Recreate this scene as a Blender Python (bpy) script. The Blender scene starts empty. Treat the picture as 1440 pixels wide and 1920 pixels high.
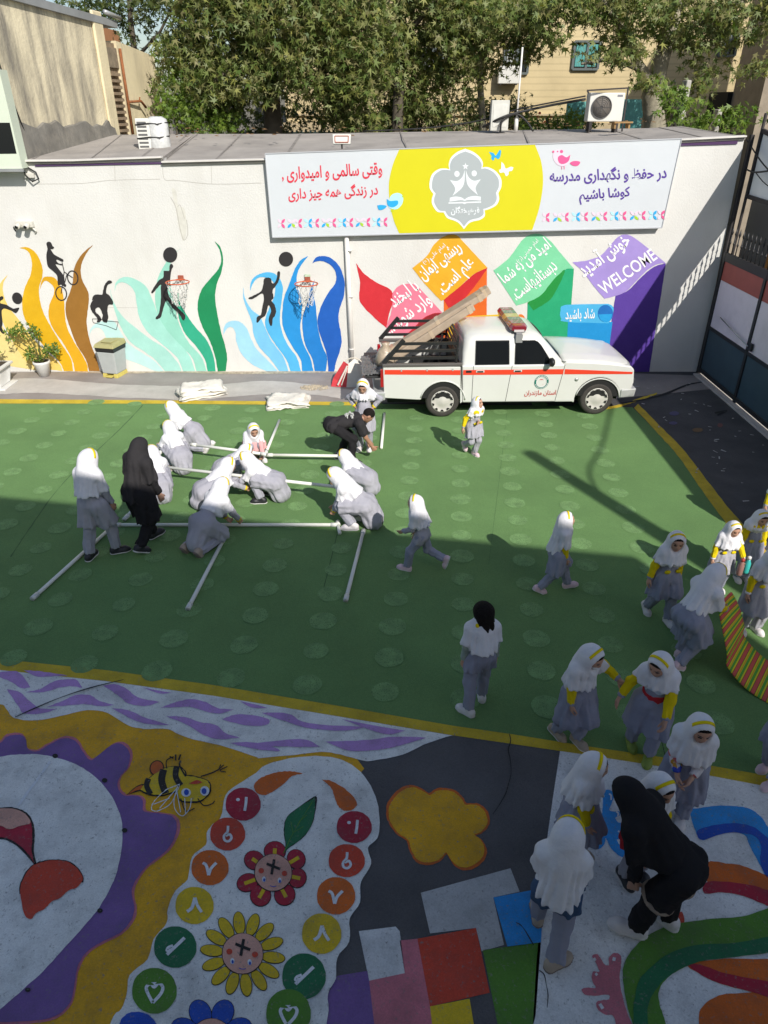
import bpy, math, random
import numpy as np
from mathutils import Vector, Matrix

R = math.radians
SC = bpy.context.scene
COL = SC.collection
# ---------------------------------------------------------------- camera, sky, sun
CAM_H, PITCH, FPX = 5.0, R(29.73), 1331.0
SP, CP = math.sin(PITCH), math.cos(PITCH)
cd = bpy.data.cameras.new('camera'); cam = bpy.data.objects.new('camera', cd); COL.objects.link(cam)
cam.location = (0, 0, CAM_H); cam.rotation_euler = (math.pi/2 - PITCH, 0, 0)
cd.sensor_fit = 'VERTICAL'; cd.sensor_height = 36.0; cd.lens = FPX/1920*36.0
cd.clip_start = 0.05; cd.clip_end = 2000
SC.camera = cam
SUN_EL, SUN_AZ = R(37.5), R(26.5)
SDIR = Vector((-math.sin(SUN_AZ)*math.cos(SUN_EL), math.cos(SUN_AZ)*math.cos(SUN_EL), -math.sin(SUN_EL)))
W_ = bpy.data.worlds.new('World'); SC.world = W_; W_.use_nodes = True
nt = W_.node_tree; bg = nt.nodes['Background']; sky = nt.nodes.new('ShaderNodeTexSky')
sky.sky_type = 'NISHITA'; sky.sun_disc = False; sky.sun_elevation = SUN_EL
sky.sun_rotation = math.pi - SUN_AZ
sky.air_density = 1.0; sky.dust_density = 1.2
nt.links.new(sky.outputs[0], bg.inputs[0]); bg.inputs[1].default_value = 0.105
sl = bpy.data.lights.new('sun', 'SUN'); sun = bpy.data.objects.new('sun', sl); COL.objects.link(sun)
sl.energy = 4.6; sl.angle = R(0.53); sl.color = (1.0, 0.955, 0.88)
sun.rotation_euler = SDIR.to_track_quat('-Z', 'Y').to_euler(); sun.location = (6, -10, 14)
SC.view_settings.view_transform = 'Standard'; SC.view_settings.look = 'None'
SC.view_settings.exposure = 0.1; SC.view_settings.gamma = 1.0
SC.view_settings.use_curve_mapping = False

# ---------------------------------------------------------------- photo pixel -> place
def ray(u, v):
    x, y = (u-720)/FPX, (960-v)/FPX
    return Vector((x, CP + y*SP, -SP + y*CP))
def G(u, v, z=0.0):
    d = ray(u, v); t = (z-CAM_H)/d.z
    return Vector((d.x*t, d.y*t, z))
WALL_Y = 14.9
def atY(u, v, Y=WALL_Y):
    d = ray(u, v); t = Y/d.y
    return Vector((d.x*t, Y, CAM_H + d.z*t))
def atX(u, v, X):
    d = ray(u, v); t = X/d.x
    return Vector((X, d.y*t, CAM_H + d.z*t))

# ---------------------------------------------------------------- objects
def prop(o, label=None, cat=None, group=None, kind=None):
    if label: o['label'] = label
    if cat: o['category'] = cat
    if group: o['group'] = group
    if kind: o['kind'] = kind
    return o
def link(name, me, m=None, parent=None, smooth=False):
    o = bpy.data.objects.new(name, me); COL.objects.link(o)
    if m is not None:
        for k in (m if isinstance(m, (list, tuple)) else [m]): me.materials.append(k)
    if parent is not None:
        o.parent = parent; o.matrix_parent_inverse = Matrix.Identity(4)
    if smooth and len(me.polygons): me.polygons.foreach_set('use_smooth', [True]*len(me.polygons))
    return o
def empty(name, loc=(0, 0, 0), rz=0, **k):
    o = bpy.data.objects.new(name, None); COL.objects.link(o); o.location = loc; o.rotation_euler = (0, 0, rz)
    o.empty_display_size = 0.1
    return prop(o, **k)

class MB:
    """collects shapes; build() links them as one mesh object"""
    def __init__(s): s.v = []; s.f = []; s.mi = []; s.sm = []; s.cur = 0
    def add(s, vs, fs, smooth=False):
        n = len(s.v); s.v += [tuple(p) for p in vs]; s.f += [tuple(i+n for i in f) for f in fs]
        s.mi += [s.cur]*len(fs); s.sm += [smooth]*len(fs); return s
    def box(s, a, b, rz=0, c=None):
        x0, y0, z0 = a; x1, y1, z1 = b
        vs = [Vector(p) for p in ((x0,y0,z0),(x1,y0,z0),(x1,y1,z0),(x0,y1,z0),(x0,y0,z1),(x1,y0,z1),(x1,y1,z1),(x0,y1,z1))]
        if rz:
            c = Vector(c) if c else Vector(((x0+x1)/2, (y0+y1)/2, 0)); M = Matrix.Rotation(rz, 3, 'Z')
            vs = [M @ (p-c) + c for p in vs]
        return s.add(vs, [(0,3,2,1),(4,5,6,7),(0,1,5,4),(1,2,6,5),(2,3,7,6),(3,0,4,7)])
    def hexa(s, vs):
        return s.add(vs, [(0,3,2,1),(4,5,6,7),(0,1,5,4),(1,2,6,5),(2,3,7,6),(3,0,4,7)])
    def bar(s, p, q, w, h=None, up=(0,0,1)):
        p, q = Vector(p), Vector(q); h = h or w; d = (q-p).normalized(); u = Vector(up)
        if abs(d.dot(u)) > .98: u = Vector((0,1,0))
        r = d.cross(u).normalized(); u = r.cross(d)
        o = [r*w/2*a + u*h/2*b for a, b in ((-1,-1),(1,-1),(1,1),(-1,1))]
        return s.add([p+k for k in o]+[q+k for k in o], [(3,2,1,0),(4,5,6,7),(0,1,5,4),(1,2,6,5),(2,3,7,6),(3,0,4,7)])
    def tube(s, pts, r, n=8, cap=True, closed=False):
        pts = [Vector(p) for p in pts]; m = len(pts); rs = r if isinstance(r, (list, tuple)) else [r]*m
        vs = []; ref = None
        for i, p in enumerate(pts):
            a = pts[(i-1) % m] if closed or i else pts[0]; b = pts[(i+1) % m] if closed or i < m-1 else pts[-1]
            d = (b-a).normalized()
            if ref is None: ref = d.orthogonal().normalized()
            ref = (ref - d*ref.dot(d)).normalized() if (ref - d*ref.dot(d)).length > 1e-6 else d.orthogonal().normalized()
            w = d.cross(ref)
            for k in range(n):
                t = 2*math.pi*k/n; vs.append(p + (ref*math.cos(t) + w*math.sin(t))*rs[i])
        fs = []
        for i in range(m if closed else m-1):
            j = (i+1) % m
            for k in range(n):
                l = (k+1) % n; fs.append((i*n+k, i*n+l, j*n+l, j*n+k))
        if cap and not closed: fs += [tuple(range(n-1, -1, -1)), tuple(range((m-1)*n, m*n))]
        return s.add(vs, fs, True)
    def lathe(s, prof, c=(0,0,0), ax='Z', n=24, cap0=True, cap1=True):
        c = Vector(c); vs = []
        for r, h in prof:
            for k in range(n):
                t = 2*math.pi*k/n; a, b = r*math.cos(t), r*math.sin(t)
                vs.append(c + (Vector((a,b,h)) if ax == 'Z' else Vector((a,h,b)) if ax == 'Y' else Vector((h,a,b))))
        fs = []; m = len(prof); fl = ax == 'Y'
        for i in range(m-1):
            for k in range(n):
                l = (k+1) % n; q = (i*n+k, i*n+l, (i+1)*n+l, (i+1)*n+k); fs.append(q[::-1] if fl else q)
        if cap0: q = tuple(range(n-1,-1,-1)); fs.append(q[::-1] if fl else q)
        if cap1: q = tuple(range((m-1)*n, m*n)); fs.append(q[::-1] if fl else q)
        return s.add(vs, fs, True)
    def prism(s, poly, off):
        """closed outline (3-D points) swept along off"""
        poly = [Vector(p) for p in poly]; off = Vector(off); n = len(poly)
        return s.add(poly + [p+off for p in poly], [tuple(range(n-1,-1,-1)), tuple(range(n, 2*n))] + [(i, (i+1) % n, n+(i+1) % n, n+i) for i in range(n)])
    def mesh(s, name):
        me = bpy.data.meshes.new(name); me.from_pydata(s.v, [], s.f); me.update()
        if any(s.mi): me.polygons.foreach_set('material_index', s.mi)
        me.polygons.foreach_set('use_smooth', s.sm)
        return me
    def build(s, name, m=None, parent=None, bevel=0, angle=None, **k):
        me = s.mesh(name)
        o = link(name, me, m, parent)
        if bevel:
            b = o.modifiers.new('bevel', 'BEVEL'); b.width = bevel; b.segments = 2; b.limit_method = 'ANGLE'; b.angle_limit = R(35)
        return prop(o, **k)

# ---------------------------------------------------------------- materials
MATS = {}
def hexc(h):
    c = [int(h[i:i+2], 16)/255 for i in (0, 2, 4)]
    return tuple(x/12.92 if x <= .04045 else ((x+.055)/1.055)**2.4 for x in c)
def mat(name, col, rough=.7, var=.0, scale=6.0, bump=0.0, bscale=None, metal=0.0, spec=.5, dirt=0.0, dirtcol=(.06,.05,.04), dscale=3.0, stretch=None, worn=0.0, coat=0.0, fine=0.0, dlo=.48):
    """principled with large noise variation, dark dirt blotches and bump, all in object space"""
    if name in MATS: return MATS[name]
    if isinstance(col, str): col = hexc(col)
    m = bpy.data.materials.new(name); m.use_nodes = True; t = m.node_tree; p = t.nodes['Principled BSDF']
    p.inputs['Roughness'].default_value = rough; p.inputs['Metallic'].default_value = metal
    p.inputs['Specular IOR Level'].default_value = spec; p.inputs['Coat Weight'].default_value = coat
    N, L = t.nodes.new, t.links.new
    tc = N('ShaderNodeTexCoord'); src = tc.outputs['Object']
    if stretch:
        mp = N('ShaderNodeMapping'); mp.inputs['Scale'].default_value = stretch; L(src, mp.inputs[0]); ssrc = mp.outputs[0]
    else: ssrc = src
    def noise(sc, det=5, s=None, rgh=.6):
        n = N('ShaderNodeTexNoise'); n.inputs['Scale'].default_value = sc; n.inputs['Detail'].default_value = det; n.inputs['Roughness'].default_value = rgh
        L(s or src, n.inputs['Vector']); return n.outputs['Fac']
    def mix(f, a, b, mode='MIX'):
        x = N('ShaderNodeMix'); x.data_type = 'RGBA'; x.blend_type = mode
        if hasattr(f, 'links'): L(f, x.inputs[0])
        else: x.inputs[0].default_value = f
        for i, q in ((6, a), (7, b)):
            if hasattr(q, 'links'): L(q, x.inputs[i])
            else: x.inputs[i].default_value = (*q[:3], 1)
        return x.outputs[2]
    def ramp(f, a, b):
        r = N('ShaderNodeMapRange'); r.inputs[1].default_value = a; r.inputs[2].default_value = b; L(f, r.inputs[0]); return r.outputs[0]
    c = None
    if var:
        lo = tuple(k*(1-var) for k in col); hi = tuple(min(1, k*(1+var)) for k in col)
        c = mix(ramp(noise(scale), .3, .7), lo, hi)
    if fine:
        c0 = c if c is not None else col
        c = mix(ramp(noise(90, 3), .35, .65), tuple(k*(1-fine) for k in col) if c is None else mix(1.0, c0, (1-fine,)*3, 'MULTIPLY'), c0)
    if worn:
        c = mix(ramp(noise(38, 6, rgh=.75), .62-.12*worn, .70), c if c is not None else col, (.22,.21,.20)) if worn < .9 else c
    if dirt:
        big = ramp(noise(dscale, 7, ssrc, .65), dlo, dlo+.27)
        ml = N('ShaderNodeMath'); ml.operation = 'MULTIPLY'; ml.inputs[1].default_value = dirt; L(big, ml.inputs[0])
        c = mix(ml.outputs[0], c if c is not None else col, dirtcol)
    if c is None: p.inputs['Base Color'].default_value = (*col, 1)
    else: L(c, p.inputs['Base Color'])
    if bump:
        b = N('ShaderNodeBump'); b.inputs['Strength'].default_value = bump; b.inputs['Distance'].default_value = .02
        L(noise(bscale or 60, 6), b.inputs['Height']); L(b.outputs[0], p.inputs['Normal'])
    MATS[name] = m; m['c'] = 1
    return m

# ---------------------------------------------------------------- flat painted shapes and lettering
def spline(pts, n=6, closed=True):
    """Catmull-Rom through pts; a point given as (x, y, 1) is a sharp corner"""
    P = [(p[0], p[1]) for p in pts]; sharp = [len(p) > 2 for p in pts]; m = len(P); out = []
    for i in range(m if closed else m-1):
        p1, p2 = P[i], P[(i+1) % m]
        p0 = P[(i-1) % m] if (closed or i > 0) else p1
        p3 = P[(i+2) % m] if (closed or i < m-2) else p2
        if sharp[i]: p0 = (2*p1[0]-p2[0], 2*p1[1]-p2[1])
        if sharp[(i+1) % m]: p3 = (2*p2[0]-p1[0], 2*p2[1]-p1[1])
        if sharp[i] and sharp[(i+1) % m]: out.append(p1); continue
        for k in range(n):
            t = k/n; a = []
            for d in (0, 1):
                a.append(.5*(2*p1[d] + (p2[d]-p0[d])*t + (2*p0[d]-5*p1[d]+4*p2[d]-p3[d])*t*t + (3*p1[d]-p0[d]-3*p2[d]+p3[d])*t**3))
            out.append(tuple(a))
    if not closed: out.append(P[-1])
    return out
def band(pts, w, n=8, smooth=True):
    """outline of a stroke of width w (or list of widths) along pts"""
    q = spline(pts, n, False) if smooth and len(pts) > 2 else [p[:2] for p in pts]
    m = len(q); L, Rr = [], []
    for i, p in enumerate(q):
        a, b = q[max(0, i-1)], q[min(m-1, i+1)]; dx, dy = b[0]-a[0], b[1]-a[1]; l = math.hypot(dx, dy) or 1
        ww = w if not isinstance(w, (list, tuple)) else np.interp(i/(m-1)*(len(w)-1), range(len(w)), w)
        nx, ny = -dy/l*ww/2, dx/l*ww/2
        L.append((p[0]+nx, p[1]+ny)); Rr.append((p[0]-nx, p[1]-ny))
    return L + Rr[::-1]
def circ(cx, cy, rx, ry=None, n=28, rot=0):
    ry = ry or rx; c, s = math.cos(rot), math.sin(rot)
    return [(cx + rx*math.cos(2*math.pi*k/n)*c - ry*math.sin(2*math.pi*k/n)*s, cy + rx*math.cos(2*math.pi*k/n)*s + ry*math.sin(2*math.pi*k/n)*c) for k in range(n)]
from mathutils.geometry import tessellate_polygon
class Flat:
    """painted outlines on a plane: proj maps photo pixels to the plane, off lifts each coat by a paint film"""
    def __init__(s, proj, nrm, rough=0): s.proj = proj; s.n = Vector(nrm); s.rough = rough
    def mesh(s, name, polys, layer):
        vs, fs = [], []
        for k, poly in enumerate(polys):
            b = len(vs); q = [s.proj(*p[:2]) + s.n*(layer+.00015*k) for p in poly]
            tri = tessellate_polygon([[Vector((p[0], p[1], 0)) for p in poly]])
            vs += q
            for t in tri:
                a, c, d = (q[i] for i in t)
                if (c-a).cross(d-a).dot(s.n) < 0: t = t[::-1]
                fs.append(tuple(i+b for i in t))
        me = bpy.data.meshes.new(name); me.from_pydata([tuple(v) for v in vs], [], fs); me.update(); return me
    def __call__(s, name, polys, m, layer, parent, label=None):
        if polys and not isinstance(polys[0][0], (tuple, list)): polys = [polys]
        if s.rough:     # brush-painted edges waver a little
            rg = random.Random(len(name)*7+len(polys)); polys = [[(p[0]+rg.uniform(-1,1)*s.rough, p[1]+rg.uniform(-1,1)*s.rough) for p in q] if len(q) > 20 and max(p[0] for p in q)-min(p[0] for p in q) > 40 and 'crack' not in name else q for q in polys]
        o = link(name, s.mesh(name, polys, layer), m, parent)
        if label: o['label'] = label
        return o
FORMS = {'ا':'\ufe8d\ufe8e', 'آ':'\ufe81\ufe82', 'ب':'\ufe8f\ufe90\ufe91\ufe92', 'پ':'\ufb56\ufb57\ufb58\ufb59', 'ت':'\ufe95\ufe96\ufe97\ufe98', 'ث':'\ufe99\ufe9a\ufe9b\ufe9c',
 'چ':'\ufb7a\ufb7b\ufb7c\ufb7d', 'ح':'\ufea1\ufea2\ufea3\ufea4', 'خ':'\ufea5\ufea6\ufea7\ufea8', 'د':'\ufea9\ufeaa', 'ر':'\ufead\ufeae', 'ز':'\ufeaf\ufeb0',
 'س':'\ufeb1\ufeb2\ufeb3\ufeb4', 'ش':'\ufeb5\ufeb6\ufeb7\ufeb8', 'ظ':'\ufec5\ufec6\ufec7\ufec8', 'ع':'\ufec9\ufeca\ufecb\ufecc', 'ف':'\ufed1\ufed2\ufed3\ufed4', 'ق':'\ufed5\ufed6\ufed7\ufed8',
 'ک':'\ufb8e\ufb8f\ufb90\ufb91', 'گ':'\ufb92\ufb93\ufb94\ufb95', 'ل':'\ufedd\ufede\ufedf\ufee0', 'م':'\ufee1\ufee2\ufee3\ufee4', 'ن':'\ufee5\ufee6\ufee7\ufee8', 'ه':'\ufee9\ufeea\ufeeb\ufeec',
 'و':'\ufeed\ufeee', 'ی':'\ufbfc\ufbfd\ufbfe\ufbff'}
def shape_text(s):
    out = []
    for i, c in enumerate(s):
        f = FORMS.get(c)
        if not f: out.append({'(': ')', ')': '('}.get(c, c)); continue
        pv = i > 0 and len(FORMS.get(s[i-1], '')) == 4
        nx = len(f) == 4 and i+1 < len(s) and s[i+1] in FORMS
        out.append(f[3] if pv and nx else f[1] if pv else f[2] if nx else f[0])
    return ''.join(out[::-1])
def glyph_mesh(s, bold=0.0, rtl=True):
    c = bpy.data.curves.new('lettering', 'FONT'); c.body = shape_text(s) if rtl else s; c.offset = bold; c.resolution_u = 3; c.fill_mode = 'FRONT'
    o = bpy.data.objects.new('lettering', c); COL.objects.link(o)
    dg = bpy.context.evaluated_depsgraph_get(); me = bpy.data.meshes.new_from_object(o.evaluated_get(dg))
    bpy.data.objects.remove(o); bpy.data.curves.remove(c)
    return me
def lettering(flat, s, A, B, m, layer, parent, bold=.012, up=None, h=None, rtl=True, name='lettering'):
    """text whose ink runs from photo point A (left) to B (right) on flat's plane; h = ink height in pixels (default keeps the proportions)"""
    me = glyph_mesh(s, bold, rtl); vs = np.array([v.co[:2] for v in me.vertices])
    x0, x1 = vs[:,0].min(), vs[:,0].max(); A, B = np.array(A, float), np.array(B, float); d = B-A
    sc = np.linalg.norm(d)/(x1-x0)
    u = np.array(up, float) if up else np.array((d[1], -d[0])); u = u/np.linalg.norm(u)
    sy = sc if h is None else h/(vs[:,1].max()-vs[:,1].min())
    px = A + np.outer((vs[:,0]-x0)/(x1-x0), d) + np.outer(vs[:,1]*sy, u)
    q = [flat.proj(*p) + flat.n*layer for p in px]
    fs = []
    for p in me.polygons:
        t = tuple(p.vertices); a, c, e = (q[i] for i in t[:3])
        nn = sum(((q[t[i]]-q[t[0]]).cross(q[t[i+1]]-q[t[0]]).dot(flat.n) for i in range(1, len(t)-1)))
        fs.append(t[::-1] if nn < 0 else t)
    bpy.data.meshes.remove(me)
    me = bpy.data.meshes.new(name); me.from_pydata([tuple(v) for v in q], [], fs); me.update()
    return link(name, me, m, parent)
FW = Flat(lambda u, v: atY(u, v, WALL_Y), (0, -1, 0), .32)
FG = Flat(lambda u, v: G(u, v, 0), (0, 0, 1), .55)
# ================================================================ SETTING
def zc(ox, oy, s):                      # enlarged-crop coordinates -> photo pixels
    return lambda pts: [((ox + p[0]*s, oy + p[1]*s) + tuple(p[2:])) for p in pts]
ZA, ZB, ZC = zc(0, 300, 1/3), zc(400, 300, 1/3), zc(960, 240, 1/3)
Z5, ZE = zc(680, 520, .38889), zc(500, 250, 1/3)
G1, G2, G7 = zc(0, 1200, .375), zc(380, 1380, .43056), zc(960, 1360, 1/3)
S = spline
# ---- ground: one sheet to the horizon, coats of paint above it
m_asph = mat('asphalt', (.085,.083,.085), .9, .25, 1.3, .5, 90, dirt=.5, dirtcol=(.03,.03,.03), dscale=.8, fine=.25)
m_street = mat('street_asphalt', (.09,.09,.09), .9, .2, 1, .3, 60)
b = MB(); b.add([(-400,-400,0),(400,-400,0),(400,800,0),(-400,800,0)], [(0,1,2,3)])
ground = b.build('ground', m_asph, kind='structure')
m_turf = mat('turf', (.148,.285,.092), .95, .16, .5, .6, 160, dirt=.35, dirtcol=(.095,.205,.07), dscale=.45, fine=.22)
turf_px = [(-90,757),(300,757),(700,758),(1000,760),(1186,764),(1208,786),(1232,812),(1268,848),(1302,897),(1342,950),(1372,985),(1410,1028),(1500,1130),(1640,1300),(1640,1500),(1440,1456),(1400,1448),(1250,1422),(1100,1400),(960,1378),(850,1362),(640,1325),(400,1285),(200,1258),(0,1237),(-200,1209)]
turf = FG('turf', turf_px, m_turf, .004, None); prop(turf, kind='structure')
# seams in the turf
m_seam = mat('turf_seam', (.07,.14,.05), .95)
seams = [band([(268,760),(225,805),(120,905),(60,985),(20,1045)], 1.6), band([(632,1003),(618,1060),(604,1115)], 1.8), band([(952,760),(936,900),(916,1060)], .5)]
FG('turf_seam', seams, m_seam, .006, turf)
m_dot = mat('turf_dot', (.24,.33,.19), .95, .25, 40, .3, 160, worn=.0)
def dot_mesh():
    rnd = random.Random(4); vs, fs = [], []
    for i in range(-9, 5):
        for j in range(-4, 17):
            x, y = .6 + .775*i - .042*j, 12.25 - .1*i - .505*j
            if y < 4.9 - .18*x or y > 13.05: continue
            if x > 4.25: continue
            n = 20; r = .148*rnd.uniform(.88, 1.06); b0 = len(vs)
            vs += [(x + r*math.cos(2*math.pi*k/n)*rnd.uniform(.96, 1.04), y + r*math.sin(2*math.pi*k/n)*rnd.uniform(.96, 1.04), .008) for k in range(n)]
            fs.append(tuple(range(b0, b0+n)))
    me = bpy.data.meshes.new('turf_dot'); me.from_pydata(vs, [], fs); return me
prop(link('turf_dot', dot_mesh(), None, turf), kind='stuff')
# worn dots: the paint breaks up through noise alpha
def worn_mat(name, col, amount, scale=55):
    m = mat(name, col, .9, .2, 8, .3, 120); t = m.node_tree; p = t.nodes['Principled BSDF']
    n = t.nodes.new('ShaderNodeTexNoise'); n.inputs['Scale'].default_value = scale; n.inputs['Detail'].default_value = 4
    tc = t.nodes['Texture Coordinate']; t.links.new(tc.outputs['Object'], n.inputs['Vector'])
    r = t.nodes.new('ShaderNodeMapRange'); r.inputs[1].default_value = .62-amount*.3; r.inputs[2].default_value = .70-amount*.3; r.inputs[3].default_value = 1; r.inputs[4].default_value = .25
    t.links.new(n.outputs['Fac'], r.inputs[0]); t.links.new(r.outputs[0], p.inputs['Alpha']); return m
bpy.data.objects['turf_dot'].data.materials.append(worn_mat('turf_dot_paint', (.160,.292,.106), .14, 90))
# yellow border lines
m_yel = mat('yellow_line_paint', (.58,.42,.025), .85, .2, 4, .3, 100, worn=.25, fine=.15)
far = [(-90,749),(0,749),(300,751),(650,754),(715,755),(715,761),(300,757.5),(-90,757)]
near = [(-200,1209),(0,1237),(200,1258),(400,1285),(640,1325),(850,1362),(960,1378),(1100,1400),(1250,1422),(1400,1448),(1600,1485),(1600,1507),(1400,1468),(1250,1440),(1100,1416),(950,1394),(850,1380),(640,1345),(400,1306),(200,1278),(0,1258),(-200,1230)]
right = band([(1186,764),(1232,812),(1268,850),(1304,899),(1344,953),(1378,995),(1420,1045)], [11,13,15,18,21,24,27], 6)
short = band([(1105,768),(1150,764),(1190,752),(1232,738)], [5,5,4,3])
right = [(x+7, y-2) for x, y in right]
yl = FG('yellow_line', [far, near, right, short], m_yel, .007, None); prop(yl, kind='structure')
# pavement strip along the wall with the winding pale band
m_pave = mat('pavement', (.30,.27,.25), .9, .15, 1.2, .4, 80, dirt=.3, dirtcol=(.16,.14,.12), dscale=1.5, fine=.15)
pave = FG('pavement', [(-120,688),(780,688),(1185,700),(1330,705),(1330,730),(1110,752),(715,755),(0,749),(-120,749)], m_pave, .003, None); prop(pave, kind='structure')
m_pale = mat('pale_band_paint', (.50,.47,.43), .9, .12, 2, .4, 80, dirt=.35, dirtcol=(.25,.23,.2), dscale=2.2, fine=.1)
palep = S([(-120,718),(0,711),(90,711),(160,717),(240,722),(330,724),(400,722),(470,716),(520,715),(590,722),(655,731),(690,738)], 6, False) + S([(676,753),(640,748),(600,742),(540,738),(480,741),(420,746),(360,752),(300,748),(230,746),(130,740),(60,737),(0,740),(-120,748)], 6, False)
FG('pale_band', palep, m_pale, .006, pave)
m_kerb = mat('grit', (.42,.36,.27), .95, .4, 12, .6, 60)
FG('grit_strip', band([(85,692),(200,698),(320,697),(440,699),(640,697),(720,698)], [5,7,4,6,5,3]), m_kerb, .008, pave)
m_dark_stain = mat('tar_crack', (.02,.02,.02), .9)
FG('tar_crack', [band([(1165,757),(1215,748),(1250,738),(1290,722),(1325,716)], [3,2,4,3,1]), band([(1340,775),(1362,771),(1345,779)], 3)], m_dark_stain, .009, ground)
stains = [(m, p) for m, p in (((.16,.10,.05), circ(1308,807,10,4)), ((.10,.09,.17), circ(1264,776,9,4)), ((.10,.09,.17), circ(1262,794,8,3)), ((.17,.08,.07), circ(1350,798,5,4)))]
for i, (c, p) in enumerate(stains): FG('paint_spill', p, mat('paint_spill_%s' % 'abcd'[i], c, .9), .009, ground)

# ---- painted playground, in shade near the camera
def gm(name, col, **k): return mat(name, col, .85, .14, 2.2, .35, 110, dirt=k.get('dirt', .38), dirtcol=(.07,.07,.07), dscale=k.get('ds', 3.4), fine=.16, worn=.4)
m_white = gm('ground_white', (.86,.86,.83)); m_oran = gm('ground_orange', (.80,.42,.015)); m_purp = gm('ground_purple', (.22,.12,.35)); m_lilac = gm('ground_lilac', (.54,.31,.66))
m_pinkl = gm('ground_pink', (.66,.20,.25)); m_crim = gm('ground_crimson', (.44,.02,.05)); m_redo = gm('ground_red', (.64,.07,.035)); m_or2 = gm('ground_deep_orange', (.70,.15,.02))
m_yl2 = gm('ground_yellow', (.78,.54,.02)); m_dgr = gm('ground_dark_green', (.02,.17,.07)); m_grn = gm('ground_green', (.10,.26,.03)); m_blue = gm('ground_blue', (.03,.32,.78)); m_dblu = gm('ground_dark_blue', (.02,.09,.50))
m_skin = gm('ground_peach', (.74,.40,.31)); m_blk = gm('ground_black', (.02,.02,.02), dirt=0); m_chalk = gm('ground_chalk', (.80,.82,.85), dirt=.2)
m_grey = mat('ground_grey_asphalt', (.115,.11,.115), .92, .2, 1.4, .5, 90, dirt=.4, dirtcol=(.05,.05,.05), dscale=1.0, fine=.2)
pp = FG('painted_playground', [(-200,1231),(0,1258),(200,1278),(400,1306),(640,1345),(850,1380),(950,1394),(1100,1416),(1250,1440),(1400,1468),(1600,1507),(1700,2300),(-400,2300)], m_grey, .004, None); prop(pp, kind='structure')
P = lambda name, polys, m, layer: FG(name, polys, m, .004+.0025*layer, pp)
strip_low = G1([(0,325),(30,345),(60,385),(100,400),(180,405),(300,385),(440,355),(540,370),(640,430),(720,447),(840,450),(930,490),(1100,530),(1280,588)]) + G2([(250,98),(400,86),(520,72),(600,84),(690,108),(740,110),(870,85),(960,42),(1085,0)])
strip_low = [(-200,1300),(-60,1325)] + strip_low
P('painted_wave_strip', [(-200,1230),(0,1258),(200,1278),(400,1306),(640,1345),(850,1380)] + S(strip_low, 4, False)[::-1], m_white, 2)
orange = [(-400,1205),(-200,1235),(0,1264),(200,1284),(400,1312),(560,1340),(640,1385),(683,1442),(676,1450),(640,1500),(500,1700),(300,2300),(-400,2300)]
P('painted_orange_field', orange, m_oran, 1)
waves = [G1(w) for w in (
 [(-40,175,1),(0,165),(80,160),(120,190),(155,242,1),(110,245),(60,215),(0,190)], [(120,156,1),(200,160),(340,182,1),(260,185),(190,188)],
 [(130,265,1),(200,250),(260,215),(330,200),(385,205),(412,243,1),(350,235),(290,245),(220,265)], [(35,250,1),(100,265),(140,300),(200,345),(290,350,1),(200,372),(120,370),(90,330)],
 [(235,340,1),(310,310),(380,280),(450,280),(500,310),(575,330,1),(500,335),(430,325),(360,330)], [(515,232,1),(570,225),(630,245),(690,290),(800,315,1),(720,335),(640,320),(590,280)],
 [(710,240,1),(780,255),(860,268,1),(800,272)], [(800,345,1),(880,315),(960,300),(1030,315),(1090,345),(1170,352,1),(1100,372),(1030,362),(960,340),(880,340)],
 [(560,345,1),(640,355),(720,390),(850,430,1),(740,425),(660,400)], [(830,385,1),(920,390),(1000,415),(1080,430),(1130,470),(1200,492,1),(1100,500),(1020,480),(940,430)],
 [(1110,400,1),(1170,380),(1240,378),(1340,400),(1330,430),(1220,430)], [(1200,310,1),(1290,330),(1340,345,1),(1260,342)], [(1150,520,1),(1250,515),(1340,530),(1400,560),(1280,550)])]
waves += [[(490,1338,1),(540,1340),(580,1358),(690,1365,1),(640,1372),(570,1365)], [(610,1392,1),(680,1390),(740,1383),(800,1385,1),(740,1402),(690,1410),(650,1408)], [(440,1400,1),(510,1392),(570,1388),(600,1402,1),(540,1402)], [(640,1350,1),(700,1362),(760,1372,1),(720,1378)]]
P('painted_wave', [S(w, 5) for w in waves], m_lilac, 3)
neck = [(560,1421),(500,1435),(480,1451),(450,1470),(424,1492),(414,1534),(397,1549),(388,1564),(386,1586),(360,1609),(352,1650),(330,1672),(315,1706),(313,1732),(289,1762),(277,1800),(244,1830),(238,1867),(228,1894),(205,1925),(150,2100),(560,2100),(612,1920),(615,1866),(630,1836),(632,1798),(655,1767),(656,1724),(675,1694),(677,1656),(696,1621),(690,1591),(707,1574),(712,1544),(707,1505),(690,1466),(660,1436),(621,1421)]
P('painted_white_path', S(neck, 4), m_white, 3)
blob = [(-100,560),(0,520),(40,485),(100,478),(130,500),(140,550),(190,560),(240,530),(320,495),(380,510),(420,570),(455,605),(500,575),(560,530),(610,525),(650,570),(640,640),(600,690),(590,740),(620,780),(690,785),(715,810),(720,860),(790,870),(860,885),(885,930),(870,1000),(820,1070),(740,1130),(690,1190),(660,1260),(672,1340),(660,1400),(600,1470),(500,1520),(430,1570),(390,1640),(372,1740),(350,1820),(280,1885),(150,1910),(0,1915),(-100,1920)]
cx, cy = 250, 1150
P('painted_pink_edge', S(G1([(x+(x-cx)*.018+ (5 if x > 300 else 0), y+(y-cy)*.016) for x, y in blob]), 5), m_pinkl, 2)
P('painted_purple_splash', S(G1(blob), 5), m_purp, 3)
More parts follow.
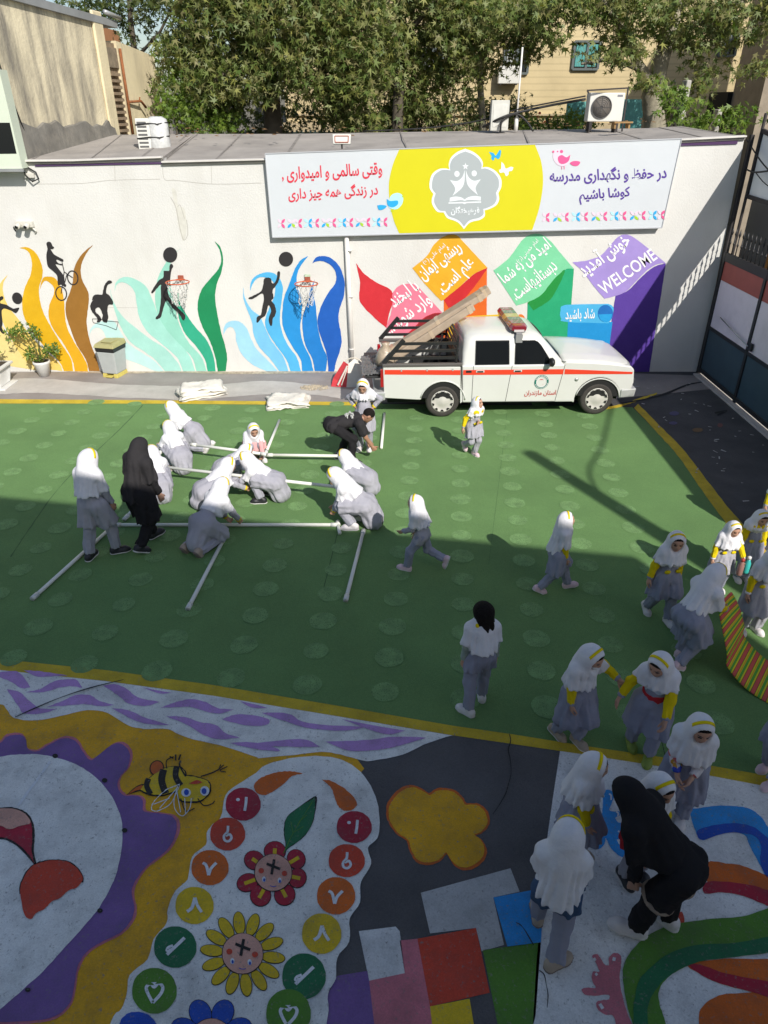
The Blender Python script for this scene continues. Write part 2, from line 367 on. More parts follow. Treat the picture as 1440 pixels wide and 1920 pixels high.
face = [(-150,615),(0,588),(100,578),(200,578),(300,597),(400,637),(480,692),(550,772),(600,872),(615,960),(605,1080),(570,1210),(500,1340),(420,1440),(330,1540),(220,1660),(120,1750),(0,1855),(-150,1950)]
P('painted_white_disc', S(G1(face), 5), m_white, 4)
P('painted_black_spot', [circ(*G1([p])[0], 5.2, 4.2) for p in ((278,586),(525,708),(625,958),(502,1360),(142,1756))], m_blk, 5)
P('painted_chalk_stroke', band(G1([(252,615),(170,730),(92,835)]), 5), m_chalk, 5)
P('painted_mouth_outline', S(G1([(-60,848),(0,844),(74,844),(136,870),(168,920),(176,985),(172,1060),(190,1150,1),(145,1095),(86,1036),(26,1006),(-60,990)]), 5), m_blk, 5)
P('painted_mouth', S(G1([(-60,858),(0,852),(68,852),(128,877),(158,922),(164,990),(161,1060),(176,1132,1),(150,1086),(90,1026),(30,996),(-60,980)]), 5), m_crim, 6)
P('painted_tongue', S(G1([(-60,858),(0,852),(68,852),(128,877),(154,922),(100,940),(50,955),(10,938),(-60,938)]), 5), m_skin, 7)
P('painted_cheek_outline', S(G1([(100,1275),(106,1218),(146,1147),(198,1115),(280,1103),(352,1116),(402,1157),(420,1207),(390,1215),(200,1140),(130,1260)]), 5), m_blk, 5)
P('painted_cheek', S(G1([(105,1275),(110,1222),(150,1152),(200,1121),(280,1109),(350,1121),(398,1160),(416,1206),(385,1245),(340,1262),(300,1300),(262,1315),(220,1355),(190,1368),(155,1403),(122,1370)]), 4), m_redo, 6)
tears = [G2([(437,168,1),(380,158),(310,165),(250,190),(225,220),(235,250),(265,262),(300,250),(350,215),(390,180)]), G2([(520,195,1),(560,200),(620,235),(665,280),(670,310),(640,330),(605,325),(580,290),(565,240),(545,215)])]
P('painted_teardrop', [S(t, 6) for t in tears], m_or2, 4)
discs = [(456,1510,33,31,m_crim,'C',0),(427,1566,33,31,m_redo,'b',0),(394,1629,35,33,m_or2,'v',0),(365,1700,36,35,m_yl2,'^',0),(329,1778,40,39,m_dgr,'6',0),(290,1860,42,43,m_grn,'h',0),
 (664,1553,33,30,m_crim,'C',1),(650,1616,34,31,m_redo,'b',1),(630,1682,36,35,m_or2,'v',1),(603,1753,37,38,m_yl2,'^',1),(570,1833,41,43,m_dgr,'6',1),(541,1903,42,46,m_grn,'h',1)]
for (u, v, a, c_, m_, g, sd) in discs:
    P('painted_number_disc', circ(u, v, a, c_, 36), m_, 4+.09*discs.index((u, v, a, c_, m_, g, sd)))
    k = a/33
    st = {'C': [band([(6,-13),(5,0),(3,13)], 5)] + [circ(-9,-8,3.4,3)], 'b': [band([(1,-15),(0,-4),(-6,4),(-5,12),(2,14),(7,8),(4,1),(-3,4)], 4.6, 5)],
          'v': [band([(-12,-8),(-6,-3),(-2,14)], 5), band([(-2,14),(2,2),(11,-8)], 5)], '^': [band([(-12,11),(-4,4),(1,-13)], 5.5), band([(1,-13),(5,0),(12,12)], 5)],
          '6': [band([(14,-14),(6,-6),(-4,4),(-12,12)], 5), band([(-3,-2),(-10,1),(-12,6),(-6,4)], 4)], 'h': [band([(-2,18),(-9,4),(-11,-5),(-5,-10),(0,-5),(6,-11),(12,-5),(9,5),(-2,18)], 4.6, 6)]}[g]
    P('painted_numeral', [[(u+x*k*1.05, v+y*k) for x, y in q] for q in st], m_chalk, 5.6)
leaf = G2([(490,272,1),(487,340),(470,400),(430,452),(375,492),(352,522,1),(364,480),(358,440),(358,400),(370,358),(420,318)])
P('painted_leaf_outline', S([(x+(x-562)*.05, y+(y-1552)*.04) for x, y, *_ in leaf], 5), m_blk, 4); P('painted_leaf', S(leaf, 5), m_dgr, 5)
P('painted_leaf_vein', [band(G2([(352,520),(400,420),(480,290)]), 1.2), band(G2([(400,425),(440,400)]), 1), band(G2([(420,380),(455,350)]), 1), band(G2([(395,430),(385,380)]), 1)], m_grn, 6)
def flower(c, r, petals, mp, name, ry=1):
    C0 = G2([c])[0]; rr = r*.43056
    P(name+'_outline', [circ(C0[0]+dx*.43056, C0[1]+dy*.43056, a*.43056+1.4, b_*.43056+1.4, 18, ro) for dx, dy, a, b_, ro in petals], m_blk, 4)
    P(name, [circ(C0[0]+dx*.43056, C0[1]+dy*.43056, a*.43056, b_*.43056, 18, ro) for dx, dy, a, b_, ro in petals], mp, 5)
    P('painted_face_outline', circ(C0[0], C0[1], rr+1.4), m_blk, 6); P('painted_flower_face', circ(C0[0], C0[1], rr), m_skin, 7)
    k = rr/34
    P('painted_cross', [band([(C0[0]+a*k, C0[1]+b_*k), (C0[0]+c_*k, C0[1]+d*k)], 5*k) for a, b_, c_, d in ((-12,-16,13,-6),(2,-24,-3,4))], m_blk, 8)
    P('painted_blush', [circ(C0[0]+dx*k, C0[1]+dy*k, 5*k) for dx, dy in ((-22,-3),(21,2))], m_redo, 8)
    P('painted_eye', [circ(C0[0]+dx*k, C0[1]+dy*k, 3.6*k, 5.2*k) for dx, dy in ((-17,13),(12,15))], m_chalk, 8)
    P('painted_pupil', [circ(C0[0]+dx*k, C0[1]+dy*k, 1.9*k, 3*k) for dx, dy in ((-16.5,14.5),(12.5,17))] + [band([(C0[0]-6*k, C0[1]+25*k),(C0[0], C0[1]+27*k),(C0[0]+6*k, C0[1]+26*k)], 1.3*k)], m_dblu, 9)
flower((308,602), 80, [(7,-95,46,42,0),(-82,-55,44,40,.5),(-112,42,46,38,-.4),(-55,98,44,46,0),(50,95,44,46,.3),(105,22,38,42,.2),(100,-60,38,42,-.4)], m_crim, 'painted_red_petal')
P('painted_petal_core', [band(G2([(308+a*.7, 602+b_*.7),(308+a*1.12, 602+b_*1.12)]), 7) for a, b_ in ((7,-95),(-82,-55),(-112,42),(-55,98),(50,95),(105,22),(100,-60))], m_yl2, 5.5)
import math as _m
flower((175,955), 88, [(_m.cos(a)*134, _m.sin(a)*134, 50, 24, a) for a in [2*_m.pi*(k+.25)/14 for k in range(14)]], m_yl2, 'painted_yellow_petal')
flower((40,1330), 92, [(_m.cos(a)*128, _m.sin(a)*128, 58, 46, a) for a in [2*_m.pi*(k+.5)/8 for k in range(8)]], m_dblu, 'painted_blue_petal')
P('painted_blue_leaf', S(G1([(600,1925),(620,1890),(660,1868),(720,1870),(770,1905),(800,1990),(600,1990)]), 5), m_dblu, 5)
cloud = [(800,310),(820,270),(860,230),(910,215),(955,232),(985,252,1),(1030,228),(1090,235),(1128,262),(1148,296,1),(1200,297),(1240,330),(1250,380),(1225,418),(1190,436,1),(1220,460),(1238,510),(1210,560),(1150,588),(1100,570),(1062,515,1),(1030,550),(980,565),(930,550),(900,500),(888,460),(840,425),(805,370)]
P('painted_cloud_edge', S(G2(cloud), 6), m_or2, 1); P('painted_cloud', S(G2([(x+(1025-x)*.05, y+(400-y)*.065) + ((1,) if len(q) else ()) for x, y, *q in cloud]), 6), m_oran, 2)
m_pale2 = gm('ground_pale_grey', (.55,.55,.55)); m_wht2 = gm('ground_bright_white', (.74,.74,.74))
for nm, q, m_ in (('painted_grey_block', [(950,685),(1340,578),(1380,680),(1265,705),(1312,912),(1215,940),(1190,838),(990,862)], m_pale2), ('painted_white_block', [(680,852),(840,832),(858,852),(880,1035),(725,1068)], m_wht2),
   ('painted_red_block', [(935,885),(1190,838),(1250,1120),(990,1180)], m_redo), ('painted_pink_block', [(858,893),(935,885),(990,1180),(1020,1450),(770,1450),(725,1068),(880,1035)], m_pinkl),
   ('painted_purple_block', [(585,1047),(718,1025),(725,1068),(770,1450),(520,1450),(545,1130)], m_purp), ('painted_yellow_block', [(990,1180),(1162,1146),(1180,1254),(1200,1450),(1020,1450)], m_yl2)):
    P(nm, G2(q), m_, 1)
P('painted_blue_block', [(925,1684),(1004,1669),(1020,1672),(1014,1768),(951,1776)], m_blue, 2); P('painted_green_block', [(905,1782),(1014,1768),(1004,1905),(990,1960),(940,1960),(932,1916)], m_grn, 1)
m_wht3 = gm('ground_white_concrete', (.84,.84,.83), dirt=.35)
P('painted_white_field', [(1050,1408),(1100,1416),(1250,1440),(1400,1468),(1600,1507),(1700,2300),(970,2300),(995,1990),(1006,1800),(1018,1672),(1022,1600),(1036,1500)], m_wht3, 1)
rib = [('painted_blue_ribbon', [(1000,480),(1040,472),(1150,456),(1260,458),(1340,475),(1400,520),(1440,580),(1520,700),(1600,900),(1440,860),(1400,800),(1340,690),(1305,620),(1220,605),(1120,625),(1070,650),(1030,600)], m_blue, 2),
 ('painted_dark_blue_ribbon', [(1040,600),(1120,570),(1250,555),(1350,575),(1410,615),(1440,640),(1500,700),(1600,860),(1560,960),(1440,862),(1395,780),(1400,690),(1370,632),(1300,612),(1200,610),(1070,650)], m_dblu, 3),
 ('painted_orange_ribbon', [(1100,775),(1200,780),(1300,795),(1440,850),(1600,900),(1600,1000),(1440,935),(1300,895),(1100,885)], m_or2, 2), ('painted_red_ribbon', [(1100,885),(1300,895),(1440,935),(1600,1000),(1600,1090),(1440,1022),(1300,965),(1180,945),(1080,948)], m_crim, 3),
 ('painted_red_tail', [(940,1060),(958,1058),(968,1110),(930,1118)], m_redo, 2),
 ('painted_green_ribbon', [(1600,1000),(1440,1035),(1300,1080),(1150,1092),(1000,1110),(880,1132),(760,1190),(680,1262),(630,1345),(622,1440),(650,1600),(680,1700),(700,1900),(900,1900),(860,1680),(830,1580),(825,1500),(870,1430),(960,1370),(1080,1330),(1250,1310),(1440,1285),(1600,1250)], m_grn, 4),
 ('painted_dark_green_ribbon', [(1600,1160),(1440,1195),(1250,1232),(1050,1242),(900,1282),(800,1350),(720,1432),(690,1530),(680,1640),(690,1900),(790,1900),(760,1680),(770,1560),(825,1470),(870,1425),(960,1370),(1080,1330),(1250,1310),(1440,1285),(1600,1250)], m_dgr, 5),
 ('painted_orange_fan', [(990,1350),(1130,1322),(1300,1318),(1600,1345),(1600,1560),(1330,1500),(1150,1450),(1050,1400)], m_or2, 2), ('painted_red_fan_edge', [(990,1350),(1060,1352),(1200,1400),(1440,1445),(1600,1470),(1600,1570),(1330,1500),(1150,1450),(1050,1400)], m_crim, 3),
 ('painted_orange_pool', [(1060,1600),(1130,1540),(1250,1512),(1600,1540),(1700,1900),(1080,1900),(1050,1700)], m_or2, 2)]
for nm, q, m_, l in rib: P(nm, S(G7(q), 5), m_, l)
P('painted_blue_splash', S(G7([(510,390),(535,366),(570,380),(568,420),(548,470),(560,488),(600,488),(605,510),(580,525),(600,550),(650,560),(655,590),(610,640),(590,650),(620,690),(665,690),(680,730),(620,745),(560,700),(535,652),(525,640),(520,670),(490,700),(450,695),(437,650),(460,610),(490,600),(495,530),(505,500),(510,450)]), 5), m_blue, 2)
P('painted_pink_splash', S(G7([(450,1300),(480,1292),(500,1320),(522,1350),(545,1350),(545,1310),(575,1285),(610,1300),(612,1350),(605,1420),(610,1480),(640,1600),(680,1720),(600,1720),(570,1640),(520,1630),(480,1600),(475,1560),(510,1550),(545,1545),(540,1520),(470,1525),(410,1520),(390,1490),(420,1480),(470,1480),(450,1440),(455,1390),(490,1390),(475,1350)]), 5), m_pinkl, 2)
P('painted_highlight', [band(G7(q), w) for q, w in (([(545,390),(556,400),(556,425)], 3), ([(585,490),(596,500),(594,518)], 3), ([(595,600),(610,610),(606,632)], 3), ([(450,655),(452,672),(468,684)], 3), ([(458,1315),(466,1330)], 6), ([(575,1310),(570,1330)], 6), ([(468,1400),(478,1412)], 5), ([(492,1572),(510,1600)], 6))], m_chalk, 3)
# striped bee
bee_b = S(G1([(705,755,1),(735,710),(800,660),(860,640),(905,645),(930,680),(920,730),(880,760),(810,780),(750,775)]), 5)
P('painted_bee_outline', [[(x+(x-310)*.05, y+(y-1465)*.08) for x, y in bee_b], S(G1([(633,780,1),(680,738),(718,725),(722,750),(680,765)]), 5), circ(*G1([(785,645)])[0], 13.5, 15, 20, .4), S(G1([(884,700),(930,680),(1000,690),(1050,715),(1052,770),(1000,815),(910,815),(884,770)]), 5)], m_blk, 3)
P('painted_bee_body', bee_b, m_yl2, 5)
P('painted_bee_stinger', [S(G1([(640,778,1),(682,743),(712,732),(714,748),(678,760)]), 5), circ(*G1([(785,645)])[0], 11.5, 13, 20, .4)], m_or2, 4)
P('painted_bee_stripe', [band(G1(q), w) for q, w in (([(745,700),(735,735),(755,778)], 10), ([(820,655),(810,710),(830,775)], 13), ([(885,640),(880,690),(905,735)], 11))], m_blk, 6)
P('painted_bee_head', S(G1([(890,705),(930,686),(1000,696),(1044,718),(1046,768),(1000,808),(912,808),(890,770)]), 5), m_yl2, 4.5)
P('painted_bee_face', [circ(*G1([(932,770)])[0], 9, 8), circ(*G1([(1025,762)])[0], 8.5, 9)], m_chalk, 6)
P('painted_bee_eye', [circ(*G1([(934,770)])[0], 4.6, 5.6), circ(*G1([(1022,764)])[0], 4.6, 5.6)], m_dblu, 7)
P('painted_bee_mouth', S(G1([(945,725,1),(985,708),(1015,720,1),(980,728)]), 5), m_redo, 6)
P('painted_bee_arm', [band(G1(q), w) for q, w in (([(930,690),(900,635),(905,610)], 3), ([(835,650),(835,610),(870,590)], 2), ([(1005,690),(1060,672),(1095,655)], 2.4), ([(1095,655),(1105,630)], 2), ([(1095,655),(1120,632)], 2), ([(1100,658),(1138,640)], 2), ([(1100,662),(1130,668)], 2), ([(880,610),(880,580)], 3), ([(895,608),(905,580)], 3), ([(868,600),(850,590)], 2.6), ([(990,800),(1020,835),(1060,828),(1075,812)], 2.2), ([(905,800),(930,862),(975,850)], 2))], m_blk, 6)
P('painted_bee_wing', [band(G1(q), 1.5) for q in ([(900,730),(830,760),(770,820),(762,858),(800,860),(860,820),(900,735)], [(890,740),(872,810),(880,860),(915,888),(950,850),(958,800)], [(890,745),(800,850)], [(885,760),(905,870)], [(925,800),(930,880)], [(770,830),(850,800)])], m_chalk, 7)
# cracks in the concrete
crk = [G2([(1335,0),(1340,30),(1330,70),(1338,110),(1342,170),(1330,220),(1318,260),(1290,310),(1262,350)]), [(1248,1430),(1240,1395)], G7([(150,1390),(178,1415),(190,1470),(200,1530),(195,1600)]), G1([(80,395),(180,350),(300,300),(450,250),(620,208)]), G7([(120,1250),(60,1150),(20,1120)])]
P('floor_crack', [band(c, [1.6,2.4,1.2,2.2,1.0], 5) for c in crk], m_blk, 9)
# ================================================================ MURAL WALL
m_wall = mat('white_wall_paint', (.655,.645,.615), .85, .04, 1.2, .35, 30, dirt=.22, dirtcol=(.45,.42,.36), dscale=1.1, stretch=(1.5,1.5,.5))
m_bit = mat('roof_bitumen', (.36,.33,.30), .9, .15, 1.2, .4, 50, dirt=.35, dirtcol=(.11,.10,.10), dscale=.9)
m_cop = mat('coping', (.66,.63,.59), .85, .1, 3)
wall = empty('mural_wall', (0, 0, 0), label='long white yard wall painted with a colourful mural', cat='wall')
topL = [(-60,305),(140,303),(305,297)]; topR = [(305,306),(500,301),(900,280),(1278,264),(1396,258)]
front = [atY(u, v) for u, v in topL+topR] + [atY(1310, 697), atY(-60, 697)]
front[-1].z = front[-2].z = 0
b = MB(); b.prism([tuple(p) for p in front], (0, .28, 0)); b.build('wall', m_wall, wall)
# flat roof behind the wall top
b = MB(); ftop = [atY(u, v) for u, v in topL+topR]
back = [Vector((p.x*1.12 + (.2 if p.x < 0 else 0), 19.0, z)) for p, z in zip(ftop, (4.42,4.42,4.44,4.44,4.44,4.5,4.56,4.6))]
back[-1].x = 7.0
fr = [Vector((p.x, 14.86, p.z+.012)) for p in ftop]
n = len(fr)
vs = fr + back + [q - Vector((0,0,.045)) for q in fr] + [q - Vector((0,0,.3)) for q in back]
fs = [(i, i+1, n+i+1, n+i) for i in range(n-1)] + [(2*n+i+1, 2*n+i, 3*n+i, 3*n+i+1) for i in range(n-1)] + [(i+1, i, 2*n+i, 2*n+i+1) for i in range(n-1)] + [(n+i, n+i+1, 3*n+i+1, 3*n+i) for i in range(n-1)] + [(0, n, 3*n, 2*n), (n-1, 2*n-1+2*n-n+0, 3*n-1, 2*n-1)][:1]
b.add(vs, fs); b.build('roof', [m_bit], wall)
b = MB()
for i in range(n-1):
    if i == 2: continue
    p, q = fr[i], fr[i+1]
    b.hexa([p+Vector((0,-.05,.0)), q+Vector((0,-.05,.0)), q+Vector((0,.08,.0)), p+Vector((0,.08,0)), p+Vector((0,-.05,.025)), q+Vector((0,-.05,.025)), q+Vector((0,.08,.03)), p+Vector((0,.08,.03))])
b.build('coping', m_cop, wall)
m_rs = mat('roof_seam', (.25,.23,.21), .9, .3, 6)
b = MB(); rnd = random.Random(31)
for k in range(13):
    i = k/12*(n-1); j = min(n-2, int(i)); t_ = i-j; p, q = fr[j].lerp(fr[j+1], t_), back[j].lerp(back[j+1], t_); d_ = rnd.uniform(-.25,.25); up_ = Vector((0,0,.006)); w_ = Vector((rnd.uniform(.012,.03),0,0)); b.add([p+up_-w_, p+up_+w_, q+up_+w_+Vector((d_,0,0)), q+up_-w_+Vector((d_,0,0))], [(0,1,2,3)])
b.build('roof_seam', m_rs, wall)
m_plum = mat('plum_trim_and_shadow', (.07,.03,.10), .8)
b = MB(); p, q = atY(1272,270), atY(1382,266.5); b.bar(p+Vector((0,-.012,0)), q+Vector((0,-.012,0)), .024, .06); p, q = atY(65,305), atY(305,300); b.bar(p+Vector((0,-.01,-.05)), q+Vector((0,-.01,-.05)), .02, .03); b.build('trim_and_shadow_line', m_plum, wall)  # left bar puts the shadow line under the roof edge in as dark colour
m_crk = mat('wall_crack', (.42,.40,.36), .9)
cr = [band(c, w) for c, w in ((ZA([(150,966),(330,970),(600,948),(900,948)]) if 0 else [(60,345),(150,344),(210,338),(300,336)], .8), ([(215,303),(216,340)], .8), ([(396,310),(397,345)], .7), ([(320,370),(330,390),(338,430),(345,450),(352,438),(350,412)], 1.1), ([(333,388),(338,385),(346,410)], .9), ([(305,297),(308,335),(330,338),(400,345),(490,343)], .8), ([(172,576),(345,578)], .5))]
FW('wall_crack', cr, m_crk, .002, wall)
m_patch = mat('wall_patch', (.60,.585,.53), .9, .1, 8)
FW('wall_patch', [S([(322,355),(330,358),(334,385),(346,392),(350,430),(344,452),(336,430),(330,395)], 4)], m_patch, .0012, wall)
def wm(name, h, var=.06): return mat(name, tuple(x*.84 for x in hexc(h)), .75, var, 2.5, .2, 40, dirt=.12, dirtcol=tuple(min(1, x*1.5+.05) for x in hexc(h)), dscale=4)
flames = [
 ('painted_flame_pale_yellow', ZA([(48,640,1),(20,690),(18,745),(45,820),(100,890),(160,970),(230,1050),(330,1140),(352,1188,1),(150,1150),(60,1000),(0,880,1),(-60,800),(5,690)]), 'f0d070'),
 ('painted_flame_cream', ZA([(-60,830,1),(0,910),(60,1010),(150,1138,1),(240,1188,1),(0,1150,1),(-60,1150,1)]), 'f2dc92'),
 ('painted_flame_yellow', ZA([(110,495,1),(150,490),(200,520),(235,590),(240,650),(220,720),(225,790),(250,870),(300,960),(350,1040),(400,1120),(412,1187,1),(360,1187,1),(330,1130),(250,1050),(180,960),(135,880),(125,800),(140,720),(170,650),(180,590),(170,535),(145,505)]), 'e2b000'),
 ('painted_flame_amber', ZA([(220,740,1),(240,668),(270,655),(310,665),(345,720),(360,790),(365,860),(375,930),(410,1010),(460,1090),(490,1150),(495,1188,1),(422,1188,1),(405,1120),(355,1030),(300,950),(274,880),(280,810),(303,755),(303,720),(285,695),(260,680),(240,692)]), 'e0a808'),
 ('painted_flame_brown', ZA([(523,478,1),(490,520),(460,580),(455,640),(470,690),(495,740),(500,790),(490,880),(490,940),(510,1030),(545,1120),(562,1187,1),(502,1187,1),(482,1120),(432,1040),(397,950),(372,870),(372,800),(395,740),(410,680),(415,620),(440,560),(480,510)]), '9a6a22'),
 ('painted_flame_pale_aqua', ZA([(500,1000,1),(510,950),(545,915),(590,905),(640,905),(672,955),(720,1030),(800,1085),(870,1130),(922,1187,1),(870,1185),(790,1150),(690,1110),(620,1060),(600,1010),(580,960),(545,942),(515,960)]), 'bfe4e2'),
 ('painted_flame_aqua', ZA([(620,725,1),(640,800),(690,880),(760,940),(850,1010),(930,1060),(1000,1140),(1022,1187,1),(928,1187,1),(870,1120),(800,1070),(730,1020),(680,940),(650,860),(630,790)]), 'a8dccf'),
 ('painted_flame_mint', ZA([(645,740,1),(652,690),(690,660),(750,665),(820,710),(860,790),(890,870),(940,950),(1010,1020),(1070,1110),(1098,1187,1),(1030,1187,1),(995,1110),(905,1030),(825,960),(783,880),(768,800),(757,740),(720,698),(680,688),(655,705)]), 'a5dfd0'),
 ('painted_flame_sea', ZA([(1018,497,1),(995,515),(975,540),(955,600),(950,660),(965,730),(985,800),(995,880),(1025,960),(1065,1030),(1135,1110),(1162,1187,1),(1105,1187,1),(1080,1110),(1005,1030),(935,950),(890,870),(873,800),(876,730),(890,660),(920,600),(955,545)]), '98d8c4'),
 ('painted_flame_emerald', ZA([(1000,720,1),(1012,800),(1050,870),(1100,940),(1160,1010),(1200,1100),(1213,1187,1),(1168,1187,1),(1152,1120),(1105,1050),(1045,980),(1013,910),(1000,840)]), '2cab86'),
 ('painted_flame_green', ZA([(1208,457,1),(1240,490),(1255,560),(1245,630),(1220,700),(1210,770),(1220,850),(1240,950),(1265,1040),(1278,1110),(1270,1187,1),(1225,1187,1),(1212,1110),(1182,1020),(1140,940),(1115,860),(1115,790),(1140,720),(1190,660),(1230,610),(1245,560),(1235,505)]), '068a55'),
 ('painted_flame_ice', ZB([(55,985,1),(65,930),(100,905),(150,910),(190,950),(215,1010),(250,1070),(310,1130),(363,1187,1),(300,1187,1),(220,1150),(160,1090),(130,1020),(125,970),(105,940),(80,945)]), 'a2d6ee'),
 ('painted_flame_sky', ZB([(168,715,1),(180,780),(215,840),(262,880),(290,940),(330,1020),(390,1100),(423,1187,1),(370,1187,1),(322,1120),(258,1050),(227,980),(217,910),(190,840),(170,780)]), '7cc6ee'),
 ('painted_flame_azure', ZB([(205,745,1),(215,680),(250,645),(310,630),(360,650),(390,710),(385,790),(375,880),(385,960),(420,1040),(470,1110),(493,1187,1),(435,1187,1),(410,1120),(352,1040),(303,960),(292,900),(320,820),(345,760),(345,700),(310,665),(260,660),(225,690)]), '52b6ea'),
 ('painted_flame_blue', ZB([(535,540,1),(495,590),(470,650),(475,720),(500,790),(495,880),(490,960),(510,1040),(545,1110),(563,1187,1),(500,1187,1),(490,1120),(433,1030),(393,940),(388,860),(400,770),(430,690),(460,610),(495,560)]), '1b93dc'),
 ('painted_flame_cobalt', ZB([(570,672,1),(560,740),(575,810),(582,880),(592,960),(615,1050),(640,1110),(633,1187,1),(570,1187,1),(558,1120),(518,1040),(503,960),(503,880),(530,800),(545,730)]), '0f7fd0'),
 ('painted_flame_navy', ZB([(558,580,1),(575,550),(610,540),(660,550),(710,600),(738,680),(735,760),(710,840),(705,900),(715,960),(722,1020),(710,1080),(690,1140),(680,1190,1),(647,1190,1),(642,1110),(622,1040),(594,960),(588,890),(612,810),(652,740),(687,690),(690,640),(665,595),(620,570),(580,570)]), '0a5cbc')]
for i_, (nm, q, h) in enumerate(flames): FW(nm, S(q, 6), wm(nm, h), .003+.0003*i_, wall)
# gradients: palest tips of paint at the feet of the blue and aqua flames are separate coats
m_sil = mat('black_mural_paint', (.018,.016,.017), .7, .1, 5)
sil = [ZA([(262,470),(272,459),(288,464),(297,483),(306,492),(296,501),(286,500),(296,518),(305,530),(330,545),(357,560),(352,572),(325,560),(318,565),(330,580),(350,585),(347,592),(315,585),(322,600),(345,630),(362,655),(365,690),(374,705),(366,713),(345,700),(330,705),(325,690),(322,650),(300,625),(272,600),(264,570),(262,530),(268,500)]),
 ZA([(607,680),(625,678),(630,690),(605,705),(598,745),(615,760),(635,790),(635,812),(610,815),(605,850),(610,880),(602,912),(583,910),(575,890),(578,870),(560,830),(540,835),(540,855),(560,875),(572,895),(562,912),(545,912),(548,890),(520,855),(508,825),(515,800),(530,785),(518,790),(525,765),(545,755),(575,757),(580,735),(590,700)]),
 ZA([(922,622,1),(952,624,1),(956,590),(968,585),(975,600),(965,620),(958,680),(960,700),(945,720),(950,760),(975,800),(1000,830),(1040,870),(1040,895),(1028,898),(1005,860),(970,830),(938,790),(915,850),(905,885),(880,895),(878,882),(895,860),(905,790),(905,720),(905,700),(880,725),(860,748),(852,742),(870,710),(895,675),(918,660)]),
 ZA([(-60,770),(0,768),(15,765),(20,780),(5,790),(5,805),(40,815),(75,835),(105,830),(108,838),(90,860),(60,845),(20,835),(10,860),(15,910),(12,945),(28,970),(18,976),(0,960),(-60,900)]),
 ZB([(285,670),(305,660),(325,668),(330,690),(345,690),(358,660),(362,630),(372,625),(376,640),(368,680),(350,710),(333,735),(340,775),(328,790),(345,815),(353,850),(345,880),(335,890),(330,930),(318,925),(312,890),(325,850),(310,815),(295,870),(270,890),(250,915),(243,905),(248,880),(268,870),(275,830),(285,780),(275,750),(240,770),(215,782),(197,778),(212,768),(240,755),(270,735),(282,700)])]
for nm, q in zip(('painted_cyclist', 'painted_skateboarder', 'painted_basketball_player', 'painted_kicking_player', 'painted_jumping_girl'), sil): FW(nm, S(q, 4), m_sil, .010, wall)
def ring(c, rx, ry, w, rot=0): q = circ(0, 0, rx, ry, 30, rot); return band([(c[0]+x, c[1]+y) for x, y in q + q[:1]], w, smooth=False)
bk = [ring(ZA([(410,662)])[0], 9.6, 13, 2.2, -.2), ring(ZA([(345,750)])[0], 10, 13, 2.2, -.2)] + [band(ZA(q), 1.6, smooth=False) for q in ([(350,575),(362,628),(378,640),(410,662)], [(362,628),(352,700),(345,750)], [(378,640),(365,690)], [(355,700),(372,700)])]
FW('painted_bicycle', bk, m_sil, .010, wall)
FW('painted_skateboard', [band(ZA(q), .9, smooth=False) for q in ([(520,893),(560,893),(600,905),(666,910)], [(666,910),(655,955)], [(655,955),(600,932),(525,914)], [(525,914),(520,893)])], m_sil, .010, wall)
FW('painted_ball', [circ(*ZA([(958,533)])[0], 13.3, 14.5), circ(*ZA([(98,777)])[0], 9.5, 11.2, rot=-.4), circ(*ZB([(409,557)])[0], 13.4, 13.8)], m_sil, .010, wall)
